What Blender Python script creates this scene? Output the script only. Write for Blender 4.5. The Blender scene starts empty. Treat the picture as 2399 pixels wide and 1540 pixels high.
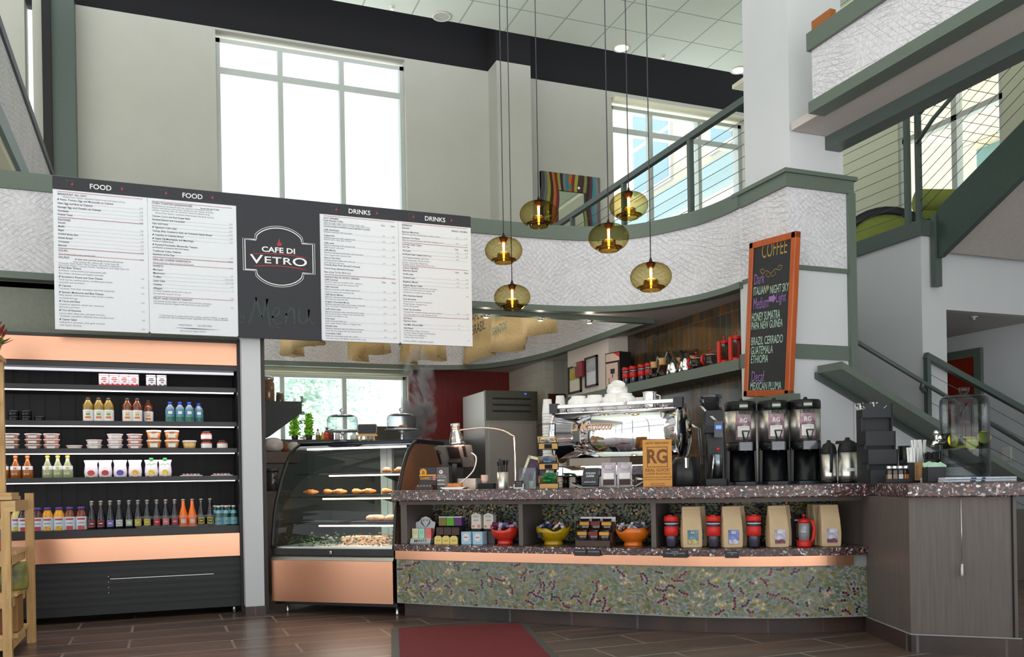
import bpy, bmesh, math, random
from mathutils import Vector, Matrix
random.seed(7)
SC = bpy.context.scene
COL = SC.collection
PI = math.pi
# ---------------------------------------------------------------- camera, sky, exposure
F = 2086.0; PSI = math.radians(21.42); RHO = math.radians(1.0); Y0 = 1132.0; H = 0.91
FW = Vector((math.sin(PSI), math.cos(PSI), 0)); RT = Vector((math.cos(PSI), -math.sin(PSI), 0))
CAM0 = Vector((0, 0, H))
cd = bpy.data.cameras.new('camera'); cam = bpy.data.objects.new('camera', cd); COL.objects.link(cam)
cd.sensor_width = 36.0; cd.lens = 36.0 * F / 2399.0; cd.shift_y = (Y0 - 770.0) / 2399.0; cd.shift_x = -(1200 - 1199.5) / 2399.0
cd.clip_start = 0.05; cd.clip_end = 300
Rm = Matrix((( RT.x, 0, -FW.x), (RT.y, 0, -FW.y), (0, 1, 0)))   # columns: right, up, back
cam.matrix_world = Matrix.Translation(CAM0) @ (Rm @ Matrix.Rotation(-RHO, 3, 'Z')).to_4x4()
# the roll turns the picture about the shifted principal point
SC.camera = cam
w = bpy.data.worlds.new('world'); SC.world = w; w.use_nodes = True
nt = w.node_tree; nt.nodes.clear()
wo = nt.nodes.new('ShaderNodeOutputWorld'); wb = nt.nodes.new('ShaderNodeBackground')
wc = nt.nodes.new('ShaderNodeTexCoord'); ws = nt.nodes.new('ShaderNodeSeparateXYZ'); wr = nt.nodes.new('ShaderNodeValToRGB')
nt.links.new(wc.outputs['Generated'], ws.inputs[0]); nt.links.new(ws.outputs['Z'], wr.inputs[0]); nt.links.new(wr.outputs[0], wb.inputs[0]); nt.links.new(wb.outputs[0], wo.inputs[0])
wr.color_ramp.elements[0].position = 0.0; wr.color_ramp.elements[0].color = (3.0, 3.0, 2.9, 1)
wr.color_ramp.elements[1].position = 0.06; wr.color_ramp.elements[1].color = (.93, .97, 1.0, 1)
wb.inputs['Strength'].default_value = 1.3
SC.view_settings.view_transform = 'Standard'; SC.view_settings.look = 'None'; SC.view_settings.gamma = 1.0
SC.view_settings.exposure = 0.12; SC.view_settings.use_curve_mapping = False

KL = []
def area(name, loc, rot, sx, sy, power, col=(1, 1, 1)):
    l = bpy.data.lights.new(name, 'AREA'); l.shape = 'RECTANGLE'; l.size = sx; l.size_y = sy; l.energy = power; l.color = col
    o = bpy.data.objects.new(name, l); COL.objects.link(o); o.location = loc; o.rotation_euler = rot
    return o
def point(name, loc, power, col, r=.02, spot=None):
    l = bpy.data.lights.new(name, 'SPOT' if spot else 'POINT'); l.energy = power; l.color = col; l.shadow_soft_size = r
    if spot: l.spot_size = spot; l.spot_blend = .6
    o = bpy.data.objects.new(name, l); COL.objects.link(o); o.location = loc
    return o
# added fill light to brighten the kitchen, unseen above the low soffit
area('kitchen_fill', (1.9, 9.3, 3.25), (0, 0, 0), 4.2, 2.6, 42, (1, .97, .93))
# ---------------------------------------------------------------- measuring: a pixel of the photograph to a point in the place
def ray(x, y):
    a = x - 1200; b = Y0 - y; c, s = math.cos(RHO), math.sin(RHO)
    u = (a * c + b * s) / F; v = (b * c - a * s) / F
    return FW + RT * u + Vector((0, 0, v))
def atZ(x, y, z): r = ray(x, y); return CAM0 + r * ((z - H) / r.z)
def atY(x, y, Y): r = ray(x, y); return CAM0 + r * (Y / r.y)
def atX(x, y, X): r = ray(x, y); return CAM0 + r * (X / r.x)
def atD(x, y, d): return CAM0 + ray(x, y) * d
def atP(x, y, p, n): r = ray(x, y); n = Vector(n); return CAM0 + r * ((Vector(p) - CAM0).dot(n) / r.dot(n))
def mpp(P): return (Vector(P) - CAM0).dot(FW) / F        # metres per pixel at a point
# ---------------------------------------------------------------- materials
def lin(c):
    if isinstance(c, str): c = tuple(int(c[i:i+2], 16) for i in (0, 2, 4))
    f = lambda v: (v / 255 / 12.92) if v / 255 <= .04045 else ((v / 255 + .055) / 1.055) ** 2.4
    return (f(c[0]), f(c[1]), f(c[2]), 1)
def newmat(name):
    m = bpy.data.materials.new(name); m.use_nodes = True; nt = m.node_tree
    return m, nt, nt.nodes, nt.links, nt.nodes['Principled BSDF']
MATS = {}
def M(name, c=None, rough=.5, metal=0, var=.06, scale=30, bump=0, spec=.5, emit=None, es=0, coat=0, stretch=None, alpha=None):
    if name in MATS: return MATS[name]
    m, nt, N, L, b = newmat(name); col = lin(c)
    tc = N.new('ShaderNodeTexCoord'); mp = N.new('ShaderNodeMapping'); no = N.new('ShaderNodeTexNoise'); rp = N.new('ShaderNodeValToRGB')
    L.new(tc.outputs['Object'], mp.inputs[0]); L.new(mp.outputs[0], no.inputs['Vector']); L.new(no.outputs['Fac'], rp.inputs[0]); L.new(rp.outputs[0], b.inputs['Base Color'])
    if stretch: mp.inputs['Scale'].default_value = stretch
    no.inputs['Scale'].default_value = scale; no.inputs['Detail'].default_value = 4
    rp.color_ramp.elements[0].position = .3; rp.color_ramp.elements[1].position = .7
    rp.color_ramp.elements[0].color = tuple(max(0, v * (1 - var)) for v in col[:3]) + (1,)
    rp.color_ramp.elements[1].color = tuple(min(1, v * (1 + var)) for v in col[:3]) + (1,)
    b.inputs['Roughness'].default_value = rough; b.inputs['Metallic'].default_value = metal; b.inputs['Specular IOR Level'].default_value = spec
    b.inputs['Coat Weight'].default_value = coat
    if bump:
        bp = N.new('ShaderNodeBump'); bp.inputs['Strength'].default_value = bump; bp.inputs['Distance'].default_value = .01
        L.new(no.outputs['Fac'], bp.inputs['Height']); L.new(bp.outputs[0], b.inputs['Normal'])
    if emit: b.inputs['Emission Color'].default_value = lin(emit); b.inputs['Emission Strength'].default_value = es
    MATS[name] = m; return m
def Gl(name, c=(255, 255, 255), edge=(200, 205, 205), gloss=.9, rough=.02, edge_pow=.3, opaque=0):
    """thin clear or tinted glass: lets light through, darker and shinier towards the rim"""
    if name in MATS: return MATS[name]
    m, nt, N, L, b = newmat(name); N.remove(b); out = N['Material Output']
    t = N.new('ShaderNodeBsdfTransparent'); g = N.new('ShaderNodeBsdfGlossy'); mx = N.new('ShaderNodeMixShader'); lw = N.new('ShaderNodeLayerWeight')
    cm = N.new('ShaderNodeMix'); cm.data_type = 'RGBA'
    lw.inputs['Blend'].default_value = edge_pow
    cm.inputs['A'].default_value = lin(c); cm.inputs['B'].default_value = lin(edge)
    L.new(lw.outputs['Facing'], cm.inputs['Factor']); L.new(cm.outputs['Result'], t.inputs[0])
    fr = N.new('ShaderNodeFresnel'); fr.inputs['IOR'].default_value = 1.45
    mu = N.new('ShaderNodeMath'); mu.operation = 'MULTIPLY'; ge = N.new('ShaderNodeNewGeometry'); bf = N.new('ShaderNodeMath'); bf.operation = 'SUBTRACT'; bf.inputs[0].default_value = gloss; L.new(ge.outputs['Backfacing'], bf.inputs[1]); bf.use_clamp = True
    L.new(fr.outputs[0], mu.inputs[0]); L.new(bf.outputs[0], mu.inputs[1])
    L.new(mu.outputs[0], mx.inputs[0]); L.new(t.outputs[0], mx.inputs[1]); L.new(g.outputs[0], mx.inputs[2])
    g.inputs['Roughness'].default_value = rough
    L.new(mx.outputs[0], out.inputs[0]); MATS[name] = m; return m
def VC(name, rough=.4, coat=0, bump=0, trans=0):
    """surface whose pattern (leaves, berries, prints) is stored piece by piece in the mesh"""
    if name in MATS: return MATS[name]
    m, nt, N, L, b = newmat(name); a = N.new('ShaderNodeVertexColor'); a.layer_name = 'piece'
    L.new(a.outputs[0], b.inputs['Base Color']); b.inputs['Roughness'].default_value = rough; b.inputs['Coat Weight'].default_value = coat
    MATS[name] = m; return m
# ---------------------------------------------------------------- mesh builder
class MB:
    def __init__(s): s.v = []; s.f = []; s.m = []; s.c = []; s.mi = 0; s.col = (1, 1, 1, 1); s.sm = []; s.smooth = False; s.X = None
    def P(s, p):
        p = Vector(p)
        if s.X is not None: p = s.X @ p
        s.v.append(p); return len(s.v) - 1
    def face(s, idx): s.f.append(tuple(idx)); s.m.append(s.mi); s.c.append(s.col); s.sm.append(s.smooth)
    def poly(s, pts): s.face([s.P(p) for p in pts]); return s
    def box(s, a, b):
        x0, y0, z0 = a; x1, y1, z1 = b
        i = [s.P(p) for p in ((x0,y0,z0),(x1,y0,z0),(x1,y1,z0),(x0,y1,z0),(x0,y0,z1),(x1,y0,z1),(x1,y1,z1),(x0,y1,z1))]
        for q in ((0,3,2,1),(4,5,6,7),(0,1,5,4),(1,2,6,5),(2,3,7,6),(3,0,4,7)): s.face([i[k] for k in q])
        return s
    def cbox(s, c, d): return s.box([c[k]-d[k]/2 for k in range(3)], [c[k]+d[k]/2 for k in range(3)])
    def rbox(s, c, d, r=.01, n=3):
        """box with rounded vertical edges"""
        hx, hy, hz = d[0]/2, d[1]/2, d[2]/2; r = min(r, hx*.99, hy*.99); pts = []
        for cx, cy, a0 in ((hx-r,hy-r,0),(-hx+r,hy-r,90),(-hx+r,-hy+r,180),(hx-r,-hy+r,270)):
            for k in range(n+1):
                a = math.radians(a0 + 90*k/n); pts.append((c[0]+cx+r*math.cos(a), c[1]+cy+r*math.sin(a)))
        return s.prism(pts, c[2]-hz, c[2]+hz)
    def prism(s, pts, z0, z1, axis='z', top=None):
        """polygon pulled along an axis; pts in the other two axes"""
        def q(p, h):
            return (p[0], p[1], h) if axis == 'z' else ((p[0], h, p[1]) if axis == 'y' else (h, p[0], p[1]))
        top = top or pts
        a = [s.P(q(p, z0)) for p in pts]; b = [s.P(q(p, z1)) for p in top]; n = len(pts)
        s.face(a[::-1]); s.face(b)
        for k in range(n): s.face((a[k], a[(k+1) % n], b[(k+1) % n], b[k]))
        return s
    def loft(s, rings, cap=True, closed=True):
        ids = [[s.P(p) for p in r] for r in rings]; n = len(rings[0])
        for a, b in zip(ids, ids[1:]):
            for k in range(n if closed else n-1): s.face((a[k], a[(k+1) % n], b[(k+1) % n], b[k]))
        if cap: s.face(ids[0][::-1]); s.face(ids[-1])
        return s
    def lathe(s, prof, n=24, c=(0, 0, 0), cap0=True, cap1=True, sx=1, sy=1):
        o = s.smooth; s.smooth = True; ids = []
        for r, z in prof: ids.append([s.P((c[0]+sx*r*math.cos(2*PI*k/n), c[1]+sy*r*math.sin(2*PI*k/n), c[2]+z)) for k in range(n)])
        for a, b in zip(ids, ids[1:]):
            for k in range(n): s.face((a[k], a[(k+1) % n], b[(k+1) % n], b[k]))
        s.smooth = o
        if cap0 and prof[0][0] > 1e-5: s.face(ids[0][::-1])
        if cap1 and prof[-1][0] > 1e-5: s.face(ids[-1])
        return s
    def cyl(s, c, r, h, n=20, r1=None): return s.lathe([(r, 0), (r if r1 is None else r1, h)], n, c)
    def tube(s, path, r, n=8, cap=True, up=None):
        o = s.smooth; s.smooth = True; pts = [Vector(p) for p in path]; rings = []
        u = None
        for i, p in enumerate(pts):
            d = (pts[min(i+1, len(pts)-1)] - pts[max(i-1, 0)]).normalized()
            if u is None:
                u = Vector((0, 0, 1)) if abs(d.z) < .9 else Vector((1, 0, 0))
            u = (u - d * u.dot(d)).normalized(); v = d.cross(u); rr = r[i] if isinstance(r, (list, tuple)) else r
            rings.append([p + u*rr*math.cos(2*PI*k/n+.39) + v*rr*math.sin(2*PI*k/n+.39) for k in range(n)])
        s.loft(rings, cap=False); s.smooth = o
        if cap:
            k = len(s.v); m = n*len(rings); s.face(list(range(k-m, k-m+n))[::-1]); s.face(list(range(k-n, k)))
        return s
    def bar(s, a, b, w, h, up=(0, 0, 1)):
        a, b = Vector(a), Vector(b); d = (b-a).normalized(); u = Vector(up); u = (u - d*u.dot(d)).normalized(); v = d.cross(u)
        R = lambda p: [p + v*w/2 + u*h/2, p - v*w/2 + u*h/2, p - v*w/2 - u*h/2, p + v*w/2 - u*h/2]
        return s.loft([R(a), R(b)])
    def ball(s, c, r, n=12, sz=1): return s.lathe([(max(1e-4, r*math.sin(PI*k/(n//2+2))), -r*sz*math.cos(PI*k/(n//2+2))) for k in range(n//2+3)], n, c)
    def ribbon(s, pts, w, z=0):
        """flat stroke in the local xz plane (a chalk or print line)"""
        P = [Vector((p[0], p[1])) for p in pts]; L, R = [], []
        for i, p in enumerate(P):
            d = P[min(i+1, len(P)-1)] - P[max(i-1, 0)]; d = d.normalized() if d.length > 1e-9 else Vector((1, 0)); n = Vector((-d.y, d.x)); ww = (w[i] if isinstance(w, list) else w)/2
            L.append(s.P((p.x+n.x*ww, z, p.y+n.y*ww))); R.append(s.P((p.x-n.x*ww, z, p.y-n.y*ww)))
        for i in range(len(P)-1): s.face((R[i], R[i+1], L[i+1], L[i]))
        return s
    def text(s, t, x, z, size, y=0, bold=0, align='LEFT', sx=1, shear=0, maxw=None, curve=None):
        """lettering in the local xz plane, read from the -y side"""
        vs, fs = glyphs(t, bold, align, shear)
        if not vs: return s
        if maxw:
            wd = (max(v[0] for v in vs) - min(v[0] for v in vs))*size*sx
            if wd > maxw: sx *= maxw/wd
        k = len(s.v)
        for v in vs: s.P((x + v[0]*size*sx, y, z + v[1]*size) if curve is None else curve(x + v[0]*size*sx, y, z + v[1]*size))
        for f in fs: s.face([k+i for i in f])
        return s
    def build(s, name, mat, parent=None, loc=None, rotz=0, bevel=0, sub=0, solid=0):
        me = bpy.data.meshes.new(name); me.from_pydata([tuple(v) for v in s.v], [], s.f)
        mats = mat if isinstance(mat, (list, tuple)) else [mat]
        for m in mats: me.materials.append(m)
        me.polygons.foreach_set('material_index', s.m); me.polygons.foreach_set('use_smooth', s.sm)
        if any(c != (1, 1, 1, 1) for c in s.c):
            ca = me.color_attributes.new('piece', 'FLOAT_COLOR', 'CORNER'); flat = []
            for p, c in zip(me.polygons, s.c): flat += list(c)*p.loop_total
            ca.data.foreach_set('color', flat)
        me.update()
        o = bpy.data.objects.new(name, me); COL.objects.link(o)
        if parent is not None: o.parent = parent
        if loc is not None: o.location = loc
        o.rotation_euler.z = rotz
        if solid: md = o.modifiers.new('solid', 'SOLIDIFY'); md.thickness = solid; md.offset = 0
        if bevel: md = o.modifiers.new('bevel', 'BEVEL'); md.width = bevel; md.segments = 2; md.limit_method = 'ANGLE'; md.angle_limit = .9
        if sub: md = o.modifiers.new('sub', 'SUBSURF'); md.levels = sub; md.render_levels = sub
        return o
def combine(name, parts, parent=None, **k):
    """several builders into ONE mesh, each with its own material"""
    o = MB(); mats = []
    for mb, m in parts:
        if m not in mats: mats.append(m)
        n = len(o.v); o.v += mb.v; o.f += [tuple(i+n for i in f) for f in mb.f]; o.m += [mats.index(m)]*len(mb.f); o.c += mb.c; o.sm += mb.sm
    return o.build(name, mats, parent, **k)
GC = {}
def glyphs(t, bold, align, shear):
    key = (t, bold, align, shear)
    if key not in GC:
        cu = bpy.data.curves.new('t', 'FONT'); cu.body = t; cu.size = 1; cu.align_x = align; cu.offset = bold; cu.shear = shear; cu.resolution_u = 3; cu.dimensions = '2D'; cu.fill_mode = 'BOTH'
        o = bpy.data.objects.new('t', cu); COL.objects.link(o); bpy.context.view_layer.update()
        me = bpy.data.meshes.new_from_object(o.evaluated_get(bpy.context.evaluated_depsgraph_get()))
        GC[key] = ([tuple(v.co) for v in me.vertices], [tuple(p.vertices) for p in me.polygons])
        bpy.data.objects.remove(o); bpy.data.curves.remove(cu); bpy.data.meshes.remove(me)
    return GC[key]
# ---------------------------------------------------------------- things, parts, setting
def tag(o, label=None, cat=None, group=None, kind=None):
    if label: o['label'] = label
    if cat: o['category'] = cat
    if group: o['group'] = group
    if kind: o['kind'] = kind
    return o
def thing(name, label, cat, loc=(0, 0, 0), rotz=0, group=None):
    o = bpy.data.objects.new(name, None); COL.objects.link(o); o.location = loc; o.rotation_euler = (0, 0, rotz); o.empty_display_size = .05
    return tag(o, label, cat, group)
def struct(mb, name, mat, label=None, **k):
    o = mb.build(name, mat, **k); o['kind'] = 'structure'
    if label: o['label'] = label
    return o
def copy_tree(o, parent=None):
    kids = list(o.children); c = o.copy(); COL.objects.link(c)
    if parent is not None: c.parent = parent
    for k in kids: copy_tree(k, c)
    return c
def dup(o, loc, label, rotz=None, scale=None, group=None):
    c = copy_tree(o); c.location = loc; c['label'] = label
    if rotz is not None: c.rotation_euler = (0, 0, rotz)
    if scale is not None: c.scale = scale if isinstance(scale, (tuple, list)) else (scale,)*3
    if group: c['group'] = group
    return c
ORD = ['first', 'second', 'third', 'fourth', 'fifth', 'sixth', 'seventh', 'eighth', 'ninth', 'tenth', 'eleventh', 'twelfth']
NUM = ['zero', 'one', 'two', 'three', 'four', 'five', 'six', 'seven', 'eight', 'nine']
def lmr(i, n):
    """where one stands in a row of n, from the left"""
    if n == 1: return 'only'
    if n == 2: return ('left', 'right')[i]
    if n == 3: return ('left', 'middle', 'right')[i]
    return 'leftmost' if i == 0 else ('rightmost' if i == n-1 else ORD[i] + ' from left')
def spline(pts, n=8):
    out = []; P = [Vector(p) for p in pts]
    for i in range(len(P)-1):
        p0, p1, p2, p3 = P[max(i-1, 0)], P[i], P[i+1], P[min(i+2, len(P)-1)]
        for k in range(n):
            t = k/n; out.append(.5*((2*p1) + (p2-p0)*t + (2*p0-5*p1+4*p2-p3)*t*t + (3*p1-p0-3*p2+p3)*t**3))
    out.append(P[-1]); return out
def offset2(P, d):
    """polyline moved sideways (positive = away from the customer side)"""
    out = []
    for i, p in enumerate(P):
        t = (P[min(i+1, len(P)-1)] - P[max(i-1, 0)]); t = t.normalized(); out.append(Vector((p.x - t.y*d, p.y + t.x*d)))
    return out
# ================================================================ materials of the building
green = M('green_paint', (96, 108, 98), .45, var=.03)
green_dk = M('green_steel_paint', (78, 90, 86), .4, var=.04)
wallp = M('wall_paint', (182, 183, 175), .8, var=.02, scale=4)
white = M('white_paint', (206, 209, 213), .7, var=.015, scale=4)
warmgrey = M('soffit_paint', (196, 190, 186), .8, var=.02, scale=4)
cream = M('cream_paint', (226, 224, 200), .8, var=.02, scale=4)
blackp = M('black_paint', (17, 17, 21), .9, var=.05)
redwall = M('dark_red_boards', (118, 26, 22), .55, var=.22, scale=7, stretch=(9, 9, .6))
black = M('black_satin', (20, 20, 23), .35, var=.05)
blackm = M('black_matte', (24, 24, 27), .7, var=.05)
steel = M('brushed_steel', (222, 219, 215), .33, metal=1, var=.05, scale=6, stretch=(1, 1, 30))
steelh = M('brushed_steel_doors', (170, 166, 160), .38, metal=1, var=.05, scale=4, stretch=(40, 40, 1))
chrome = M('chrome', (240, 240, 242), .05, metal=1, var=.01)
copper = M('brushed_copper', (218, 164, 134), .25, metal=1, var=.012, scale=4, stretch=(.2, .2, 60))
silver = M('frame_silver', (186, 192, 188), .4, metal=.3, var=.03)

def textured():
    m, nt, N, L, b = newmat('scratched_wallcovering')
    tc = N.new('ShaderNodeTexCoord'); acc = None
    def ramp(src, p0, c0, p1, c1):
        r = N.new('ShaderNodeValToRGB'); r.color_ramp.elements[0].position = p0; r.color_ramp.elements[0].color = (c0,)*3 + (1,); r.color_ramp.elements[1].position = p1; r.color_ramp.elements[1].color = (c1,)*3 + (1,); L.new(src, r.inputs[0]); return r.outputs[0]
    for i, (rx, rz, sc, dist) in enumerate(((.5, .75, 9.5, 6), (.3, -.8, 10.5, 7), (.7, .5, 8, 8), (.5, -.6, 9, 8), (.2, 1.2, 8, 7), (.8, -1.0, 9, 8))):
        mp = N.new('ShaderNodeMapping'); mp.inputs['Rotation'].default_value = (rx, rz, rz*.8); mp.inputs['Location'].default_value = (i*3.1, i*1.7, i)
        wv = N.new('ShaderNodeTexWave'); wv.inputs['Scale'].default_value = sc; wv.inputs['Distortion'].default_value = dist; wv.inputs['Detail'].default_value = 0; wv.inputs['Detail Scale'].default_value = .09
        L.new(tc.outputs['Object'], mp.inputs[0]); L.new(mp.outputs[0], wv.inputs['Vector'])
        no = N.new('ShaderNodeTexNoise'); no.inputs['Scale'].default_value = 3.2+.4*i; no.inputs['Detail'].default_value = 1; L.new(mp.outputs[0], no.inputs['Vector'])
        line = ramp(wv.outputs['Fac'], .0, 1, .02, 0); mask = ramp(no.outputs['Fac'], .45, 0, .65, 1)
        mu = N.new('ShaderNodeMath'); mu.operation = 'MULTIPLY'; L.new(line, mu.inputs[0]); L.new(mask, mu.inputs[1])
        if acc is None: acc = mu.outputs[0]
        else:
            mx = N.new('ShaderNodeMath'); mx.operation = 'MAXIMUM'; L.new(acc, mx.inputs[0]); L.new(mu.outputs[0], mx.inputs[1]); acc = mx.outputs[0]
    no = N.new('ShaderNodeTexNoise'); no.inputs['Scale'].default_value = 45; no.inputs['Detail'].default_value = 3; L.new(tc.outputs['Object'], no.inputs['Vector'])
    rp = N.new('ShaderNodeValToRGB'); rp.color_ramp.elements[0].position = .3; rp.color_ramp.elements[0].color = lin((200, 199, 205)); rp.color_ramp.elements[1].position = .7; rp.color_ramp.elements[1].color = lin((226, 226, 231)); L.new(no.outputs['Fac'], rp.inputs[0])
    mx = N.new('ShaderNodeMix'); mx.data_type = 'RGBA'; L.new(acc, mx.inputs['Factor']); L.new(rp.outputs[0], mx.inputs['A']); mx.inputs['B'].default_value = lin((148, 147, 152)); L.new(mx.outputs['Result'], b.inputs['Base Color']); b.inputs['Roughness'].default_value = .75
    return m
scratch = textured()

def brickmat(name, sw, bw, bh, c1, c2, mort, msize, rough, rot=(0, 0, 0), off=.5, loc=(0, 0, 0), noise=None, bump=.15, spec=.5, bias=0, streak=(3, 18, 1), coat=0):
    m, nt, N, L, b = newmat(name); tc = N.new('ShaderNodeTexCoord'); mp = N.new('ShaderNodeMapping'); br = N.new('ShaderNodeTexBrick')
    mp.inputs['Rotation'].default_value = rot; mp.inputs['Location'].default_value = loc
    L.new(tc.outputs['Object'], mp.inputs[0]); L.new(mp.outputs[0], br.inputs['Vector'])
    br.inputs['Scale'].default_value = sw; br.inputs['Brick Width'].default_value = bw; br.inputs['Row Height'].default_value = bh; br.inputs['Mortar Size'].default_value = msize; br.offset = off; br.inputs['Mortar Smooth'].default_value = .1; br.inputs['Bias'].default_value = bias
    br.inputs['Color1'].default_value = lin(c1); br.inputs['Color2'].default_value = lin(c2); br.inputs['Mortar'].default_value = lin(mort)
    src = br.outputs['Color']
    if noise:
        mp2 = N.new('ShaderNodeMapping'); mp2.inputs['Scale'].default_value = streak; mp2.inputs['Rotation'].default_value = rot; L.new(tc.outputs['Object'], mp2.inputs[0])
        no = N.new('ShaderNodeTexNoise'); no.inputs['Scale'].default_value = 1; no.inputs['Detail'].default_value = 6; L.new(mp2.outputs[0], no.inputs['Vector'])
        rp = N.new('ShaderNodeValToRGB'); rp.color_ramp.elements[0].position = .35; rp.color_ramp.elements[1].position = .72; rp.color_ramp.elements[0].color = (0, 0, 0, 1); L.new(no.outputs['Fac'], rp.inputs[0])
        mx = N.new('ShaderNodeMix'); mx.data_type = 'RGBA'; L.new(rp.outputs[0], mx.inputs['Factor']); L.new(src, mx.inputs['A']); mx.inputs['B'].default_value = lin(noise); src = mx.outputs['Result']
    L.new(src, b.inputs['Base Color']); b.inputs['Roughness'].default_value = rough; b.inputs['Specular IOR Level'].default_value = spec; b.inputs['Coat Weight'].default_value = coat
    bp = N.new('ShaderNodeBump'); bp.invert = True; bp.inputs['Strength'].default_value = bump; bp.inputs['Distance'].default_value = .005; L.new(br.outputs['Fac'], bp.inputs['Height']); L.new(bp.outputs[0], b.inputs['Normal'])
    return m
floor_m = brickmat('dark_plank_tiles', 1, .9, .3, (84, 72, 68), (64, 57, 56), (150, 142, 136), .008, .30, off=.37, noise=(116, 90, 78), streak=(1.2, 9, 1), loc=(.2, .13, 0))
base_m = brickmat('dark_skirting_tiles', 1, .3, 2.0, (52, 48, 47), (40, 37, 37), (96, 96, 98), .005, .35, off=0, noise=(88, 66, 56), streak=(3, 3, 3), rot=(PI/2, 0, 0), loc=(0, .3, 0))
ceil_m = brickmat('white_ceiling_tiles', 1, .61, .61, (232, 240, 231), (235, 242, 234), (180, 188, 182), .010, .85, off=0, loc=(-4.161, -.29, 0), bump=.2)
tile_m = brickmat('glazed_vertical_tiles', 1, .085, .305, (104, 70, 34), (58, 62, 56), (120, 100, 78), .0035, .14, rot=(0, PI/2, 0), off=0, noise=(52, 48, 38), streak=(6, 6, 6), loc=(0, 0, 0), coat=.3)
wtile_m = brickmat('pale_wall_tiles', 1, .3, .1, (205, 203, 190), (212, 210, 198), (190, 188, 176), .003, .4, off=.5, rot=(0, PI/2, PI/2))
def tile_coords(m):   # tiles stand upright on the x-plane: u along y, v along z
    nt = m.node_tree; L = nt.links; N = nt.nodes
    mp = [n for n in N if n.type == 'MAPPING'][0]; tc = [n for n in N if n.type == 'TEX_COORD'][0]
    sx = N.new('ShaderNodeSeparateXYZ'); cx = N.new('ShaderNodeCombineXYZ'); L.new(tc.outputs['Object'], sx.inputs[0]); L.new(sx.outputs['Y'], cx.inputs['X']); L.new(sx.outputs['Z'], cx.inputs['Y']); L.new(cx.outputs[0], mp.inputs[0])
    mp.inputs['Rotation'].default_value = (0, 0, 0); mp.inputs['Location'].default_value = (0, -.225, 0)
tile_coords(tile_m); tile_coords(wtile_m)

def granite():
    m, nt, N, L, b = newmat('speckled_granite'); tc = N.new('ShaderNodeTexCoord'); v = N.new('ShaderNodeTexVoronoi'); v.inputs['Scale'].default_value = 105
    no = N.new('ShaderNodeTexNoise'); no.inputs['Scale'].default_value = 22; no.inputs['Detail'].default_value = 3; mxv = N.new('ShaderNodeMix'); mxv.data_type = 'RGBA'; mxv.inputs['Factor'].default_value = .045
    L.new(tc.outputs['Object'], no.inputs['Vector']); L.new(tc.outputs['Object'], mxv.inputs['A']); L.new(no.outputs['Color'], mxv.inputs['B']); L.new(mxv.outputs['Result'], v.inputs['Vector'])
    sp = N.new('ShaderNodeSeparateColor'); L.new(v.outputs['Color'], sp.inputs[0]); rp = N.new('ShaderNodeValToRGB'); rp.color_ramp.interpolation = 'CONSTANT'; e = rp.color_ramp.elements
    cols = [(0, (42, 32, 34)), (.2, (86, 50, 50)), (.36, (64, 56, 58)), (.5, (118, 74, 70)), (.6, (50, 40, 42)), (.7, (118, 106, 104)), (.8, (92, 40, 40)), (.9, (176, 166, 164)), (.965, (226, 222, 222))]
    e[0].position, e[0].color = 0, lin(cols[0][1]); e[1].position, e[1].color = cols[1][0], lin(cols[1][1])
    for p, c in cols[2:]: q = e.new(p); q.color = lin(c)
    L.new(sp.outputs[0], rp.inputs[0]); L.new(rp.outputs[0], b.inputs['Base Color']); b.inputs['Roughness'].default_value = .25
    return m
granite_m = granite()
wood_gr = M('grey_brown_laminate', (98, 89, 84), .5, var=.13, scale=6, stretch=(14, 14, .7))
mosaic_m = VC('mosaic_glass', .25, coat=.3)

# ================================================================ the building
YB = 11.5; ZC = 6.69
struct(MB().box((-9, -1.2, -.12), (13, 11.7, 0)), 'floor', floor_m, 'dark plank tiled floor')
struct(MB().box((-6, -1.2, ZC), (13, 10.6, ZC+.05)), 'ceiling', ceil_m, 'white tile ceiling high over the hall')
# back wall with two upper windows and the kitchen window
def wall_y(mb, x0, x1, z0, z1, holes, y0, y1):
    xs = sorted({x0, x1} | {h[0] for h in holes} | {h[1] for h in holes})
    for a, b in zip(xs, xs[1:]):
        cuts = sorted([(h[2], h[3]) for h in holes if h[0] <= a and h[1] >= b]); z = z0
        for c, d in cuts:
            if c > z: mb.box((a, y0, z), (b, y1, c))
            z = d
        if z < z1: mb.box((a, y0, z), (b, y1, z1))
    return mb
W1 = (.69, 3.085, 4.0, 6.56); W2 = (6.17, 8.47, 3.95, 6.50); W3 = (.72, 3.05, 1.40, 2.40); W5 = (-1.39, -1.31, 3.2, 6.9)
struct(wall_y(MB(), -5, 9.2, 0, 6.585, [W1, W2, W3, W5[:3] + (6.585,)], YB, YB+.3), 'wall_back', wallp, 'pale grey back wall with tall windows')
struct(MB().box((-5, YB, 6.585), (9.2, YB+.3, 8.2)).box((-5, 9.6, 8.15), (9.2, YB, 8.2)).box((4.255, 11.17, 6.59), (4.76, YB, 8.15)), 'wall_back_top', blackp, 'black painted top of the back wall')
struct(MB().box((4.26, 11.17, 2.9), (4.755, YB, 6.59)), 'wall_back_pier', wallp, 'pale pier standing out of the back wall')
glass_w = Gl('window_glass', (250, 253, 253), (225, 235, 235), .6, .01)
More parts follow.
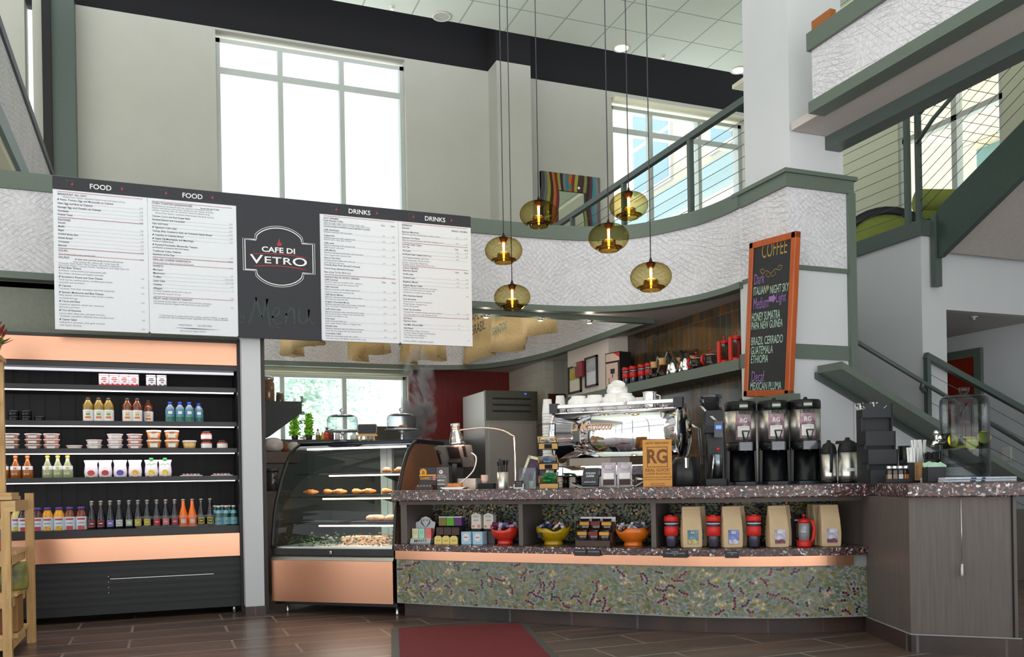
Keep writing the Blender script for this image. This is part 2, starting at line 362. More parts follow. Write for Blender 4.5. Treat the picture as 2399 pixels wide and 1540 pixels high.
def window(name, X0, X1, Z0, Z1, mull, rails, fw=.055, depth=.11, y=YB+.08, label=None, mat=silver):
    fr = MB(); a, b = y, y+depth
    fr.box((X0, a, Z0), (X0+fw, b, Z1)).box((X1-fw, a, Z0), (X1, b, Z1)).box((X0, a, Z0), (X1, b, Z0+fw)).box((X0, a, Z1-fw), (X1, b, Z1))
    for m_ in mull: fr.box((m_-fw*.55, a+.002, Z0+.01), (m_+fw*.55, b-.002, Z1-.01))
    for r in rails: fr.box((X0+.01, a+.004, r-fw*.75), (X1-.01, b-.004, r+fw*.75))
    o = struct(fr, name, mat, label)
    for i, (p, q) in enumerate(zip([X0]+list(mull), list(mull)+[X1])):
        zs = [Z0]+list(rails)+[Z1]
        for c, d in zip(zs, zs[1:]): MB().box((p+fw*.4, y+depth-.02, c+fw*.5), (q-fw*.4, y+depth-.014, d-fw*.5)).build('pane', glass_w, o)
    return o
window('window_1', W1[0], W1[1], W1[2], 6.50, (1.475, 2.255), (6.10,), label='tall grey framed window over the menu board')
window('window_2', W2[0], W2[1], W2[2], 6.42, (6.865, 7.715), (6.07,), label='grey framed window behind the balcony railing')
window('window_3', W3[0], W3[1], W3[2], 2.355, (1.43, 2.22), (), .05, label='kitchen window with a tree outside')
struct(MB().box((-1.39, YB+.1, 3.2), (-1.31, YB+.12, 6.58)), 'window_5', glass_w, 'narrow bright window slit at far left')
bl = MB().tube([(W2[0]+.02, YB-.02, 6.47), (W2[1]+.2, YB-.02, 6.47)], .05, 14); tag(bl.build('roller_blind', cream), 'rolled up cream blind above the right upper window', 'blind')
bl = MB().tube([(.8, YB-.06, 2.395), (3.04, YB-.06, 2.395)], .04, 14).box((.8, YB-.02, 2.34), (3.04, YB-.005, 2.40)); tag(bl.build('roller_blind', cream), 'rolled up cream blind above the kitchen window', 'blind')
# green steel column at the far left corner
struct(MB().box((-1.10, 11.30, 0), (-.86, YB, 6.585)), 'wall_left_column', green_dk, 'grey green steel column in the left corner')
struct(MB().box((-1.19, 11.25, 3.0), (-1.10, YB, 6.585)), 'dark_gap', blackm)  # black box standing in for the shade of the gap beside the column
struct(MB().box((-5.2, 9.5, 0), (-5, YB+.3, 6.7)), 'wall_left', wallp, 'pale wall at the left')
# upper balcony along the left
BX = -1.06
struct(MB().box((BX-.12, 1.5, 3.62), (BX, 10.95, 4.31)), 'wall_left_balcony', scratch, 'scratched grey panel of the left balcony')
struct(MB().box((BX-.14, 1.5, 4.28), (BX+.02, 10.95, 4.36)), 'trim_2', M('blue_grey_rail', (66, 74, 92), .4))
struct(MB().box((BX-.16, 1.5, 3.50), (BX+.035, 10.9, 3.655)), 'trim_3', M('blue_grey_ledge', (128, 146, 156), .4))
struct(MB().box((-5, 1.5, 3.44), (BX, 11.2, 3.50)), 'ceiling_left', cream, 'cream underside of the left balcony')
# mezzanine front: curved panel between green trims
CUR = spline([(4.33, 5.95), (4.325, 6.2), (4.25, 6.54), (4.0, 6.96), (3.69, 7.16), (3.27, 7.25), (2.53, 7.27), (0.5, 7.25), (-1.3, 7.22)], 8)
def wallcurve(P, t, z0, z1, mb=None):
    mb = mb or MB(); A = P; B = offset2(P, -t)
    mb.loft([[(a.x, a.y, z0), (b.x, b.y, z0), (b.x, b.y, z1), (a.x, a.y, z1)] for a, b in zip(A, B)]); return mb
struct(wallcurve(CUR, .10, 2.44, 3.15), 'wall_mezzanine', scratch, 'curved scratched grey front of the mezzanine')
struct(wallcurve(offset2(CUR, .025), .16, 3.075, 3.20), 'trim_4', green)
struct(wallcurve(offset2(CUR, .02), .10, 2.435, 2.485), 'trim_5', green)
# soffit round the open well, the well's far side and its trims
WELL = [(-1.2, 7.42), (4.335, 7.42)]
FAR = spline([(4.335, 7.42), (4.33, 8.3), (4.33, 9.2), (4.30, 9.85), (4.11, 10.62), (3.75, 11.08), (3.02, 11.25), (2.0, 11.27), (-1.2, 11.27)], 6)
so = MB()
for (a, b) in zip(CUR, CUR[1:]):
    if a.y > 7.2 and b.y > 7.2 and a.x < 3.4: so.poly([(a.x, a.y, 2.44), (b.x, b.y, 2.44), (b.x, 7.42, 2.44), (a.x, 7.42, 2.44)])
front = [p for p in CUR if p.x >= 3.2]
so.poly([(p.x, p.y, 2.44) for p in front] + [(front[-1].x, 7.42, 2.44), (4.335, 7.42, 2.44), (5.3, 7.42, 2.44), (5.3, 5.95, 2.44)])
R = [p for p in FAR]
for a, b in zip(R, R[1:]):
    so.poly([(a.x, a.y, 2.44), (b.x, b.y, 2.44), (b.x, b.y, 2.46), (a.x, a.y, 2.46)])
so.poly([(p.x, p.y, 2.44) for p in R] + [(-1.2, YB, 2.44), (5.3, YB, 2.44), (5.3, 7.42, 2.44)])
struct(so, 'ceiling_kitchen', warmgrey, 'low grey soffit over the coffee bar')
struct(wallcurve(FAR, .10, 2.44, 3.3), 'wall_well', scratch, 'curved scratched panel on the far side of the ceiling well')
struct(wallcurve(offset2(FAR, .015), .10, 2.41, 2.47), 'trim_6', green)
struct(MB().box((-1.2, 7.36, 2.40), (4.37, 7.43, 2.52)), 'trim_7', green)
struct(MB().box((4.45, 6.0, 2.6), (5.3, 11.45, 2.9)).box((5.3, 7.4, 2.6), (6.59, 11.45, 2.9)).box((4.34, 7.3, 2.47), (4.46, 11.4, 2.9)), 'floor_mezzanine', wood_gr, 'mezzanine floor on the right')
# square column and the pier it stands on
struct(MB().box((4.40, 5.42, 3.19), (4.90, 5.97, ZC)), 'wall_column', white, 'square white column rising to the ceiling')
struct(MB().box((4.35, 5.40, 0), (4.94, 5.99, 2.47)), 'wall_pier', white, 'white pier behind the coffee dispensers')
struct(MB().box((4.345, 5.395, 2.47), (4.94, 5.99, 3.1)), 'wall_pier_panel', scratch, 'scratched grey panel on the pier')
pt = MB().box((4.32, 5.37, 3.075), (4.955, 6.0, 3.175)).box((4.30, 5.35, 3.17), (4.975, 6.02, 3.20)); struct(pt, 'trim_8', green)
struct(MB().box((4.34, 5.385, 2.465), (4.945, 5.995, 2.50)), 'trim_9', green)
struct(MB().box((4.34, 5.385, 1.80), (4.945, 5.995, 1.91)), 'dark_gap0', green)
struct(MB().box((4.90, 5.365, 1.66), (4.965, 5.43, 3.08)), 'dark_gap1', green)
# right upper balcony (crosses in front of the column)
UB = MB().box((4.33, 1.2, 3.56), (4.40, 5.08, 3.96)); struct(UB, 'wall_upper_balcony', scratch, 'scratched grey panel of the upper right balcony')
struct(MB().box((4.30, 1.2, 3.935), (4.42, 5.10, 4.06)), 'dark_gap2', green)
struct(MB().box((4.30, 1.2, 3.49), (4.44, 5.09, 3.57)), 'dark_gap3', green)
struct(MB().box((4.40, 1.2, 3.50), (4.83, 5.40, 3.56)), 'ceiling_upper_balcony', warmgrey)
struct(MB().box((4.73, 1.2, 3.40), (4.87, 5.42, 3.50)), 'dark_gap4', green_dk)
tag(MB().box((4.34, 4.90, 4.058), (4.39, 5.09, 4.150)).build('wooden_panel', M('orange_wood', (158, 92, 36), .4, var=.15, scale=10)), 'small orange wooden board on top of the upper right balcony', 'board')
# tiled wall behind the bar, small pier with the frames, pale kitchen walls
struct(MB().box((4.6, 5.99, 0), (4.7, 8.31, 2.44)), 'wall_tiled', tile_m, 'brown and grey glazed tile wall behind the espresso machine')
struct(MB().box((4.37, 8.31, 0), (4.75, 9.32, 2.44)), 'wall_frames_pier', M('beige_paint', (214, 204, 196), .7, var=.02), 'beige pier with two framed notices')
struct(MB().box((4.48, 10.24, 0), (4.6, YB, 2.44)), 'wall_kitchen_right', wtile_m, 'pale tiled kitchen side wall')
struct(MB().box((4.6, 10.24, 0), (5.6, 10.34, 2.44)).box((4.75, 9.2, 0), (4.85, 10.3, 2.44)), 'wall_kitchen_corner', wallp)
struct(MB().box((3.06, YB-.03, .9), (4.48, YB, 2.44)), 'wall_kitchen_red', redwall, 'dark red boarded wall in the kitchen')
struct(MB().box((4.52, 10.20, 0), (4.9, 10.24, 2.02)), 'door_2', M('dark_door', (60, 20, 14), .5, var=.2, stretch=(8, 8, 1)), 'dark red door at the back of the kitchen')
# white column between the fridge and the kitchen
struct(MB().box((.535, 6.59, 0), (.665, 7.3, 2.0)), 'wall_column_left', white, 'slim white wall end beside the fridge')
struct(MB().box((.53, 6.575, 0), (.672, 6.74, .062)), 'baseboard_left', base_m)
struct(MB().box((.665, 6.61, 0), (.695, 7.3, 1.98)), 'dark_gap5', M('dark_brown_wood', (46, 34, 30), .5, var=.2, scale=8, stretch=(9, 9, 1)))
struct(MB().box((-5, 7.36, 0), (.66, 7.46, 2.44)).box((.56, 7.30, 0), (.7, 8.6, 2.44)), 'wall_kitchen_left', M('grey_green_wall', (128, 132, 120), .7))
# landing on the right: walls, beam, hall with a red door
struct(MB().box((6.59, 6.3, 0), (6.89, 6.4, 3.14)).box((6.59, 6.4, 0), (6.69, 9.6, 3.14)).box((6.89, 6.3, 2.47), (8.3, 6.4, 3.14)), 'wall_landing', white, 'white walls carrying the stair landing')
struct(MB().box((6.89, 6.4, 2.47), (8.3, 9.6, 2.53)), 'ceiling_hall', warmgrey)
struct(MB().box((8.3, -1.2, 0), (8.4, 9.6, 3.14)).box((6.69, 9.5, 0), (8.3, 9.6, 2.47)), 'wall_hall', white, 'pale hall walls behind the stairs')  # hall wall extended forward out of view to block light from the right
lb = MB().box((6.56, 6.27, 3.14), (6.75, 6.33, 3.285)).box((6.56, 6.33, 3.14), (6.62, 9.5, 3.285)); struct(lb, 'dark_gap6', green_dk)
struct(MB().box((6.62, 6.33, 3.15), (9.0, YB, 3.27)), 'floor_landing', wood_gr)
door = struct(MB().box((8.275, 7.20, 0), (8.30, 8.05, 2.2)), 'door_1', M('red_door', (134, 34, 8), .45, var=.15, stretch=(6, 6, 1)), 'orange red door in the hall')
struct(MB().box((8.255, 7.11, 0), (8.305, 7.20, 2.29)).box((8.255, 8.05, 0), (8.305, 8.14, 2.29)).box((8.255, 7.2, 2.2), (8.305, 8.05, 2.29)), 'dark_gap7', green)
# right outer wall, run forward unseen to block light, with the lounge window, ceiling strip, canopy outside
struct(MB().box((9, 8.95, 0), (9.2, YB, 6.7)).box((9, -1.2, 0), (9.2, 7.4, 6.7)).box((9, 7.4, 0), (9.2, 8.95, 3.6)).box((9, 7.4, 5.72), (9.2, 8.95, 6.7)), 'wall_right', M('green_reflect_wall', (190, 194, 172), .8, var=.02), 'beige wall with a green reflection in its colour beside the lounge window')  # greenish reflected light is put into the wall's base colour
wr_ = MB().box((9.02, 8.88, 3.6), (9.12, 8.95, 5.7)).box((9.02, 7.4, 5.63), (9.12, 8.95, 5.70)).box((9.02, 8.05, 3.6), (9.12, 8.13, 5.65)).box((9.02, 7.4, 5.22), (9.12, 8.9, 5.29)).box((9.02, 7.4, 3.6), (9.12, 7.46, 5.65)).box((9.02, 7.4, 3.6), (9.12, 8.95, 3.66))
wo_ = struct(wr_, 'window_4', silver, 'lounge window behind the stair landing')
for a, b in ((7.46, 8.05), (8.13, 8.88)):
    for c, d in ((3.66, 5.22), (5.29, 5.63)): MB().box((9.08, a, c), (9.086, b, d)).build('pane', glass_w, wo_)
struct(MB().box((8.97, 7.3, 5.72), (9.0, 9.3, 5.93)), 'dark_gap8', blackm)
struct(MB().box((6.9, 5.2, 5.93), (9.0, 9.6, 5.98)), 'ceiling_lounge', cream)
can = brickmat('cream_canopy_boards', 1, 1.2, .28, (222, 206, 176), (226, 212, 184), (70, 60, 50), .012, .7, off=0)
tag(MB().box((9.4, 5, 6.15), (12.3, 10.6, 6.25)).build('canopy', can), 'cream boarded canopy outside the lounge window', 'canopy')
tag(MB().box((12.3, 5, 5.75), (12.45, 10.6, 6.3)).build('canopy_fascia', M('teal_fascia', (120, 158, 160), .5)), 'pale teal fascia along the far edge of the canopy', 'fascia')
# storefront posts on the open side the picture is taken from
sf = MB()
for x in (-8, -4.2, -.6, 2.6, 5.58): sf.box((x-.05, -1.3, 0), (x+.05, -1.15, ZC))
for z in (.4, 2.6, 4.7): sf.box((-8, -1.28, z-.05), (5.6, -1.17, z+.05))
struct(MB().box((5.6, -1.3, 0), (9.1, -1.1, ZC)), 'wall_light_block', wallp, 'added wall behind the viewer that keeps light off the stair landing')  # added out of view to darken the landing side
struct(sf, 'window_6', M('dark_mullion', (60, 62, 64), .4), 'glazed shop front behind the viewer')
# ================================================================ menu board hung over the fridge and the pastry case
ink = M('print_dark', (58, 60, 70), .6, var=.02); ink_l = M('print_grey', (118, 122, 130), .6, var=.02); redl = M('print_red', (168, 52, 58), .6, var=.02)
chalkw = M('print_white', (238, 238, 240), .6, var=.02); boardw = M('menu_white', (224, 228, 234), .55, var=.01); boardk = M('menu_black', (38, 39, 47), .6, var=.06, scale=9)
faint = M('faint_green_line', (70, 84, 78), .6); chalkdull = M('old_chalk', (58, 70, 68), .8, var=.25, scale=60)
PX = [-.640, -.067, .510, 1.087, 1.670, 2.243]; MY = 6.5; MZ0, MZ1 = 1.968, 2.970
P1 = [('r',175),('h','BREAKFAST ALL DAY',197),('l','Gluten-Free Option: substitute listed bread with black and tan',218,.03),('b','Pesto, Tomato, Egg, and Mozzarella on Ciabatta',245,'6.99',1),('b','Ham, Egg, and Brie on Ciabatta',280,'6.99'),('b','Sausage, Egg, and Cheddar on Ciabatta',314,'7.25'),('b','Omelette',348,'7.50'),('b','French Toast',381,'6.99'),
 ('r',407),('h','PASTRIES',430),('b','Danish',456,'2.99'),('b','Muffin',489,'2.99'),('b','Bagel',522,'2.'),('b','Grilled Sticky Bun',557,'3.99'),('b','Sweet Bread',592,'3.25'),('b','Croissant',626,'2.75'),('b','Biscotti',660,'1.99'),('r',686),('h','SOUPS',708),('l','Two house-made soups served daily',735,0,'5.25'),
 ('r',745),('h','SALADS',768),('m','All salads made with fresh spring mix and crunchy sprouts',775,.095),('l','Add: Chicken $4 / Salmon $6 / Crab Cake $8',800,.085),('l','Dressings: Zesty Ranch / Blue Cheese / Strawberry Balsamic /',818),('l','Red Onion Poppy / Tomato Fennel / Fig Balsamic and Virgin Olive Oil',838),
 ('b','Red Beet Tartare',860,'',1),('l','Red Beets, creme fraiche and mayonnaise with',885),('l','feta cheese, tomatoes and English cucumber',910,0,'7.50'),('b','Strawberry Pecans and Goat Cheese',942,'',1),('l','Fresh berries, candied pecans, crumbled goat cheese,',968),('l','tomatoes and cucumbers',992,0,'7.75'),('b','Caprese',1023,'',1),('l','Tomatoes, fresh basil, cucumbers and fresh mozzarella',1048,0,'6.95'),
 ('b','Spinach, Mushroom and Blue Cheese',1082,'',1),('l','Baby spinach, wild mushrooms, blue cheese crumbles,',1106),('l','tomatoes and egg',1133,0,'6.50'),('b','Citrus and Nuts',1163,'',1),('l','Grapefruit segments, mixed nuts, tomatoes,',1190),('l','Brie and cucumbers',1215,0,'7.25'),('b','Trio of Hummus',1245,'',1),('l','Lemon tahini, black bean, and garlic hummus,',1272),('l','Tomatoes, cucumbers, kalamata olives and pita bread',1296,0,'7.50'),('b','Caesar Salad',1328,'',1),('l','Field greens, parmesan, zesty garlic croutons',1352),('l','with Caesar dressing',1378,0,'6.95')]
P2 = [('r',262),('h','OVEN TOASTED SANDWICHES',278),('m','Served with side of chips',285,.31),('l','Sandwiches are prepared with our signature homemade tomato',300),('l','cheese, leaf lettuce, and tomato. Served on your choice of bread:',320),('l','ciabatta, rosemary olive oil, cinnamon raisin, or spinach wrap.',340),('l','Gluten-Free Option: substitute listed bread with black and tan',364,.02),('b','Chicken Curry and Red Grape Salad',395,'7.99'),('b','Smoked Salmon and Cucumber',427,'8.99'),('b','Ham and Swiss',462,'6.99'),('b','Signature Crab Cake',496,'12.99',1),('b','Turkey, Brie, Cranberry Aioli, on Cinnamon Raisin Bread',530,'7.99'),('b','Caprese on Ciabatta Bread',565,'7.50',1),('b','Apple, Fig Marmalade, and Manchego',598,'',1),('m','Cheese on Ciabatta Bread',620,0,'7.50'),('b','Roasted Portobello, Mozzarella, Tomato,',653,'',1),('m','and Balsamic on Rosemary Olive Oil Ciabatta',677,0,'7.50'),('b','Traditional Cuban Ciabatta',710,'6.99'),('b','Sandwich of the Day',742,'market'),
 ('r',768),('h','GRILLED CHEESE SANDWICH',790),('l','lettuce, tomato, onion (optional $.50 each)',815,0,'5.50'),('r',828),('h','SWEETS',848),('b','Marzapan',880,'1.67'),('b','Macaroons',913,'6 for 10.00'),('b','Truffles',946,'6 for 7.00'),('b','Layer Cake',982,'5.99'),('b','Cookies',1015,'2.'),('b','Affogato',1050,''),('l','A scoop of gelato served with a shot of',1072),('l','hot espresso to pour on top',1096,0,'5.50'),
 ('r',1125),('h','FRUIT AND YOGURT PARFAIT',1142),('l','Homemade greek yogurt with fresh mixed berries, pineapple,',1165),('l','homemade granola, topped with local honey and cinnamon',1185,0,'6.95'),('l','* Consuming raw or undercooked meats, poultry, seafood, shellfish, or eggs may',1292,.03),('l','increase your risk of foodborne illness, especially if you have a medical condition',1310,.03),('l','VEGETARIAN',1372,.155),('l','GLUTEN FREE',1372,.28),('s',1404),('l','Ask us about vegan options',1424,.165)]
P4 = [('r',262),('h','HOT DRINKS',282),('b','Fresh Brewed Coffee',303,''),('d','12oz','16oz',303),('l','Offering single origin roasts, medium roasts, and',322),('l','signature Italian dark roast or a single origin decaf roast.',336),('m','CHOOSE FROM SIX DIFFERENT ROASTS BREWED TO ORDER',356),('b','Caffe Americano',388,'2.50','2.99'),('l','Signature espresso with hot water',405),('b','Cappuccino',440,'3.50','3.99'),('l','Signature espresso with steamed milk',460),('l','topped with a deep layer of foam',478),('b','Caffe Latte',510,'3.50','3.99'),('l','Signature espresso with steamed milk',528),('l','lightly topped with foam',550),('b','Caffe Mocha',576,'3.75','4.25'),('l','Signature espresso mixed with a rich chocolate',596),('l','sauce topped with steamed milk',620),('b','Shot In The Dark',647,'2.99','3.50'),('l','Freshly brewed coffee with a shot of',668),('l','bold Signature espresso',690),('b','Chemex Pour Over (Served In-House)',712,'','4.50'),('b','French Press (Served In-House)',745,'','4.50'),('b','Box of Joe To Go (96 fl. oz.)',778,'17.99'),
 ('r',803),('h','SIGNATURE DI VETRO DRINKS',825),('b','Caffe Caramel',848,''),('d','12oz','16oz',840),('l','Signature espresso combined with a delicious',868),('l','caramel sauce topped with steamed milk',890),('b','Caffe Nocciola',914,'3.99','4.50'),('l','Signature espresso with lightly sweetened',935),('l','hazelnut topped with steamed milk',960),('b','Caffe Bianco Mocha',985,'3.99','4.50'),('l','Signature espresso mixed with creamy white',1005),('l','chocolate and steamed milk',1026),('b','Organic Cioccolata Mocha',1052,'4.25','4.75'),('l','Signature espresso with a rich organic chocolate',1072),('l','sauce and organic steamed milk on top',1092),('b','Caffe Dolci Latte',1120,'3.75','4.25'),('l','Signature espresso with a smooth brown sugar',1142),('l','and cinnamon flavor topped with steamed milk',1162),('l','cinnamon sprinkled on top',1182),('b','Chai Latte',1208,'3.75','4.25'),('l','Sweet and spicy black tea',1228),('l','Spicy vanilla, Sweet Indian or Original Chai',1250),('b','Nutella Latte',1276,'3.99','4.25'),('l','Signature espresso with the delicious hazelnut',1296),('l','cream spread topped off with steamed milk',1318),('b','Cioccolata Calda',1344,'3.99','4.25'),('l','Italian hot chocolate made with a thick',1366),('l','chocolate sauce with lightly steamed milk on top',1388)]
P5 = [('r',330),('h','ESPRESSO',350),('b','Espresso',374,''),('d','SINGLE','DOUBLE',362),('b','Espresso Macchiato',410,'2.25','2.75'),('l','Signature espresso finished with a dollop of foam',430),('b','Espresso Con Panna',464,'2.50','2.75'),('l','Signature espresso topped with fresh whipped cream',484),('r',510),('h','LOOSE LEAF TEAS',528),('b','Hot Tea',550,'2.50','2.75'),('d','12oz','16oz',535),('b','Tea Latte',585,'3.50','3.99'),('b','In-House Glass Teapot (32 fl. oz.)',617,'5.99'),('l','Teas: English Breakfast, Earl Grey,',648),('l','China Gunpowder, Green Jasmine,',670),('l','Sencha, Chamomile, Peppermint',692),('l','Rooibos Vanilla, Peach of the Month Tea',710),('r',727),('h','COLD DRINKS',745),('b','(Espresso Based)',768,''),('d','16oz','24oz',752),('b','Vanilla Latte',800,'4.25','4.99'),('b','Caramel Latte',835,'4.25','4.99'),('b','Raspberry Mocha',872,'4.75','5.25'),('b','Organic Mocha Chiller',905,''),('l','Signature espresso blended with a decadent',925),('l','organic chocolate sauce and organic milk',945),('l','blended into a creamy cold beverage',968,0,'4.99'),('b','(Non-Espresso Based)',1000,''),('b','Fruit Smoothie',1032,''),('l','Choose one or mix two: Strawberry,',1054),('l','Mango Passion, Orange Guava',1076),('l','served with granola',1096),('b','Fresh Tea Smoothie',1128,'4.99','5.75'),('l','Choose from a variety of loose leaf teas to blend',1150),('l','with fruit yogurt for a cold refreshing drink',1172,0,'4.99'),('r',1190),('h','EXTRAS',1212),('b','Espresso Shots',1235,'.75'),('b','Soy Milk, Almond Milk',1270,'.75'),('b','Add Flavor',1302,''),('l','Vanilla, Brown Sugar, Cinnamon,',1324),('l','Caramel, Hazelnut, Sugar-Free Hazelnut,',1344),('l','Mint, Peppermint, Raspberry,',1364),('l','Vanilla, Sugar-Free Vanilla',1385,0,'.50'),('l','Drinks available in decaf upon request',1420)]
menu = thing('menu_board', 'long white and black hanging menu board reading FOOD and DRINKS', 'menu board', (0, MY, 0))
def menu_panel(i, rows, title, yt, yb):
    x0, x1 = PX[i], PX[i+1]
    pan = MB().box((x0+.001, 0, MZ0), (x1-.001, .018, MZ1))
    b = MB(); b.box((x0, -.002, MZ1-.085), (x1, 0, MZ1+.001)); 
    t = MB(); t.text(title, (x0+x1)/2, MZ1-.062, .047, -.004, .012, 'CENTER'); 
    rb = MB(); cx = (x0+x1)/2
    rb.ribbon([(cx-.21, MZ1-.02), (cx-.16, MZ1-.02)], .002, -.004).ribbon([(cx-.21, MZ1-.02), (cx-.195, MZ1-.04), (cx-.21, MZ1-.065)], .002, -.004).ribbon([(cx-.21, MZ1-.065), (cx-.16, MZ1-.065)], .0015, -.004).ribbon([(cx-.03, MZ1-.073), (cx+.19, MZ1-.073), (cx+.175, MZ1-.05)], .0015, -.004)
    
    fl = MB()
    for s in (-1, 1):
        fx = cx + s*.15 - .02; fz = MZ1-.052
        fl.poly([(fx-.006, -.004, fz), (fx+.006, -.004, fz), (fx+.007, -.004, fz+.008), (fx+.001, -.004, fz+.024), (fx-.002, -.004, fz+.014), (fx-.007, -.004, fz+.008)])
    
    L, D, Rr = MB(), MB(), MB(); xl = x0+.028; xr = x1-.028; Hh = MZ1-MZ0
    Z = lambda y: MZ1 - (y-yt)/(yb-yt)*Hh
    for r in rows:
        k = r[0]
        if k == 'r': Rr.box((xl, -.002, Z(r[1])-.0012), (xr, 0, Z(r[1])+.0012)); continue
        if k == 's': D.ribbon([(xl+.14, Z(r[1])+.002), (xl+.25, Z(r[1])), (xr-.10, Z(r[1]))], [.001, .006, .001], -.002); continue
        if k == 'd':
            D.text(r[1], xr-.075, Z(r[3])-.007, .0165, -.002, .01, 'RIGHT'); D.text(r[2], xr, Z(r[3])-.007, .0165, -.002, .01, 'RIGHT'); continue
        y = Z(r[2])-.0065
        if k == 'h': D.text(r[1], xl, y, .0185, -.002, .008)
        elif k == 'm': D.text(r[1], xl+(r[3] if len(r) > 3 else 0), y, .0125, -.002, .012, maxw=xr-xl-(r[3] if len(r) > 3 else 0)-.03)
        elif k == 'b':
            dx = .016 if len(r) > 4 and r[4] == 1 else 0
            if dx: D.ribbon([(xl, y), (xl+.005, y+.006), (xl+.010, y+.011)], [.002, .008, .002], -.002)
            D.text(r[1], xl+dx, y, .0165, -.002, .011, maxw=xr-xl-.07)
            if len(r) > 3 and r[3]:
                two = len(r) > 4 and isinstance(r[4], str)
                L.text(r[3], xr-.075 if (two or i > 2) else xr, y-.012, .0125, -.002, 0, 'RIGHT')
            if len(r) > 4 and isinstance(r[4], str): L.text(r[4], xr, y-.012, .0125, -.002, 0, 'RIGHT')
            if len(r) > 3 and r[3]: L.box((xl, -.0015, y-.016), (xr, 0, y-.0156))
        else:
            L.text(r[1], xl+(r[3] if len(r) > 3 else 0), y, .0150, -.002, 0, maxw=xr-xl-(r[3] if len(r) > 3 else 0)-.04)
            if len(r) > 4: L.text(r[4], xr, y-.006, .0125, -.002, 0, 'RIGHT')
    combine('menu_panel', [(pan, boardw), (b, boardk), (t, chalkw), (rb, faint), (fl, redl), (D, ink), (L, ink_l), (Rr, redl)], menu)
menu_panel(0, P1, 'FOOD', 40, 1420); menu_panel(1, P2, 'FOOD', 122, 1460); menu_panel(3, P4, 'DRINKS', 140, 1412); menu_panel(4, P5, 'DRINKS', 212, 1448)
x0, x1 = PX[2], PX[3]; cx = (x0+x1)/2
lp = MB().box((x0, -.004, MZ0-.004), (x1, .016, MZ1+.001)).build('logo_panel', boardk, menu)
lg = MB(); cz = 2.55
def badge(sx, sz, arc, wd):
    pts = []; hw, hh = .235*sx, .105*sz
    a0 = math.radians(30)
    pts += [(-hw, -hh), (-hw, hh), (-hw*.68, hh)]
    for k in range(13):
        a = math.radians(180-30-k*10); pts.append((arc*math.cos(a)*.93, hh*.72+arc*math.sin(a)*.93*.72))
    pts += [(hw*.68, hh), (hw, hh), (hw, -hh), (hw*.68, -hh)]
    for k in range(13):
        a = math.radians(-30-k*10); pts.append((arc*math.cos(a)*.93, -hh*.72+arc*math.sin(a)*.93*.72))
    pts += [(-hw*.68, -hh), (-hw, -hh)]
    lg.ribbon([(cx+p[0], cz+p[1]) for p in pts], wd, -.006)
badge(1, 1, .19, .006); badge(1.06, 1.06, .203, .003)
lg.text('CAFE DI', cx-.005, cz+.028, .052, -.006, .022, 'CENTER', sx=1.25)
for ch, xx, sz in (('V', -.158, .088), ('E', -.082, .068), ('T', -.018, .068), ('R', .052, .068), ('O', .142, .084)):
    lg.text(ch, cx+xx, cz-.052-(sz-.068)*.3, sz, -.006, .010, 'CENTER', sx=1.6)
lg.build('logo_lettering', chalkw, lp)
rd = MB(); rd.ribbon([(cx-.2+.4*t/10, cz+.004+.014*math.sin(PI*t/10)) for t in range(11)], [.001]+[.005]*9+[.001], -.0065).ribbon([(cx-.19+.38*t/10, cz-.082+.015*math.sin(PI*t/10)) for t in range(11)], [.001]+[.006]*9+[.001], -.0065)
fz = cz+.075; rd.poly([(cx-.012, -.0065, fz), (cx+.010, -.0065, fz), (cx+.018, -.0065, fz+.014), (cx+.012, -.0065, fz+.03), (cx+.006, -.0065, fz+.022), (cx+.001, -.0065, fz+.058), (cx-.008, -.0065, fz+.03), (cx-.016, -.0065, fz+.016)])
rd.build('red_flame_mark', redl, lp)
ch = MB()
def script(pts, w=.014): ch.ribbon([(cx+p[0], 2.085+p[1]) for p in [tuple(q) for q in spline([(a, b, 0) for a, b in pts], 6)]], w, -.006)
script([(-.275, .015), (-.255, .045), (-.26, -.015), (-.285, -.01)], .010); script([(-.215, -.02), (-.19, .06), (-.165, .165)], .016); script([(-.165, .165), (-.14, .06), (-.125, .03), (-.09, .16)], .018); script([(-.09, .16), (-.085, .06), (-.075, -.035)], .018)
script([(-.06, .03), (-.015, .055), (-.01, .095), (-.04, .09), (-.055, .03), (-.03, -.015), (.01, .0)], .014); script([(.03, .085), (.04, .04), (.035, -.01)], .016); script([(.038, .05), (.075, .10), (.095, .08), (.095, -.01)], .016)
script([(.135, .1), (.13, .03), (.15, -.005), (.185, .02), (.2, .1)], .016); script([(.2, .1), (.205, .02), (.235, .0)], .014); script([(-.07, -.05), (-.04, -.035), (0, -.05)], .008)
ch.build('chalk_lettering', chalkdull, lp)
for i in (1, 2, 3, 4):
    MB().box((PX[i]-.006, -.003, MZ0-.012), (PX[i]+.006, .02, MZ0+.006)).build('clip', black, menu)
for x in (-.5, .4, 1.3, 2.1): MB().box((x-.015, .016, 2.78), (x+.015, .74, 2.80)).box((x-.03, .016, 2.6), (x+.03, .024, 2.9)).build('wall_bracket', black, menu)

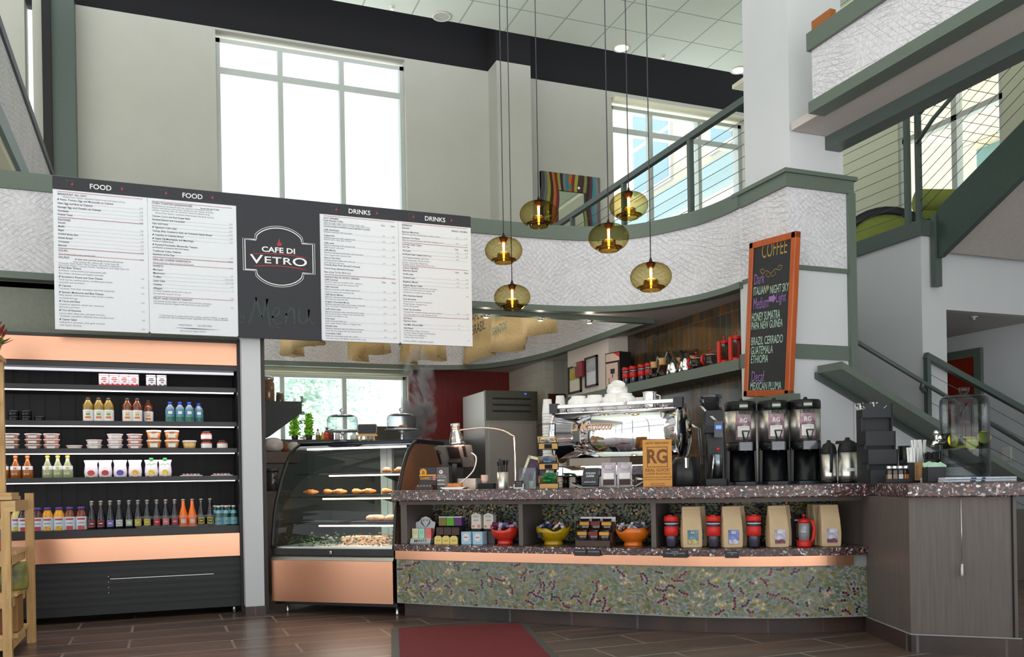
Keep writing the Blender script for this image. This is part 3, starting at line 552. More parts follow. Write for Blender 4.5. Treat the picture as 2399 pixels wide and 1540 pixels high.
# ================================================================ refrigerated display case
FX0, FX1, FY = -1.75, .515, 6.75
fr = thing('refrigerated_display_case', 'tall black open fridge with copper bands filled with bottled drinks', 'refrigerator', (0, 0, 0))
MB().box((FX0, 7.28, .08), (FX1, 7.34, 1.96)).box((FX0, 6.76, 1.90), (FX1, 7.3, 1.97)).box((FX0, 6.78, .06), (FX1, 7.3, .40)).build('cabinet', black, fr)
MB().box((FX0, 6.72, 1.79), (FX1, 6.80, 1.957)).build('header_band', copper, fr, bevel=.004)
MB().box((FX0, 6.71, 1.955), (FX1+.02, 6.8, 1.975)).box((FX0, 6.735, 1.755), (FX1, 6.8, 1.79)).build('header_trim', black, fr)
MB().box((FX1, 6.72, .03), (FX1+.022, 7.34, 1.985)).build('side_panel', black, fr)
MB().box((FX0, 6.725, .415), (FX1, 6.80, .585)).build('base_band', copper, fr, bevel=.004)
gm = MB().box((FX0, 6.765, .05), (FX1, 6.80, .415))
for k in range(6): gm.bar((FX0, 6.76, .37-.048*k), (FX1, 6.76, .37-.048*k), .016, .030)
gm.build('grille', M('dark_green_black', (26, 29, 30), .45, var=.05), fr)
sl = MB().box((-.35, 6.748, .292), (.33, 6.752, .296)); sl.build('grille_strip', steel, fr)
for k in range(4): MB().ball((-.36, 6.748, .31-.037*k), .005, 8).build('screw', steel, fr)
MB().cyl((.47, 6.79, 0), .012, .06).build('foot', steel, fr)
led = M('cold_white_strip', (255, 244, 250), .5, emit=(255, 240, 250), es=3.2)
panelb = MB().box((FX0, 7.265, .6), (FX1, 7.28, 1.9))
for k in range(22): panelb.box((FX0+.1*k, 7.26, .6), (FX0+.1*k+.06, 7.266, 1.9))
panelb.build('back_lining', blackm, fr)
SHZ = []
def shelf(yl, light=True):
    z = atY(350, yl, 6.84).z; SHZ.append(z)
    s = MB().box((FX0, 6.83, z-.022), (FX1-.003, 7.26, z)).box((FX0, 6.815, z-.028), (FX1-.003, 6.835, z+.006)); o = s.build('shelf', black, fr)
    if light:
        MB().box((FX0, 6.84, z-.034), (FX1-.02, 6.862, z-.024)).build('light_strip', led, o)
        area('fridge_strip_light', (FX0/2+FX1/2, 6.86, z-.036), (math.radians(20), 0, 0), FX1-FX0, .02, 1.1, (1, .93, .97))
    return o
for yl, li in ((908, True), (990, True), (1053, True), (1119, True), (1239, False)): shelf(yl, li)
MB().box((FX0, 6.80, .585), (FX1, 6.83, .632)).build('deck_lip', black, fr)
MB().box((FX0, 6.80, 1.735), (FX1-.02, 6.83, 1.752)).build('light_strip', M('white_strip', (225, 225, 232), .5, emit=(235, 235, 245), es=.5), fr)
area('fridge_top_light', (FX0/2+FX1/2, 6.84, 1.73), (math.radians(15), 0, 0), FX1-FX0, .02, .8, (.97, .95, 1))
MB().box((-.18, 6.82, .632), (.42, 6.824, .72)).build('clear_guard', Gl('clear_plastic', (250, 250, 250), (215, 215, 220), .5), fr)
MB().box((-.06, 6.82, .722-.12), (.0, 6.826, .618)).build('price_holder', silver, fr)
PP = {}
def pt(px, sh, Y=6.90): z = SHZ[sh]; y = (908, 990, 1053, 1119, 1239)[sh]; return Vector((atY(px, y, Y).x, Y, z + .0005))
def series(make, spots, label, group, **k):
    out = []
    for i, p in enumerate(spots):
        lb = label(i, len(spots)) if callable(label) else label[i]
        o = make(lb, group) if i == 0 else copy_tree(out[0])
        o.location = p; o['label'] = lb; o['group'] = group; out.append(o)
    return out
# --- cartons, top shelf
def carton(c1):
    def mk(lb, g):
        t = thing('carton', lb, 'carton', group=g); w_, h_ = .066, .092
        MB().rbox((0, 0, h_/2), (w_, w_, h_), .012).build('body', M('carton_white', (232, 226, 228), .5), t)
        a = MB(); a.prism([(-w_/2, 0), (w_/2, 0), (w_/2, .018), (.02, .026), (.006, .016), (-.012, .027), (-.022, .015), (-w_/2, .022)], -w_/2-.001, w_/2+.001, 'y'); a.build('printed_band', M('print_'+c1[0], c1[1], .5), t); MB().box((-w_/2-.0005, -w_/2-.001, h_-.014), (w_/2+.0005, w_/2, h_-.011)).build('printed_stripe', M('print_'+c1[0], c1[1], .5), t)
        tx = MB(); tx.box((-.018, -w_/2-.0012, .05), (.02, -w_/2, .056)).box((-.012, -w_/2-.0012, .062), (.016, -w_/2, .068)).box((-.004, -w_/2-.0012, .036), (.014, -w_/2, .042)); tx.build('print', M('print_'+c1[0], c1[1], .5), t)
        return t
    return mk
series(carton(('scarlet', (196, 34, 44))), [pt(x, 0) for x in (244, 268, 291, 314)], lambda i, n: 'white carton with red print on the top fridge shelf, %s' % lmr(i, n), 'red printed cartons on the top shelf')
series(carton(('umber', (72, 46, 48))), [pt(x, 0) for x in (354, 379)], lambda i, n: 'white carton with brown print on the top fridge shelf, %s one' % lmr(i, n), 'brown printed cartons on the top shelf')
# --- bottles
def bottle(name, prof, body, cap=None, label=None, neck=None, n=18, mark=None, seal=None):
    def mk(lb, g):
        t = thing(name, lb, 'bottle', group=g)
        MB().lathe(prof, n).build('body', body, t)
        if cap: MB().lathe(cap[0], 14).build('cap', cap[1], t)
        if label:
            l = MB(); z0, z1, r, lm = label[:4]; l.lathe([(r, z0), (r, z1)], n, cap0=False, cap1=False); lo = l.build('label', lm, t)
            if mark:
                for mz, mw, mh, mm in mark:
                    q = MB(); k = 7
                    for s in range(k):
                        pass
                    pts = []
                    for j in range(9):
                        a = -PI/2 + (j-4)/4*mw/2/r; pts.append(a)
                    q.loft([[((r+.0007)*math.cos(a), (r+.0007)*math.sin(a), z) for a in pts] for z in (mz-mh/2, mz+mh/2)], cap=False, closed=False); q.build('print', mm, lo)
        if seal: MB().lathe(seal[0], n, cap0=False, cap1=False).build('neck_wrap', seal[1], t)
        return t
    return mk
r = .036
tea_p = [(.032, 0), (.0335, .004), (.0335, .105), (.033, .122), (.020, .148), (.014, .160), (.014, .172)]
def tea(c, c2, nm):
    return bottle('tea_bottle', tea_p, M('glass_'+nm, c, .12, coat=.6, var=.05), ([(.0155, .158), (.0155, .174)], M('cap_brown', (62, 46, 40), .4)), (.008, .088, .0341, M('label_white', (236, 236, 232), .5)), mark=[(.056, .026, .014, M('print_'+nm, c2, .5)), (.034, .034, .014, M('print_orange', (222, 116, 40), .5)), (.072, .036, .003, M('print_dim', (120, 120, 110), .5))])
series(tea((150, 122, 48), (122, 158, 44), 'olive'), [pt(x, 1) for x in (207, 232, 255)], lambda i, n: 'golden iced tea bottle with white label on the second shelf, %s of three' % lmr(i, n), 'golden tea bottles')
series(tea((112, 56, 26), (226, 160, 60), 'amber'), [pt(x, 1, 6.90 if x < 340 else 7.0) for x in (299, 322, 348)], lambda i, n: 'dark amber iced tea bottle on the second shelf, %s of three' % lmr(i, n), 'amber tea bottles')
wat = bottle('water_bottle', [(.029, 0), (.032, .005), (.032, .09), (.029, .1), (.030, .108), (.016, .128), (.013, .136)], M('clear_blue_plastic', (128, 152, 168), .1, coat=.8), ([(.0145, .134), (.0145, .152)], M('cap_blue', (36, 66, 190), .4)), (.006, .098, .0326, M('label_aqua', (86, 140, 160), .4, var=.3, scale=40)), mark=[(.074, .028, .02, chalkw), (.028, .05, .03, M('print_leaf', (54, 116, 84), .5, var=.3, scale=60))])
series(wat, [pt(x, 1, 6.90 if x < 460 else 6.96) for x in (399, 422, 444, 466)], lambda i, n: 'blue capped water bottle on the second shelf, %s of four' % lmr(i, n), 'blue capped water bottles')
def tin(lb, g):
    t = thing('tin', lb, 'tin', group=g); MB().lathe([(.033, 0), (.035, .003), (.035, .034), (.033, .037)], 20).build('body', M('black_tin', (26, 27, 28), .25, metal=.4), t); MB().lathe([(.0355, .026), (.0355, .037)], 20).build('lid', M('tin_lid', (52, 56, 56), .25, metal=.6), t); return t
tp = [(pt(33, 1), 'bottom tin of the left stack'), (pt(33, 1)+Vector((0, 0, .038)), 'top tin of the left stack'), (pt(62, 1), 'bottom tin of the middle stack'), (pt(62, 1)+Vector((0, 0, .038)), 'top tin of the middle stack'), (pt(93, 1), 'single tin right of the stacks')]
series(tin, [p for p, _ in tp], ['black round %s on the second fridge shelf' % l for _, l in tp], 'black tins on the second shelf')
# --- tubs, third shelf
def tub(body, lab, h=.047, rr=.054, lidc=(240, 226, 226), nm='w'):
    def mk(lb, g):
        t = thing('food_tub', lb, 'food tub', group=g); R_ = .0515 if h < .06 else rr
        MB().lathe([(R_*.80, 0), (R_*.96, h*.82)], 22).build('body', body, t)
        MB().lathe([(R_*1.0, h*.80), (R_*1.03, h*.84), (R_*1.03, h*.97), (R_*.99, h)], 22).build('lid', M('tub_lid_'+nm, lidc, .4), t)
        if lab: MB().rbox((0, -R_*.89, h*.42), (.05, .006, h*.42), .002).build('label', M('label_white', (236, 236, 232), .5), t)
        return t
    return mk
wt = M('tub_white', (226, 212, 208), .4); pk = M('tub_rose', (205, 150, 140), .4, var=.2, scale=40); og = M('tub_orange', (206, 140, 84), .35, var=.25, scale=50); br_ = M('tub_brown', (166, 120, 104), .4, var=.2, scale=40)
H1 = .0475
def stack(mk, px, n, what, g, dz=H1, Y=6.905):
    ps = [pt(px, 2, Y)+Vector((0, 0, dz*k+.0005*k)) for k in range(n)]
    pos = {1: ['single'], 2: ['bottom', 'top'], 3: ['bottom', 'middle', 'top']}[n]
    return series(mk, ps, ['%s, %s one' % (what, q) if n > 1 else what for q in pos], g)
G_ = 'lidded food tubs on the third shelf'
H3 = .0365
stack(tub(br_, 1, .036), 26, 3, 'white lidded tub at the left end of the third fridge shelf', G_, H3)
stack(tub(br_, 1, .036), 78, 3, 'white lidded brownish tub in the second stack of the third shelf', G_, H3)
stack(tub(pk, 1, .036), 121, 3, 'white lidded rosy tub in the third stack of the third shelf', G_, H3)
stack(tub(wt, 0, .030), 174, 1, 'single flat white tub between the stacks on the third shelf', G_)
stack(tub(wt, 1, .034), 221, 2, 'plain white tub in the low stack of two on the third shelf', G_, .0345)
stack(tub(wt, 1, .036), 270, 3, 'cream tub with white label in the stack of three above the fruit pouches', G_, H3)
stack(tub(pk, 1, .036), 316, 3, 'pink tub with white label in the stack beside the tall orange tubs', G_, H3)
stack(tub(og, 1, .068, .049, (244, 214, 196), 'peach'), 361, 2, 'tall orange filled tub in the left stack of the third shelf', G_, .0685)
stack(tub(og, 1, .068, .049, (244, 214, 196), 'peach'), 403, 2, 'tall orange filled tub in the right stack of the third shelf', G_, .0685)
stack(tub(M('tub_yellow', (226, 190, 120), .4, var=.15, scale=30), 0, .064, .048, (240, 226, 226)), 444, 1, 'single yellowish tub with rim beside the tall orange stacks', G_)
jar = lambda lb, g: (lambda t: (MB().lathe([(.036, 0), (.038, .004), (.038, .050), (.034, .056)], 20).build('body', M('jar_red', (172, 60, 34), .2, coat=.5), t), MB().lathe([(.0385, .010), (.0385, .042)], 20, cap0=False, cap1=False).build('label', M('label_white', (236, 236, 232), .5), t), MB().lathe([(.036, .054), (.036, .065)], 20).build('lid', black, t), t)[-1])(thing('jar', lb, 'jar', group=g))
series(jar, [pt(484, 2), pt(484, 2)+Vector((0, 0, .0655)), pt(521, 2)+Vector((0, .0, 0))], ['black lidded red jar, bottom of the pair on the third shelf', 'black lidded red jar, top of the pair on the third shelf', 'black lidded jar alone at the right end of the third shelf'], 'black lidded jars on the third shelf')
# --- clamp bottles, pouches, trays: fourth shelf
def clamp(c, nm, capc): return bottle('lemonade_bottle', [(.032, 0), (.035, .005), (.035, .05), (.028, .085), (.014, .122), (.011, .150)], M('glass_'+nm, c, .12, coat=.6), ([(.0135, .146), (.015, .150), (.013, .161)], M('cap_'+nm, capc, .4)), (.058, .088, .0325, M('label_pale', (232, 236, 238), .5)), mark=[(.072, .02, .012, M('print_'+nm, capc, .5))])
series(clamp((148, 84, 26), 'orange_soda', (222, 112, 60)), [pt(x, 3) for x in (8, 37, 65)], lambda i, n: 'orange soda bottle with white neck label at the left of the fourth shelf, %s' % lmr(i, n), 'orange soda bottles')
series(clamp((150, 160, 120), 'lemonade', (226, 182, 60)), [pt(x, 3) for x in (112, 136, 159)], lambda i, n: 'pale lemonade bottle with yellow cap on the fourth shelf, %s' % lmr(i, n), 'pale lemonade bottles')
def pouch(nm, c, cap=None, base=None):
    def mk(lb, g):
        t = thing('fruit_pouch', lb, 'pouch', group=g); rings = []
        for z, wx, wy in ((0, .034, .020), (.008, .042, .026), (.04, .0455, .026), (.07, .0425, .020), (.09, .039, .014), (.105, .041, .009), (.118, .046, .004), (.126, .045, .002)):
            rings.append([(wx*math.copysign(abs(math.cos(a))**.85, math.cos(a)), wy*math.sin(a), z) for a in [2*PI*k/16 for k in range(16)]])
        m = MB(); m.smooth = True; m.loft(rings); m.build('body', M('pouch_white', (232, 224, 232), .3, var=.04, bump=.3, scale=18), t)
        a = MB(); a.prism([(.024*math.cos(2*PI*k/14), .036+.020*math.sin(2*PI*k/14)) for k in range(14)], -.0265, -.02, 'y'); a.build('print', M('pouch_'+nm, c, .4, var=.3, scale=60), t)
        if base: MB().prism([(-.030, .003), (.030, .003), (.032, .012), (-.032, .012)], -.0245, .018, 'y').build('base_band', M('pouch_base_'+base[0], base[1], .4), t)
        if cap: MB().cyl((0, 0, .124), .017, .016, 12, .014).build('cap', M('cap_green', (48, 176, 70), .4), t)
        if cap: MB().ribbon([(-.03, .088), (-.012, .098), (.0, .088), (.014, .098), (.03, .094)], .005, -.0205).build('lettering', M('cap_green', (48, 176, 70), .4), t)
        return t
    return mk
for px, nm, c, base, d in ((214, 'apple', (196, 60, 50), ('moss', (110, 150, 70)), 'red apple print, leftmost pouch'), (247, 'cherry', (178, 42, 56), ('moss', (110, 150, 70)), 'cherry print, second pouch from left'), (282, 'berry', (84, 70, 170), None, 'blue berry print'), (317, 'peach', (230, 178, 60), ('rose', (190, 60, 90)), 'peach print'), ):
    o = pouch(nm, c, None, base)('white fruit pouch with %s on the fourth shelf' % d, 'fruit pouches'); o.location = pt(px, 3)
series(pouch('lemon', (226, 206, 70), True, ('brick', (196, 66, 40))), [pt(355, 3), pt(387, 3)], lambda i, n: 'white pouch with green screw cap, the %s one of two' % lmr(i, n), 'green capped pouches')
def tray(lb, g):
    t = thing('snack_tray', lb, 'tray', group=g); MB().rbox((0, 0, .006), (.155, .1, .012), .012).build('base', M('tray_white', (228, 226, 230), .35), t)
    MB().rbox((0, 0, .019), (.135, .085, .014), .012).build('lid', Gl('clear_lid', (245, 240, 240), (190, 180, 180), .8, .1), t)
    for k in range(5): MB().ball((-.05+.025*k, 0, .016), .011, 8, .6).build('filling', M('filling_%d' % (k % 2), ((206, 128, 110), (220, 190, 160))[k % 2], .5), t)
    return t
series(tray, [pt(448, 3, 6.92), pt(520, 3, 6.92)], lambda i, n: 'flat clear lidded snack tray on the fourth shelf, %s one' % lmr(i, n), 'snack trays')
# --- bottom deck
def juice(nm, c, lc): return bottle('juice_bottle', [(.034, 0), (.0362, .006), (.0362, .105), (.032, .122), (.023, .142), (.022, .150)], M('juice_'+nm, c, .12, coat=.6), ([(.026, .148), (.027, .152), (.026, .166)], M('cap_purple', (66, 44, 120), .4)), (.008, .098, .0368, M('label_sky', (206, 216, 226), .5)), mark=[(.082, .05, .012, M('print_brick', (190, 60, 50), .5)), (.055, .04, .006, M('print_bluegrey', (110, 130, 160), .5)), (.022, .044, .026, M('print_'+nm, lc, .5, var=.4, scale=70))])
jl = [(40, 'pale_yellow', (208, 196, 110), (220, 190, 60)), (57, 'grape', (52, 30, 38), (190, 50, 60)), (89, 'berry', (74, 34, 44), (180, 60, 90)), (112, 'mango', (222, 150, 30), (230, 160, 50)), (139, 'pineapple', (228, 160, 36), (230, 170, 40)), (164, 'apple', (120, 56, 22), (190, 70, 70)), (191, 'cider', (112, 46, 22), (190, 80, 80))]
jd = ['pale yellow juice behind the pine post', 'dark grape juice between the rack posts', 'dark berry juice right of the rack post', 'mango yellow juice, left of the yellow pair', 'bright yellow juice, right of the yellow pair', 'brown apple juice, left of the brown pair', 'brown cider juice beside the first black bottle']
for (px, nm, c, lc), d in zip(jl, jd): juice(nm, c, lc)('purple capped bottle of %s on the bottom deck' % d, 'purple capped juice bottles').location = pt(px, 4, 7.02 if px == 40 else 6.90)
soda_p = [(.029, 0), (.032, .006), (.032, .075), (.026, .105), (.014, .150), (.011, .188), (.012, .196)]
def soda(nm, ring, inner, wrap=True, body=None, foil=(122, 118, 110)):
    b = body or M('glass_black', (22, 24, 27), .1, coat=.7)
    f = bottle('soda_bottle', soda_p, b, ([(.0135, .193), (.015, .195), (.013, .204)], M('cap_steel', (150, 140, 130), .3, metal=.6)), (.02, .022, .0322, b), mark=[(.045, .046, .046, M('ring_'+nm, ring, .5)), (.045, .034, .030, M('disc_'+nm, inner, .5)), (.045, .026, .007, chalkw)], seal=([(.0125, .155), (.0118, .192)], M('foil_%d' % foil[0], foil, .35, metal=.5)) if wrap else None)
    return f
rows = [(215.6, 'crimson', (150, 40, 50), (26, 26, 30), 'crimson ring label, leftmost black bottle'), (237, 'crimson', (150, 40, 50), (26, 26, 30), 'crimson ring label, second black bottle'), (259, 'violet', (112, 106, 170), (120, 116, 176), 'violet label'), (280, 'grey', (200, 204, 204), (150, 156, 150), 'silver grey label behind the clear guard'), (303, 'green', (140, 158, 130), (190, 200, 180), 'pale green label'), (324, 'yellow', (206, 190, 70), (190, 170, 60), 'yellow label, left of the yellow pair'), (345.5, 'yellow', (206, 190, 70), (190, 170, 60), 'yellow label, right of the yellow pair'), (368, 'red', (196, 50, 60), (190, 60, 66), 'red label'), (389, 'pink', (222, 120, 130), (220, 130, 140), 'pink label'), (410, 'ruby', (170, 50, 66), (176, 90, 100), 'ruby label beside the orange bottles')]
for px, nm, a, b, d in rows: soda(nm, a, b)('tall black soda bottle with %s' % d, 'tall soda bottles on the bottom deck').location = pt(px, 4)
for px, d in ((430, 'left'), (451, 'right')): soda('coral', (238, 128, 90), (236, 220, 214), False, M('orange_soda', (236, 110, 10), .12, coat=.6))('tall bright orange soda bottle, %s of the two' % d, 'tall soda bottles on the bottom deck').location = pt(px, 4)
for px, d in ((472, 'left'), (493, 'right')): soda('mustard', (196, 176, 40), (38, 42, 46), False)('tall black bottle with mustard ring label and pale top, %s of two' % d, 'tall soda bottles on the bottom deck').location = pt(px, 4)
sp = bottle('sparkling_water_bottle', [(.026, 0), (.029, .005), (.029, .07), (.022, .095), (.012, .122), (.012, .140)], M('glass_green', (24, 74, 54), .1, coat=.7), ([(.0145, .136), (.0145, .150)], M('cap_pale', (226, 214, 214), .4)), (.012, .064, .0295, M('label_teal', (122, 184, 200), .5)), mark=[(.036, .014, .012, M('print_rust', (196, 110, 90), .5))], seal=([(.0235, .092), (.0155, .115)], M('label_teal', (122, 184, 200), .5)))
spots = [pt(513, 4), pt(531, 4), pt(548, 4), pt(505, 4, 7.0), pt(522, 4, 7.0), pt(538, 4, 7.0)]
series(sp, spots, ['small green sparkling water bottle in the %s row, %s' % (('front', 'back')[i // 3], ('left', 'middle', 'right')[i % 3]) for i in range(6)], 'small green water bottles')

# ================================================================ stepped pine rack at the left edge
pine = M('pine_wood', (204, 164, 108), .5, var=.16, scale=5, stretch=(10, 10, 1)); pine_h = M('pine_board', (210, 172, 118), .5, var=.14, scale=5, stretch=(1.2, 12, 12))
rk = thing('pine_rack', 'stepped pine display rack at the left edge of the picture', 'rack', (-.79, 5.8, 0))
def post(x, y, z0, z1, wx=.045, wy=.045): MB().box((x-wx/2, y-wy/2, z0), (x+wx/2, y+wy/2, z1)).build('post', pine, rk)
for x in (-.015, -.95):
    post(x, -.235, 0, .86); post(x+.055, .255, 0, .90)
for x in (-.10, -.95): post(x, .21, .90, 1.69)
for z in (.10, .33, .56): MB().box((-.98, -.21, z), (.03, .24, z+.02)).box((-.98, -.24, z-.06), (.01, -.215, z+.025)).box((-.02, -.24, z-.055), (.012, .26, z+.0)).build('shelf', pine_h, rk)
MB().box((-1.0, -.27, .865), (.02, .05, .885)).box((-.02, -.26, .80), (.035, .29, .86)).box((-1, .0, .885), (-.02, .29, .905)).build('top_board', pine_h, rk)
for z in (1.18, 1.42): MB().box((-1.0, .0, z), (-.10, .24, z+.02)).box((-1.0, .19, z-.03), (-.08, .215, z+.03)).build('shelf', pine_h, rk)
MB().box((-1.02, .0, 1.675), (-.07, .26, 1.70)).build('top_board', pine_h, rk)
pot = thing('flower_pot', 'olive yellow pot with rust red flowers on top of the pine rack', 'plant', (-.925, 5.93, 1.701))
MB().lathe([(.035, 0), (.05, .03), (.075, .10), (.07, .10)], 18).build('pot', M('olive_glaze', (136, 122, 30), .35, var=.2), pot)
fo = MB(); random.seed(3)
for k in range(46):
    a = random.uniform(0, 2*PI); rr = random.uniform(.0, .075); z = .09+random.uniform(0, .11)*(1-rr/.11); b = Vector((rr*math.cos(a), rr*math.sin(a), z)); d = Vector((math.cos(a)*.6, math.sin(a)*.6, 1)).normalized(); s = Vector((-math.sin(a), math.cos(a), 0))
    fo.poly([b-s*.012, b+d*.03-s*.016, b+d*.06, b+d*.03+s*.016, b+s*.012])
fo.build('flowers', M('rust_petals', (150, 52, 34), .6, var=.4, scale=30), pot)
lv = MB()
for k in range(14):
    a = k*.45; b = Vector((.06*math.cos(a), .06*math.sin(a), .07)); d = Vector((math.cos(a), math.sin(a), .5)); s = Vector((-math.sin(a), math.cos(a), 0))
    lv.poly([b-s*.014, b+d*.04-s*.012, b+d*.07, b+d*.04+s*.012, b+s*.014])
lv.build('leaves', M('olive_leaf', (120, 124, 34), .5, var=.3), pot)
def sack(name, lb, cat, loc, w_, h_, m, tilt=0, g=None):
    t = MB(); t.smooth = True; rings = []
    for z, wx, wy in ((0, .46, .22), (.1, .5, .28), (.5, .5, .24), (.85, .47, .12), (1, .46, .02)):
        rings.append([(w_*wx*math.copysign(abs(math.cos(a))**.6, math.cos(a)), w_*wy*math.sin(a), h_*z) for a in [2*PI*k/14 for k in range(14)]])
    t.loft(rings); o = t.build(name, m, loc=loc, rotz=tilt); return tag(o, lb, cat, g)
sack('snack_bag', 'green and red snack bag on the middle shelf of the pine rack', 'bag', (-.80, 5.74, .351), .16, .16, VC('x') if False else M('snack_print', (120, 116, 60), .35, var=.7, scale=14), .3)
sack('snack_bag', 'cream snack bag leaning behind the green bag on the pine rack', 'bag', (-.86, 5.90, .351), .16, .17, M('snack_cream', (206, 184, 130), .4, var=.5, scale=12), .2)
tag(MB().rbox((0, 0, .10), (.09, .2, .2), .004).build('brown_box', M('brown_carton', (126, 70, 30), .5, var=.1), loc=(-.87, 5.72, .121)), 'reddish brown box on the lowest shelf of the pine rack', 'box')
tag(MB().rbox((0, 0, .10), (.05, .20, .19), .004).build('brown_box', M('tan_carton', (150, 110, 60), .5, var=.1), loc=(-.79, 5.75, .121)), 'tan box beside the reddish box on the lowest rack shelf', 'box')
for k, (c, d) in enumerate((((190, 60, 50), 'red'), ((70, 84, 110), 'slate blue'), ((210, 180, 90), 'yellow'))):
    tag(MB().rbox((0, 0, .03), (.08, .1, .06), .004).build('snack_box', M('snack_box_%d' % k, c, .45, var=.3, scale=40), loc=(-.87, 5.68+.005*k, .581+.0605*k)), 'small %s snack box stacked on the upper shelf of the pine rack' % d, 'box', 'snack boxes on the rack')
sack('coffee_bag', 'blue violet bag on the high shelf of the pine rack', 'bag', (-.955, 5.93, 1.201), .10, .13, M('violet_bag', (92, 88, 130), .4, var=.3, scale=20), .2)
# ================================================================ pastry case
def fr2(P, ang):
    c, s = math.cos(ang), math.sin(ang); return lambda x, y, z: Vector((P[0]+x*c-y*s, P[1]+x*s+y*c, z))
CA = math.atan2(-.635, .773); CP = Vector((.716, 6.622, 0)); CL = .968; W = fr2(CP, CA)
pc = thing('pastry_case', 'curved glass pastry case with copper base panel', 'display case', CP, CA)
darkw = M('dark_brown_wood', (46, 34, 30)); amber_w = M('case_brown_side', (118, 82, 58), .45, var=.06, scale=6)
MB().box((.0, .06, .06), (CL, .92, .46)).build('cabinet', black, pc)
MB().box((.0, .0, .085), (CL-.002, .03, .385)).build('front_panel', copper, pc, bevel=.004)
MB().prism([(-.0, .385), (.03, .385), (.06, .425), (.035, .425)], .0, CL, 'x').build('front_ledge', steel, pc)
MB().box((0, .015, .42), (CL, .06, .466)).build('front_rail', black, pc)
MB().lathe([(.011, 0), (.011, .012), (.006, .016)], 12).build('lock', chrome, pc, loc=(CL*.5, .015, .443)).rotation_euler.x = PI/2
for x in (.07, CL-.02): MB().lathe([(.014, 0), (.012, .01), (.012, .07)], 12).build('foot', steel, pc, loc=(x, .10, 0))
PR = [tuple(p)[:2] for p in spline([(.022, .463, 0), (.062, .724, 0), (.12, .883, 0), (.183, 1.012, 0), (.264, 1.127, 0), (.345, 1.195, 0), (.43, 1.232, 0)], 5)]
for x in (0, CL): MB().tube([(x, y, z) for y, z in PR], .013, 8).build('side_frame', black, pc)
g = MB(); g.smooth = True; g.loft([[(x, y, z) for x in (.008, CL-.008)] for y, z in PR], cap=False, closed=False); g.build('curved_glass', Gl('case_glass', (244, 249, 248), (190, 205, 205), 1.0, .015, .25), pc)
side = [(y, z) for y, z in PR] + [(.93, 1.235), (.96, 1.17), (.92, .465)]
MB().prism(side, CL-.006, CL+.006, 'x').build('side_panel', amber_w, pc)
MB().prism([(y+.01, z) for y, z in PR[:-1]] + [(.90, 1.22), (.90, .465)], -.004, .002, 'x').build('side_glass', Gl('case_glass', (244, 249, 248)), pc)
MB().box((-.01, .42, 1.215), (CL+.01, .94, 1.243)).build('top', M('dark_steel_top', (40, 44, 56), .2, metal=.5), pc)
MB().tube([(-.015, .425, 1.228), (CL+.015, .425, 1.228)], .017, 12).build('top_rail', M('dark_steel_top', (40, 44, 56)), pc)
MB().box((.02, .05, .466), (CL-.02, .90, .478)).build('deck', steel, pc)
MB().box((.46, .86, .48), (.56, .90, 1.21)).box((.50, .85, .5), (.52, .862, 1.2)).build('back_post', white, pc)
MB().box((.0, .90, .46), (.46, .915, .80)).box((.56, .90, .46), (CL, .915, .70)).build('back_door', M('smoked_back', (70, 70, 72), .3), pc)
gs = Gl('shelf_glass', (235, 246, 242), (150, 190, 180), .8)
warm = M('warm_strip', (255, 220, 190), .5, emit=(255, 206, 168), es=6)
for z, d0 in ((1.0, .30), (.83, .20), (.635, .14)):
    s = MB().box((.02, d0, z-.004), (CL-.02, .80, z+.004)).build('glass_shelf', gs, pc)
    MB().tube([(.30, d0+.03, z-.014), (CL-.06, d0+.03, z-.014)], .006, 6).build('light_strip', warm, s)
    for x in (.40, .62): MB().prism([(.86, z-.07), (.86, z-.005), (d0+.2, z-.005)], x-.004, x+.004, 'x').build('bracket', black, s)
MB().tube([(.10, .36, 1.19), (CL-.05, .36, 1.19)], .008, 8).build('light_tube', M('cold_white_strip', None), pc)
for z, d0, pw in ((1.17, .45, 4), (.97, .4, 2.2), (.80, .35, 2.5), (.61, .32, 2.5)):
    l = area('case_light', W(.55, d0, z), (0, 0, CA), .7, .08, pw, (1, .86, .74))
bake = M('baked_crust', (196, 118, 58), .55, var=.35, scale=45, bump=.4); icing = M('icing', (236, 228, 216), .5)
def pastry(nm, lb, x, y, z, kind, a=0, s=1, group=None):
    if kind == 'croissant':
        m = MB(); m.smooth = True; rings = []
        for k in range(9):
            t = (k-4)/4; rr = .026*s*(1-abs(t)**1.6*.75)*(1.12 if k % 2 else .95); c = Vector((.055*s*t, .022*s*t*t, .020*s)); rings.append([c+Vector((0, rr*math.cos(q), rr*.8*math.sin(q))) for q in [2*PI*j/12 for j in range(12)]])
        m.loft(rings); o = m.build(nm, bake, loc=W(x, y, z+.003), rotz=CA+a)
    elif kind == 'ring':
        m = MB(); m.smooth = True; m.lathe([(.012*s, .01), (.018*s, .0), (.05*s, .0), (.062*s, .014), (.058*s, .032), (.04*s, .044), (.018*s, .036), (.012*s, .012)], 22, cap0=False, cap1=False); o = m.build(nm, M('glazed_ring', (222, 166, 128), .35, var=.2, scale=30), loc=W(x, y, z+.001)); 
    else:
        m = MB(); m.smooth = True; m.lathe([(.03*s, 0), (.042*s, .008), (.040*s, .022), (.02*s, .032), (.001, .034)], 16); o = m.build(nm, bake, loc=W(x, y, z)); q = MB(); q.smooth = True; q.lathe([(.026*s, .0285), (.02*s, .036), (.001, .040)], 12); q.build('icing', icing, o)
    return tag(o, lb, 'pastry', group)
def plate(nm, lb, x, y, z, w_, d_, m, cat='tray'):
    t = MB().rbox((0, 0, .004), (w_, d_, .008), .02).build(nm, m, loc=W(x, y, z), rotz=CA); return tag(t, lb, cat)
plate('serving_tray', 'dark tray of croissants on the middle glass shelf of the pastry case', .44, .42, .8345, .78, .26, blackm)
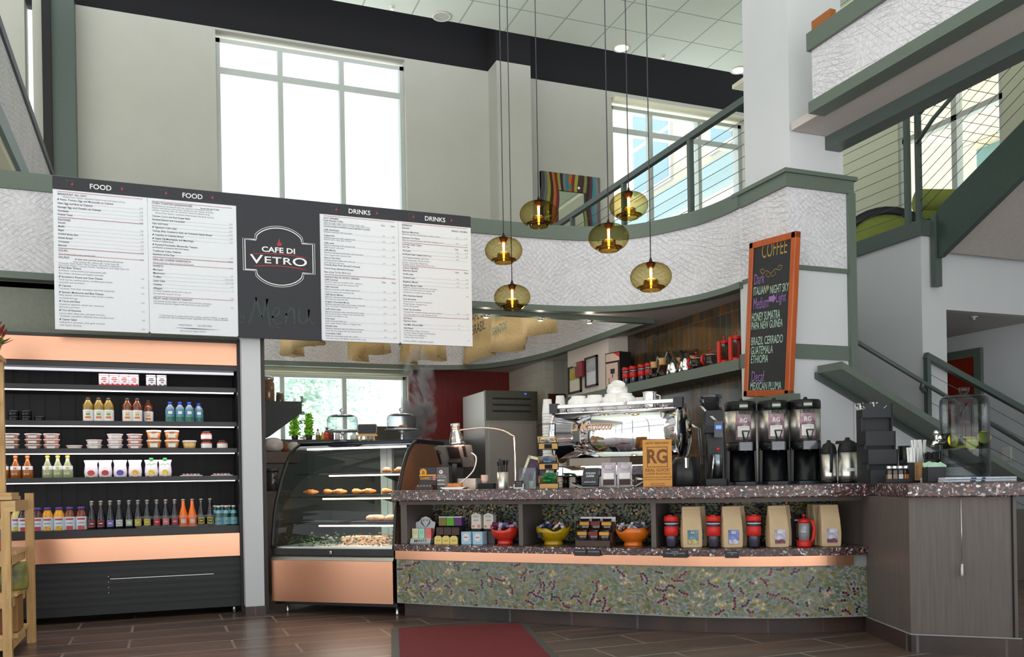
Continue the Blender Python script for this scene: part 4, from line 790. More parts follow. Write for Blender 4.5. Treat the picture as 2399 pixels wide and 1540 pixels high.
for k in range(6): pastry('croissant', 'golden croissant on the middle pastry case shelf, %s' % lmr(k, 6), .10+.122*k, .40+.03*(k % 2), .8425, 'croissant', .5*(-1)**k, 1.05, 'croissants in the pastry case')
for k in range(3): pastry('iced_bun', 'white iced bun at the right of the top pastry case shelf, %s' % lmr(k, 3), .72+.10*k, .44, 1.0045, 'bun', 0, .9, 'iced buns')
for k in range(2): pastry('fruit_bun', 'large bun at the right end of the croissant shelf, %s of two' % ('left', 'right')[k], .745+.115*k, .63, .8345, 'bun', 0, 1.15, 'large buns')
plate('serving_tray', 'black tray under glazed rings on the lowest pastry case shelf', .72, .38, .6395, .44, .28, blackm)
for k in range(2): pastry('glazed_ring', 'pink glazed ring pastry on the lowest glass shelf, %s of two' % ('left', 'right')[k], .66+.155*k, .36, .648, 'ring', 0, 1.15, 'glazed rings')
plate('oval_dish', 'dark oval dish at the left of the lowest pastry case shelf', .24, .38, .6395, .34, .24, black, 'dish')
cb = MB().box((-.16, -.10, 0), (.16, .10, .055)).build('cake_box', M('peach_card', (226, 172, 138), .5), loc=W(.56, .42, .479), rotz=CA); tag(cb, 'peach coloured cake box behind the greens in the pastry case', 'box')
gr = MB(); random.seed(11)
for k in range(420):
    x = random.uniform(.05, CL-.05); y = random.uniform(.10, .30); z = .482+random.uniform(0, .085)*(1-abs(random.random()-.5)); a = random.uniform(0, 6.3); s = random.uniform(.016, .034); t = random.uniform(-.7, .9)
    d = Vector((math.cos(a), math.sin(a), t)).normalized()*s; n = Vector((-math.sin(a), math.cos(a), 0))*s*.42; b = Vector((x, y, z)); up = Vector((0, 0, s*.18))
    gr.poly([b, b+d*.5+n+up, b+d, b+d*.5-n+up])
gro = gr.build('leaf_garnish', M('garnish_green', (58, 86, 42), .5, var=.5, scale=30), loc=CP, rotz=CA); tag(gro, 'bed of green ivy leaves along the floor of the pastry case', 'greenery', kind='stuff')
# --- on the case: cake stands, domes, little easel
ctop = 1.2435
clear = Gl('clear_glass', (248, 250, 250), (150, 160, 165), 1.0, .02, .35)
clear2 = Gl('stand_glass', (236, 240, 240), (130, 138, 145), 1.0, .05, .4)
def cake_stand(px, hs, lb, foot=.045):
    p = atZ(px, 1038, ctop); p.z = ctop; t = thing('cake_stand', lb, 'cake stand', p)
    MB().lathe([(foot, 0), (foot*.9, .006), (.016, .018), (.011, .03), (.017, .04), (.010, .05), (.012, hs-.02), (.03, hs-.006)], 20).build('stem', M('pressed_glass', (206, 208, 212), .08, metal=.55), t)
    MB().lathe([(.02, hs-.006), (.13, hs), (.138, hs+.008), (.02, hs+.004)], 32).build('plate', M('pressed_glass', None), t); return t, p
def dome(p, hs, lb, cat='dome'):
    d = thing('cake_dome', lb, cat, p+Vector((0, 0, hs+.009))); MB().lathe([(.118, 0), (.118, .085), (.108, .108), (.075, .121), (.02, .128), (.0001, .129)], 36, cap0=False).build('bell', clear, d)
    MB().lathe([(.118, .0), (.1195, .002), (.118, .004)], 36, cap0=False, cap1=False).lathe([(.10, .113), (.075, .122), (.03, .128)], 36, cap0=False, cap1=False).build('rim', M('pressed_glass', None), d)
    MB().lathe([(.012, .127), (.008, .137), (.020, .150), (.021, .160), (.012, .172), (.0001, .175)], 16).build('knob', M('pressed_glass', None), d); return d
s1, q1 = cake_stand(803, .085, 'glass cake stand with dome at the left on top of the pastry case'); dome(q1, .085, 'tall clear glass dome on the left cake stand')
s2, q2 = cake_stand(942, .098, 'glass cake stand with dome at the right on top of the pastry case'); dome(q2, .098, 'clear glass dome covering cookies on the right cake stand')
for k in range(3):
    m = MB(); m.smooth = True; m.lathe([(.03, 0), (.036, .006), (.03, .014), (.001, .017)], 16); o = m.build('cookie', M('cookie_crust', (176, 120, 74), .7, var=.3, scale=50), loc=q2+Vector((-.035+.035*k, .012*(k % 2), .1075+.0*k)) if k < 2 else q2+Vector((.012, .0, .126))); tag(o, 'brown cookie under the right glass dome, %s' % ('left', 'right', 'upper')[k], 'cookie', 'cookies under the dome')
slate = M('slate', (44, 50, 56), .7, var=.08); ew = M('easel_wood', (204, 158, 92), .5, var=.12, stretch=(8, 8, 1))
pe = atZ(861, 1036, ctop); pe.z = ctop; es_ = thing('easel_sign', 'small black slate sign on a little wooden easel on the pastry case', 'sign', pe, CA*.5)
MB().box((-.076, -.012, .044), (.076, .012, .058)).bar((-.045, 0, .05), (-.055, -.02, 0), .012, .012).bar((.045, 0, .05), (.055, -.02, 0), .012, .012).bar((0, .01, .10), (0, .06, 0), .012, .012).build('easel', ew, es_)
hw, hh = .076, .04
MB().prism([(-hw+.012, .058), (hw-.012, .058), (hw, .07), (hw, .058+2*hh-.012), (hw-.012, .058+2*hh), (-hw+.012, .058+2*hh), (-hw, .058+2*hh-.012), (-hw, .07)], -.004, .004, 'y').build('slate', slate, es_)
MB().ribbon([(-hw+.012, .062), (hw-.014, .062), (hw-.004, .074), (hw-.004, .124), (hw-.014, .134), (-hw+.014, .134), (-hw+.004, .124), (-hw+.004, .072), (-hw+.012, .062)], .003, -.005).build('border', M('easel_wood', None), es_)
# ================================================================ kitchen behind the case
def boxthing(nm, lb, cat, a, b, m, bev=0): return tag(MB().box(a, b).build(nm, m, bevel=bev), lb, cat)
dkg = M('dark_grey_laminate', (66, 68, 68), .6, var=.04); brw = M('brown_cabinet', (84, 62, 54), .5, var=.12, stretch=(9, 9, 1))
boxthing('window_counter', 'long dark kitchen counter under the window', 'counter', (.75, 10.75, 0), (4.4, 11.46, 1.47), dkg)
bs = MB().prism([(.70, 1.415), (1.005, 1.415), (1.005, 1.345), (.74, 1.20), (.70, 1.20)], 8.05, 8.45, 'y')
wz = atY(700, 941, 8.05).z
x1_ = atY(707, 943, 8.05).x; x2_ = atY(633, 1022, 8.05).x; zb = atY(633, 1022, 8.05).z; zc_ = atY(707, 968, 8.05).z
bs = MB().prism([(.702, wz), (x1_, wz), (x1_, zc_), (x2_, zb), (.702, zb)], 8.05, 8.5, 'y'); tag(bs.build('wall_shelf', dkg), 'dark grey wedge shaped wall shelf by the kitchen window', 'shelf')
def glass_jar(px, dy, hh_, rr, c, lb, lidc=(190, 192, 190)):
    p = Vector((atY(px, 941, 8.15+dy).x, 8.15+dy, wz)); t = thing('storage_jar', lb, 'jar', p); nm = lb.split()[0]
    MB().lathe([(rr*.95, 0), (rr, .005), (rr, hh_*.72), (rr*.8, hh_*.82), (rr*.8, hh_*.84)], 20).build('body', M('jar_fill_'+nm, c, .15, coat=.7, var=.2, scale=50), t)
    MB().lathe([(rr*.85, hh_*.82), (rr*.95, hh_*.86), (rr*.95, hh_*.95), (rr*.8, hh_)], 20).build('lid', M('jar_lid', lidc, .2, metal=.6), t); return t
glass_jar(629, .05, .235, .054, (132, 92, 62), 'brown filled clamp jar on the dark wall shelf')
glass_jar(656, .12, .10, .035, (110, 88, 70), 'small dark spice jar with lid beside the tall jar on the wall shelf', (96, 92, 84))
p_ = MB().box((.708, 7.75, .0), (1.02, 8.4, .875)).build('prep_cabinet', brw); tag(p_, 'brown cabinet between the white wall end and the pastry case', 'cabinet')
sh = MB().box((.70, 7.9, 1.12), (1.12, 8.4, 1.215)).build('bread_shelf', M('brown_shelf', (102, 78, 68), .5, var=.1)); tag(sh, 'brown shelf carrying bagged bread behind the pastry case', 'shelf')
def blob(nm, lb, cat, p, rx, ry, rz, m, seed=1, rough=.12):
    random.seed(seed); t = MB(); t.smooth = True; rings = []
    for i in range(9):
        th = PI*i/8; z = rz*(1-math.cos(th)); r0 = max(.02, math.sin(th)**.6); rings.append([(rx*r0*math.cos(q)*(1+random.uniform(-rough, rough)), ry*r0*math.sin(q)*(1+random.uniform(-rough, rough)), z) for q in [2*PI*k/14 for k in range(14)]])
    t.loft(rings); o = t.build(nm, m, loc=p, sub=1); return tag(o, lb, cat)
plast = M('plastic_wrap', (226, 216, 208), .25, var=.12, scale=14, bump=.3); rust = M('bread_crust', (168, 104, 68), .4, var=.3, scale=12)
def ons(px, Y, z): return Vector((atY(px, 1057, Y).x, Y, z))
blob('bagged_loaf', 'large loaf in clear wrap at the left on the bread shelf', 'bread', ons(640, 8.05, 1.216), .09, .09, .065, plast, 2)
blob('bagged_loaf', 'brown crusted loaf in the middle of the bread shelf', 'bread', ons(668, 8.2, 1.216), .045, .05, .05, rust, 3)
blob('bagged_loaf', 'small white wrapped loaf at the right on the bread shelf', 'bread', ons(688, 8.0, 1.216), .05, .05, .045, plast, 4)
tag(MB().rbox((0, 0, .05), (.12, .12, .10), .03).build('bread_bag', M('cream_paper', (222, 200, 180), .5), loc=ons(622, 8.28, 1.216)), 'pale paper bag at the wall end of the bread shelf', 'bag')
jr = thing('storage_jar', 'big glass jar with dark lid on the brown cabinet', 'jar', (atY(638, 1148, 7.9).x, 7.9, .876)); MB().lathe([(.058, 0), (.062, .006), (.062, .15), (.048, .17)], 20).build('body', M('jar_smoke', (62, 54, 52), .1, coat=.8), jr); MB().lathe([(.055, .168), (.058, .172), (.058, .195)], 20).build('lid', M('jar_lid_dark', (90, 84, 82), .3, metal=.5), jr)
KZ = 1.4705
def ksit(px, Y=11.2): return Vector((atY(px, 1036, Y).x, Y, KZ))
def herb(px, h, lb, seed):
    p = ksit(px); t = thing('potted_herb', lb, 'plant', p); MB().lathe([(.035, 0), (.045, .07), (.042, .07)], 14).build('pot', black, t); random.seed(seed); l = MB()
    for k in range(420):
        z = .07+h*random.random(); a = random.uniform(0, 6.3); rr = .05*random.random()*(1.15-(z-.07)/h*.6); b = Vector((rr*math.cos(a), rr*math.sin(a), z)); s = random.uniform(.028, .045); a = random.uniform(0, 6.3); d = Vector((math.cos(a), math.sin(a)*.6, random.uniform(-.7, .9))).normalized()*s; n = d.cross(Vector((random.uniform(-.5, .5), 1, random.uniform(-.5, .5)))).normalized()*s*.36
        l.poly([b, b+d*.5+n, b+d, b+d*.5-n])
    l.build('leaves', M('herb_green', (132, 196, 44), .5, var=.35, scale=25), t); return t
herb(691, .30, 'tall bright green herb in a black pot, left of two on the kitchen window counter', 5); herb(724, .26, 'bright green basil in a black pot, right of two on the kitchen window counter', 6)
def sauce(px, h, r, c, lb, cap=(30, 30, 32), lab=None, Y=11.15):
    p = ksit(px, Y); t = thing('sauce_bottle', lb, 'bottle', p); nm = '_'.join(lb.split()[:2])
    MB().lathe([(r*.9, 0), (r, .005), (r, h*.6), (r*.4, h*.8), (r*.38, h*.88)], 14).build('body', M('sauce_'+nm, c, .15, coat=.6), t); MB().lathe([(r*.42, h*.86), (r*.42, h)], 12).build('cap', M('cap_%d_%d_%d' % cap, cap, .4), t)
    if lab: MB().lathe([(r*1.02, h*.12), (r*1.02, h*.5)], 14, cap0=False, cap1=False).build('label', M('lab_'+nm, lab, .5), t)
sauce(745, .15, .028, (214, 214, 206), 'white labelled sauce bottle with black cap by the herbs', lab=(120, 110, 40)); sauce(756, .11, .03, (190, 150, 60), 'squat mustard jar among the kitchen sauces', (200, 190, 60)); sauce(766, .17, .038, (206, 60, 30), 'bright red sauce bottle on the kitchen window counter', (190, 40, 30)); sauce(777, .15, .03, (74, 26, 24), 'dark brown sauce bottle beside the red bottle', (60, 24, 22)); sauce(791, .14, .034, (226, 214, 216), 'pale pink container beside the dark sauce bottle', (236, 228, 230)); sauce(830, .11, .055, (214, 222, 212), 'white bowl shaped tub right of the sauces', (226, 230, 226))
boxthing('oven', 'dark grey oven top below the right kitchen window', 'oven', (atY(873, 1020, 10.8).x, 10.78, KZ), (atY(968, 1020, 10.8).x, 11.25, 1.635), M('oven_dark', (70, 66, 62), .4))
# steel refrigerator
fg = thing('steel_refrigerator', 'tall stainless steel kitchen refrigerator with dark louvres', 'refrigerator', (3.56, 9.9, 0)); zt = atY(1190, 917, 9.9).z
MB().box((0, .03, .1), (.66, .84, zt)).build('body', steelh, fg)
zl = atY(1190, 985, 9.9).z
MB().box((.0, -.005, zl), (.67, .04, zt+.005)).build('louvre_panel', M('dark_steel', (110, 112, 104), .3, metal=1, var=.08, stretch=(4, 4, 1), scale=6), fg)
for k in range(3): MB().box((.09, -.012, zt-.10-.075*k), (.58, -.004, zt-.078-.075*k)).build('louvre', black, fg)
MB().box((.03, .0, .2), (.62, .035, zl-.035)).build('door', steelh, fg, bevel=.004); MB().tube([(.59, -.03, 1.05), (.59, -.03, 1.22)], .008, 8).build('handle', steel, fg); MB().box((.5, -.008, zt-.035), (.525, -.004, zt-.02)).build('display', M('blue_led', (40, 60, 230), .4, emit=(50, 80, 255), es=2), fg)
for x in (.05, .61): MB().cyl((x, .1, 0), .02, .1).build('foot', black, fg)
# burlap sacks hung in the well
bur = M('burlap', (214, 186, 136), .9, var=.16, scale=70, bump=.4, stretch=(1, 1, 1)); bprint = M('sack_print_green', (96, 140, 126), .9, var=.3, scale=90); bink = M('sack_print_black', (66, 62, 58), .9, var=.3, scale=90)
def burlap(nm, lb, X, yn, yf, ztop, zb_n, zb_f, texts=(), seed=1):
    t = thing(nm, lb, 'sack', (X, yn, ztop)); random.seed(seed); n = 30; m = MB(); m.smooth = True; rows = []
    for j in range(6):
        f = j/5; row = []
        for i in range(n+1):
            u = i/n; y = (yf-yn)*u; zz = (zb_n+(zb_f-zb_n)*u)-ztop+.03*math.sin(u*11+seed)+random.uniform(-.006, .006)*(j == 5); row.append((.085*math.sin(u*19+seed*2)*(.3+.7*f)+.03*math.sin(u*43)*f, y, zz*f))
        rows.append(row)
    m.loft(rows, cap=False, closed=False); o = m.build('cloth', bur, t, solid=.006)
    MB().tube([(0, 7.43-yn, .0), (0, 11.24-yn if X < 3 else 11.05-yn, .0)], .012, 8).build('hanging_rail', black, t)
    for s, u, zz, size, mm, sh in texts:
        tx = MB(); tx.X = Matrix.Rotation(-PI/2, 4, 'Z'); yy = (yf-yn)*u
        tx.text(s, 0, 0, size, 0, .01, 'CENTER'); tx.build('print', mm, t, loc=(-.075, yy, zz))
    return t
burlap('burlap_sack', 'long printed burlap sack hanging at the right over the kitchen', 3.75, atX(1290, 784, 3.75).y, atX(1074, 862, 3.75).y, 3.25, atX(1290, 784, 3.75).z, atX(1074, 862, 3.75).z, (('CAFE DO', .66, -.30, .17, bink, 0), ('BRASIL', .66, -.46, .17, bink, 0), ('A LOTE', .40, -.24, .17, bprint, 0), ('PARANA', .40, -.42, .15, bprint, 0), ('SANTOS', .42, -.58, .13, bprint, 0)), 1)
for k, (pl_, pr_, yl_, yr_) in enumerate(((932, 1046, 864, 836), (800, 905, 866, 820), (650, 742, 862, 800))):
    zf = 2.46; A = atZ(pl_, yl_, zf); Xs = A.x; yf_ = min(A.y, 11.1); B = atX(pr_, yr_, Xs); yn_ = B.y
    burlap('burlap_sack', ['brown burlap sack hanging third from the left over the kitchen', 'brown burlap sack hanging second from the left over the kitchen', 'short burlap sack hanging leftmost over the kitchen'][k], Xs, yn_, yf_, 3.25, B.z, atX(pl_, yl_, Xs).z if A.y < 11.1 else zf, (), k+2)
# small spots under the trim and in the ceilings
spotm = M('lit_lens', (255, 236, 214), .4, emit=(255, 226, 196), es=9)
def mini(px, py, lb):
    p = atY(px, py, 7.40); p.z = 2.395; t = thing('mini_spotlight', lb, 'spotlight', p); MB().lathe([(.024, -.02), (.028, 0), (.028, .006)], 16).build('housing', steel, t); MB().lathe([(.001, -.022), (.02, -.021), (.02, -.016)], 14, cap1=True).build('lens', spotm, t); point('mini_spot', p+Vector((0, 0, -.04)), 1.5, (1, .85, .7), .02)
mini(1139, 736, 'small round spotlight under the dark trim by the burlap print'); mini(1266, 744, 'small tilted spotlight at the right end of the burlap sack'); mini(1381, 748, 'small round spotlight under the dark trim right of the sacks')
# steam over the kitchen
def steam():
    m = bpy.data.materials.new('steam'); m.use_nodes = True; nt = m.node_tree; N = nt.nodes; L = nt.links; N.clear(); out = N.new('ShaderNodeOutputMaterial'); v = N.new('ShaderNodeVolumePrincipled'); tc = N.new('ShaderNodeTexCoord'); no = N.new('ShaderNodeTexNoise'); no.inputs['Scale'].default_value = 3.4; no.inputs['Detail'].default_value = 4; no.inputs['Roughness'].default_value = .55; no.inputs['Distortion'].default_value = .6
    L.new(tc.outputs['Object'], no.inputs['Vector']); gr_ = N.new('ShaderNodeVectorMath'); gr_.operation = 'LENGTH'; sc_ = N.new('ShaderNodeMapping'); sc_.inputs['Scale'].default_value = (4.6, 4.6, 1.32); L.new(tc.outputs['Object'], sc_.inputs[0]); L.new(sc_.outputs[0], gr_.inputs[0])
    mr = N.new('ShaderNodeMapRange'); mr.inputs[1].default_value = .15; mr.inputs[2].default_value = 1.0; mr.inputs[3].default_value = 1; mr.inputs[4].default_value = 0; L.new(gr_.outputs['Value'], mr.inputs[0])
    rp = N.new('ShaderNodeMapRange'); rp.inputs[1].default_value = .49; rp.inputs[2].default_value = .68; L.new(no.outputs['Fac'], rp.inputs[0])
    mu = N.new('ShaderNodeMath'); mu.operation = 'MULTIPLY'; L.new(mr.outputs[0], mu.inputs[0]); L.new(rp.outputs[0], mu.inputs[1]); m2 = N.new('ShaderNodeMath'); m2.operation = 'MULTIPLY'; m2.inputs[1].default_value = 95; L.new(mu.outputs[0], m2.inputs[0]); L.new(m2.outputs[0], v.inputs['Density']); v.inputs['Color'].default_value = (.97, .97, .98, 1); v.inputs['Anisotropy'].default_value = 0; L.new(v.outputs[0], out.inputs['Volume']); return m
sp_ = atD(982, 950, 10.2); st = MB(); st.smooth = True; st.lathe([(max(.0001, .22*math.sin(PI*k/10)), -.74*math.cos(PI*k/10)) for k in range(11)], 20); so_ = st.build('steam', steam(), loc=sp_); tag(so_, 'white steam cloud rising in front of the dark red kitchen wall', 'steam', kind='stuff')
# tree and street outside the kitchen window
tr = thing('street_tree', 'pale leafy tree outside the kitchen window', 'tree', (3.0, 21.0, -.2)); random.seed(21); lf = MB()
for k in range(4200):
    u = Vector((random.gauss(0, 1), random.gauss(0, 1), random.gauss(0, 1))).normalized()*random.random()**.4; c = Vector((u.x*2.0, u.y*1.6, 3.0+u.z*1.85)); a = random.uniform(0, 6.3); s = random.uniform(.10, .20); d = Vector((math.cos(a), math.sin(a)*.6, random.uniform(-.6, .6))).normalized()*s; n = d.cross(Vector((random.random(), random.random(), 1))).normalized()*s*.45
    if math.sin(c.x*3+1)*math.sin(c.z*3.3)*math.sin(c.y*2.5) > .35: continue
    lf.poly([c, c+d*.5+n, c+d, c+d*.5-n])
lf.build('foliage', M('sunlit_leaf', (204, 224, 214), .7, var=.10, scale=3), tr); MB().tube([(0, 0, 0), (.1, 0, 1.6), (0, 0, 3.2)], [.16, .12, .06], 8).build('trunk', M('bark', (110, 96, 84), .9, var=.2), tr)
wire = MB()
for z in (3.1, 2.55, 2.2): wire.tube([(-4, 14, z), (9, 14, z-.15)], .006, 5)
# pale building outside the right upper window
bd = thing('neighbour_building', 'pale building with blue windows outside the right upper window', 'building', (0, 0, 0))
bw = M('pale_render', (206, 196, 178), .8, var=.03); bt = M('pale_blue_trim', (146, 166, 170), .6); bg = M('building_window', (140, 166, 176), .3, spec=.2)
MB().box((15.0, 13, 0), (15.4, 38, 15.5)).build('wall', bw, bd)
for z in (9.3, 14.6): MB().box((14.5, 13, z+.25), (15.4, 38, z+.55)).box((14.75, 13, z-.1), (15.3, 38, z+.25)).build('cornice', bt, bd)
for y in (15, 19.5, 24, 28.5, 33):
    wf = MB().box((14.9, y, 10.3), (15.02, y+2.4, 13.6)).build('window', M('white_trim', (206, 210, 210), .6), bd)
    for a in (0, 1):
        for z in (10.45, 12.05): MB().box((14.88, y+.12+a*1.14, z), (14.91, y+1.14+a*1.14, z+1.45)).build('pane', bg, wf)
# ================================================================ service counter
CT = .872; LZ = .506
MP = [Vector((p.x, p.y)) for p in spline([(1.485, 5.985, 0), (1.85, 5.57, 0), (2.27, 5.13, 0), (2.64, 4.75, 0), (2.93, 4.465, 0), (3.27, 4.245, 0), (3.56, 4.13, 0), (3.83, 4.055, 0)], 6)]
sc = thing('service_counter', 'long curved bar counter with granite top and leaf mosaic front', 'counter', (0, 0, 0))
def strip(P, d0, d1, z0, z1, mb=None):
    mb = mb or MB(); A = offset2(P, d0); B = offset2(P, d1)
    return mb.loft([[(a.x, a.y, z0), (b.x, b.y, z0), (b.x, b.y, z1), (a.x, a.y, z1)] for a, b in zip(A, B)])
strip(MP, .09, .13, 0, .105).build('toe_kick', base_m, sc)
strip(MP, .0, .03, .10, .462).build('front_panel', M('mosaic_grout', (150, 154, 150), .7), sc)
strip(MP, .03, .60, .10, .46).build('base_core', blackm, sc)
strip(MP[:-3], -.014, .0, .402, .462).build('copper_strip', copper, sc)
strip(MP, -.035, .40, .462, LZ-.001).build('ledge_shelf', granite_m, sc, bevel=.004)
top_poly = [tuple(p) for p in offset2(MP, -.055)]
right_poly = [(3.56, 3.515), (3.955, 3.155), (4.03, 3.18), (4.62, 3.90), (4.30, 4.60), (4.28, 5.36), (3.9, 5.32)]
back = [tuple(p) for p in offset2(MP, .98)][::-1]; back = [p for p in back if p[0] < 3.85]
MB().prism(top_poly + right_poly + back, .800, .871).build('countertop', granite_m, sc, bevel=.006)
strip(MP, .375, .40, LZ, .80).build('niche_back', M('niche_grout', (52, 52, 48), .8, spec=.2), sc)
strip(MP, .045, .075, .772, .80).build('top_rail', wood_gr, sc)
def cs(px, z, off):
    """point on the counter line (moved back by off) seen in this pixel column"""
    P = offset2(MP, off); best = None
    P = [P[0]+(P[0]-P[1])*4] + list(P) + [P[-1]+(P[-1]-P[-2])*8]
    def X(p):
        d = Vector((p.x, p.y, z))-CAM0; return 1200+F*(d.dot(RT)/d.dot(FW))*math.cos(RHO)-F*(d.z/d.dot(FW))*math.sin(RHO)
    for i, (a, b) in enumerate(zip(P, P[1:])):
        xa, xb = X(a), X(b)
        if xa <= px <= xb or (i == len(P)-2):
            t = (px-xa)/(xb-xa) if xb != xa else 0; q = a+(b-a)*t; d = (b-a); return Vector((q.x, q.y, z)), math.atan2(d.y, d.x)
def divider(px, w_=.03, mat=None):
    q, a = cs(px, .65, .045); o = MB().box((-w_/2, 0, 0), (w_/2, .335, .772-LZ)).build('divider', mat or wood_gr, sc, loc=(q.x, q.y, LZ), rotz=a); return o
divider(946, .05); divider(1220); divider(1531); divider(2032, .03)
MB().box((0, 0, 0), (.25, .006, .772-LZ)).build('niche_side', wood_gr, sc, loc=(cs(2030, .65, .06)[0].x, cs(2030, .65, .06)[0].y, LZ), rotz=cs(2030, .65, .06)[1]+PI/2+.2)
ep = [(3.81, 4.10), (3.585, 3.535), (3.945, 3.205), (4.52, 3.88), (4.2, 4.5)]
MB().prism(ep, .09, .80).build('end_panel', wood_gr, sc)
MB().prism([(3.82, 4.11), (3.578, 3.527), (3.95, 3.19), (4.55, 3.87), (4.2, 4.5)], 0, .092).build('end_skirting', base_m, sc)
gl_ = MB(); gl_.bar((3.815, 4.105, .094), (3.576, 3.525, .094), .006, .006); gl_.bar((3.576, 3.525, .094), (3.95, 3.188, .094), .006, .006); gl_.build('skirting_edge', M('pale_grout', (150, 150, 148), .7), sc)
MB().bar((3.925, 3.213, .092), (3.925, 3.213, .80), .006, .006, (1, 0, 0)).build('panel_seam', blackm, sc)
# mosaic pieces: leaves and berries
leafc = [(112, 116, 84), (98, 108, 78), (120, 110, 58), (104, 110, 112), (130, 118, 84), (88, 104, 82), (116, 112, 100), (96, 100, 60)]
def mosaic(z0, z1, off, name, mat, seed, bright, dens=1.0):
    random.seed(seed); P = offset2(MP, off); S = [0]
    for a, b in zip(P, P[1:]): S.append(S[-1]+(b-a).length)
    T = S[-1]; grid = {}; cell = .03; mb = MB()
    def pos(s, z):
        s = min(max(s, 0), T-1e-6); i = 0
        while S[i+1] < s: i += 1
        t = (s-S[i])/(S[i+1]-S[i]); q = P[i]+(P[i+1]-P[i])*t; return (q.x, q.y, z)
    def free(cs_):
        for x, y, r in cs_:
            k = (int(x/cell), int(y/cell))
            for i in (-1, 0, 1):
                for j in (-1, 0, 1):
                    for u, v, q in grid.get((k[0]+i, k[1]+j), ()):
                        if (u-x)**2+(v-y)**2 < (q+r)**2: return False
        return True
    def put(cs_):
        for x, y, r in cs_: grid.setdefault((int(x/cell), int(y/cell)), []).append((x, y, r))
    def dot(x, y, r, c):
        if not (r < x < T-r and z0+r < y < z1-r) or not free([(x, y, r*.92)]): return False
        put([(x, y, r)]); v = random.uniform(.85, 1.15)*bright; mb.col = tuple(min(1, q*v) for q in lin(c)[:3])+(1,)
        mb.poly([pos(x+r*math.cos(a), y+r*math.sin(a)) for a in [2*PI*k/9 for k in range(9)]]); return True
    for k in range(int(T*34*dens)):
        x, y, a = random.uniform(0, T), random.uniform(z0, z1), random.uniform(0, 6.3)
        c = random.choice([(112, 22, 44), (112, 22, 44), (96, 20, 44), (50, 22, 44)])
        for j in range(random.choice((2, 3, 4, 5))):
            dot(x, y, .0082, random.choice([c, (112, 22, 44), (60, 22, 44)])); a += random.uniform(-.8, .8); x += .0168*math.cos(a); y += .0168*math.sin(a)
    for k in range(int(T*20)):
        x, y = random.uniform(0, T), random.uniform(z0, z1); c = random.choice([(212, 182, 112), (206, 172, 96), (214, 170, 134)])
        for j in range(4): dot(x+random.uniform(-.02, .02), y+random.uniform(-.016, .016), random.uniform(.006, .010), c)
    for k in range(int(T*26000*(z1-z0)/.3)):
        x, y = random.uniform(0, T), random.uniform(z0, z1); th = .6*math.sin(x*5+y*9)+.5*math.sin(x*11-y*14)+.35*math.sin(y*37)+random.uniform(-.2, .2)
        l, w_ = random.uniform(.0155, .0215), random.uniform(.0074, .0096); dx, dy = math.cos(th), math.sin(th)
        cs_ = [(x, y, w_*.84), (x+dx*l*.5, y+dy*l*.5, w_*.56), (x-dx*l*.5, y-dy*l*.5, w_*.56), (x+dx*l*.86, y+dy*l*.86, w_*.2), (x-dx*l*.86, y-dy*l*.86, w_*.2)]
        if not (z0+abs(dy)*l+.003 < y < z1-abs(dy)*l-.003 and l < x < T-l) or not free(cs_): continue
        put(cs_); c = random.choice(leafc) if bright == 1 else random.choice(leafc+[(70, 120, 130), (150, 130, 60), (110, 80, 130), (190, 190, 150), (80, 130, 90)]); v = random.uniform(.95, 1.4)*bright; mb.col = tuple(min(1, q*v) for q in lin(c)[:3])+(1,)
        mb.poly([pos(x+dx*u*l-dy*q*w_, y+dy*u*l+dx*q*w_) for u, q in ((1, 0), (.6, .68), (.15, 1), (-.35, .86), (-.75, .48), (-1, 0), (-.6, -.68), (-.15, -1), (.35, -.86), (.75, -.48))])
    for k in range(int(T*4200*(z1-z0)/.3)):
        dot(random.uniform(0, T), random.uniform(z0, z1), random.choice((.0078, .0066, .0056)), random.choice([(98, 116, 78), (106, 122, 86), (92, 108, 80), (118, 124, 96)]))
    return mb.build(name, mat, sc)
mosaic(.104, .40, -.0022, 'leaf_mosaic', mosaic_m, 5, 1)
mosaic(.51, .77, .372, 'niche_mosaic', VC('niche_glass', .4, coat=0), 6, 1.0, .5)
hk = thing('pull_cord', 'thin hanging cord with a clear hook on the end panel of the counter', 'cord', (3.755, 3.365, .40))
dv = Vector((-.60, -.67, 0)).normalized()*.012
MB().tube([dv+Vector((.0, 0, .40)), dv+Vector((0, 0, .05))], .0022, 6).build('cord', steel, hk); MB().tube([dv+Vector((0, 0, .06)), dv+Vector((0, 0, .01)), dv+Vector((-.006, -.004, .0)), dv+Vector((-.010, -.008, .012)), dv+Vector((-.010, -.008, .045))], .006, 8).build('hook', M('clear_grey', (210, 206, 200), .2), hk)

# ================================================================ goods in the counter niches
def niche(px, off=.16): q, a = cs(px, LZ, off); return q, a
card = lambda n, c, **k: M('card_'+n, c, .5, var=.04, **k)
def put(o, p, rz): o.location = p; o.rotation_euler.z = rz; return o
# mints stand
q, a = niche(984, .07); t = thing('mints_stand', 'silver counter display stand lettered MINTS', 'display stand', q, a+.12); wd = .155
MB().prism([(0, 0), (.012, .034), (.025, .034), (.09, .034), (.09, 0)], -wd/2, wd/2, 'x').build('base', silver, t)
MB().prism([(-.08, .03), (.055, .03), (.075, .14), (.05, .15), (.03, .172), (0, .182), (-.03, .172), (-.05, .15), (-.075, .14)], .092, .097, 'y').build('back_card', card('silver', (206, 208, 214)), t)
tx = MB(); tx.X = Matrix.Rotation(-.34, 4, 'X'); tx.text('MINTS', 0, .007, .030, -.0015, .006, 'CENTER', sx=1.15); tx.build('lettering', ink, t)
lg = MB()
for s in (-1, 1): lg.ribbon([(s*.034, .162), (s*.030, .135), (s*.004, .105)], [.003, .010, .003], .090).ribbon([(s*.005, .162), (s*.014, .150), (s*.024, .160), (s*.012, .155)], .0035, .090)
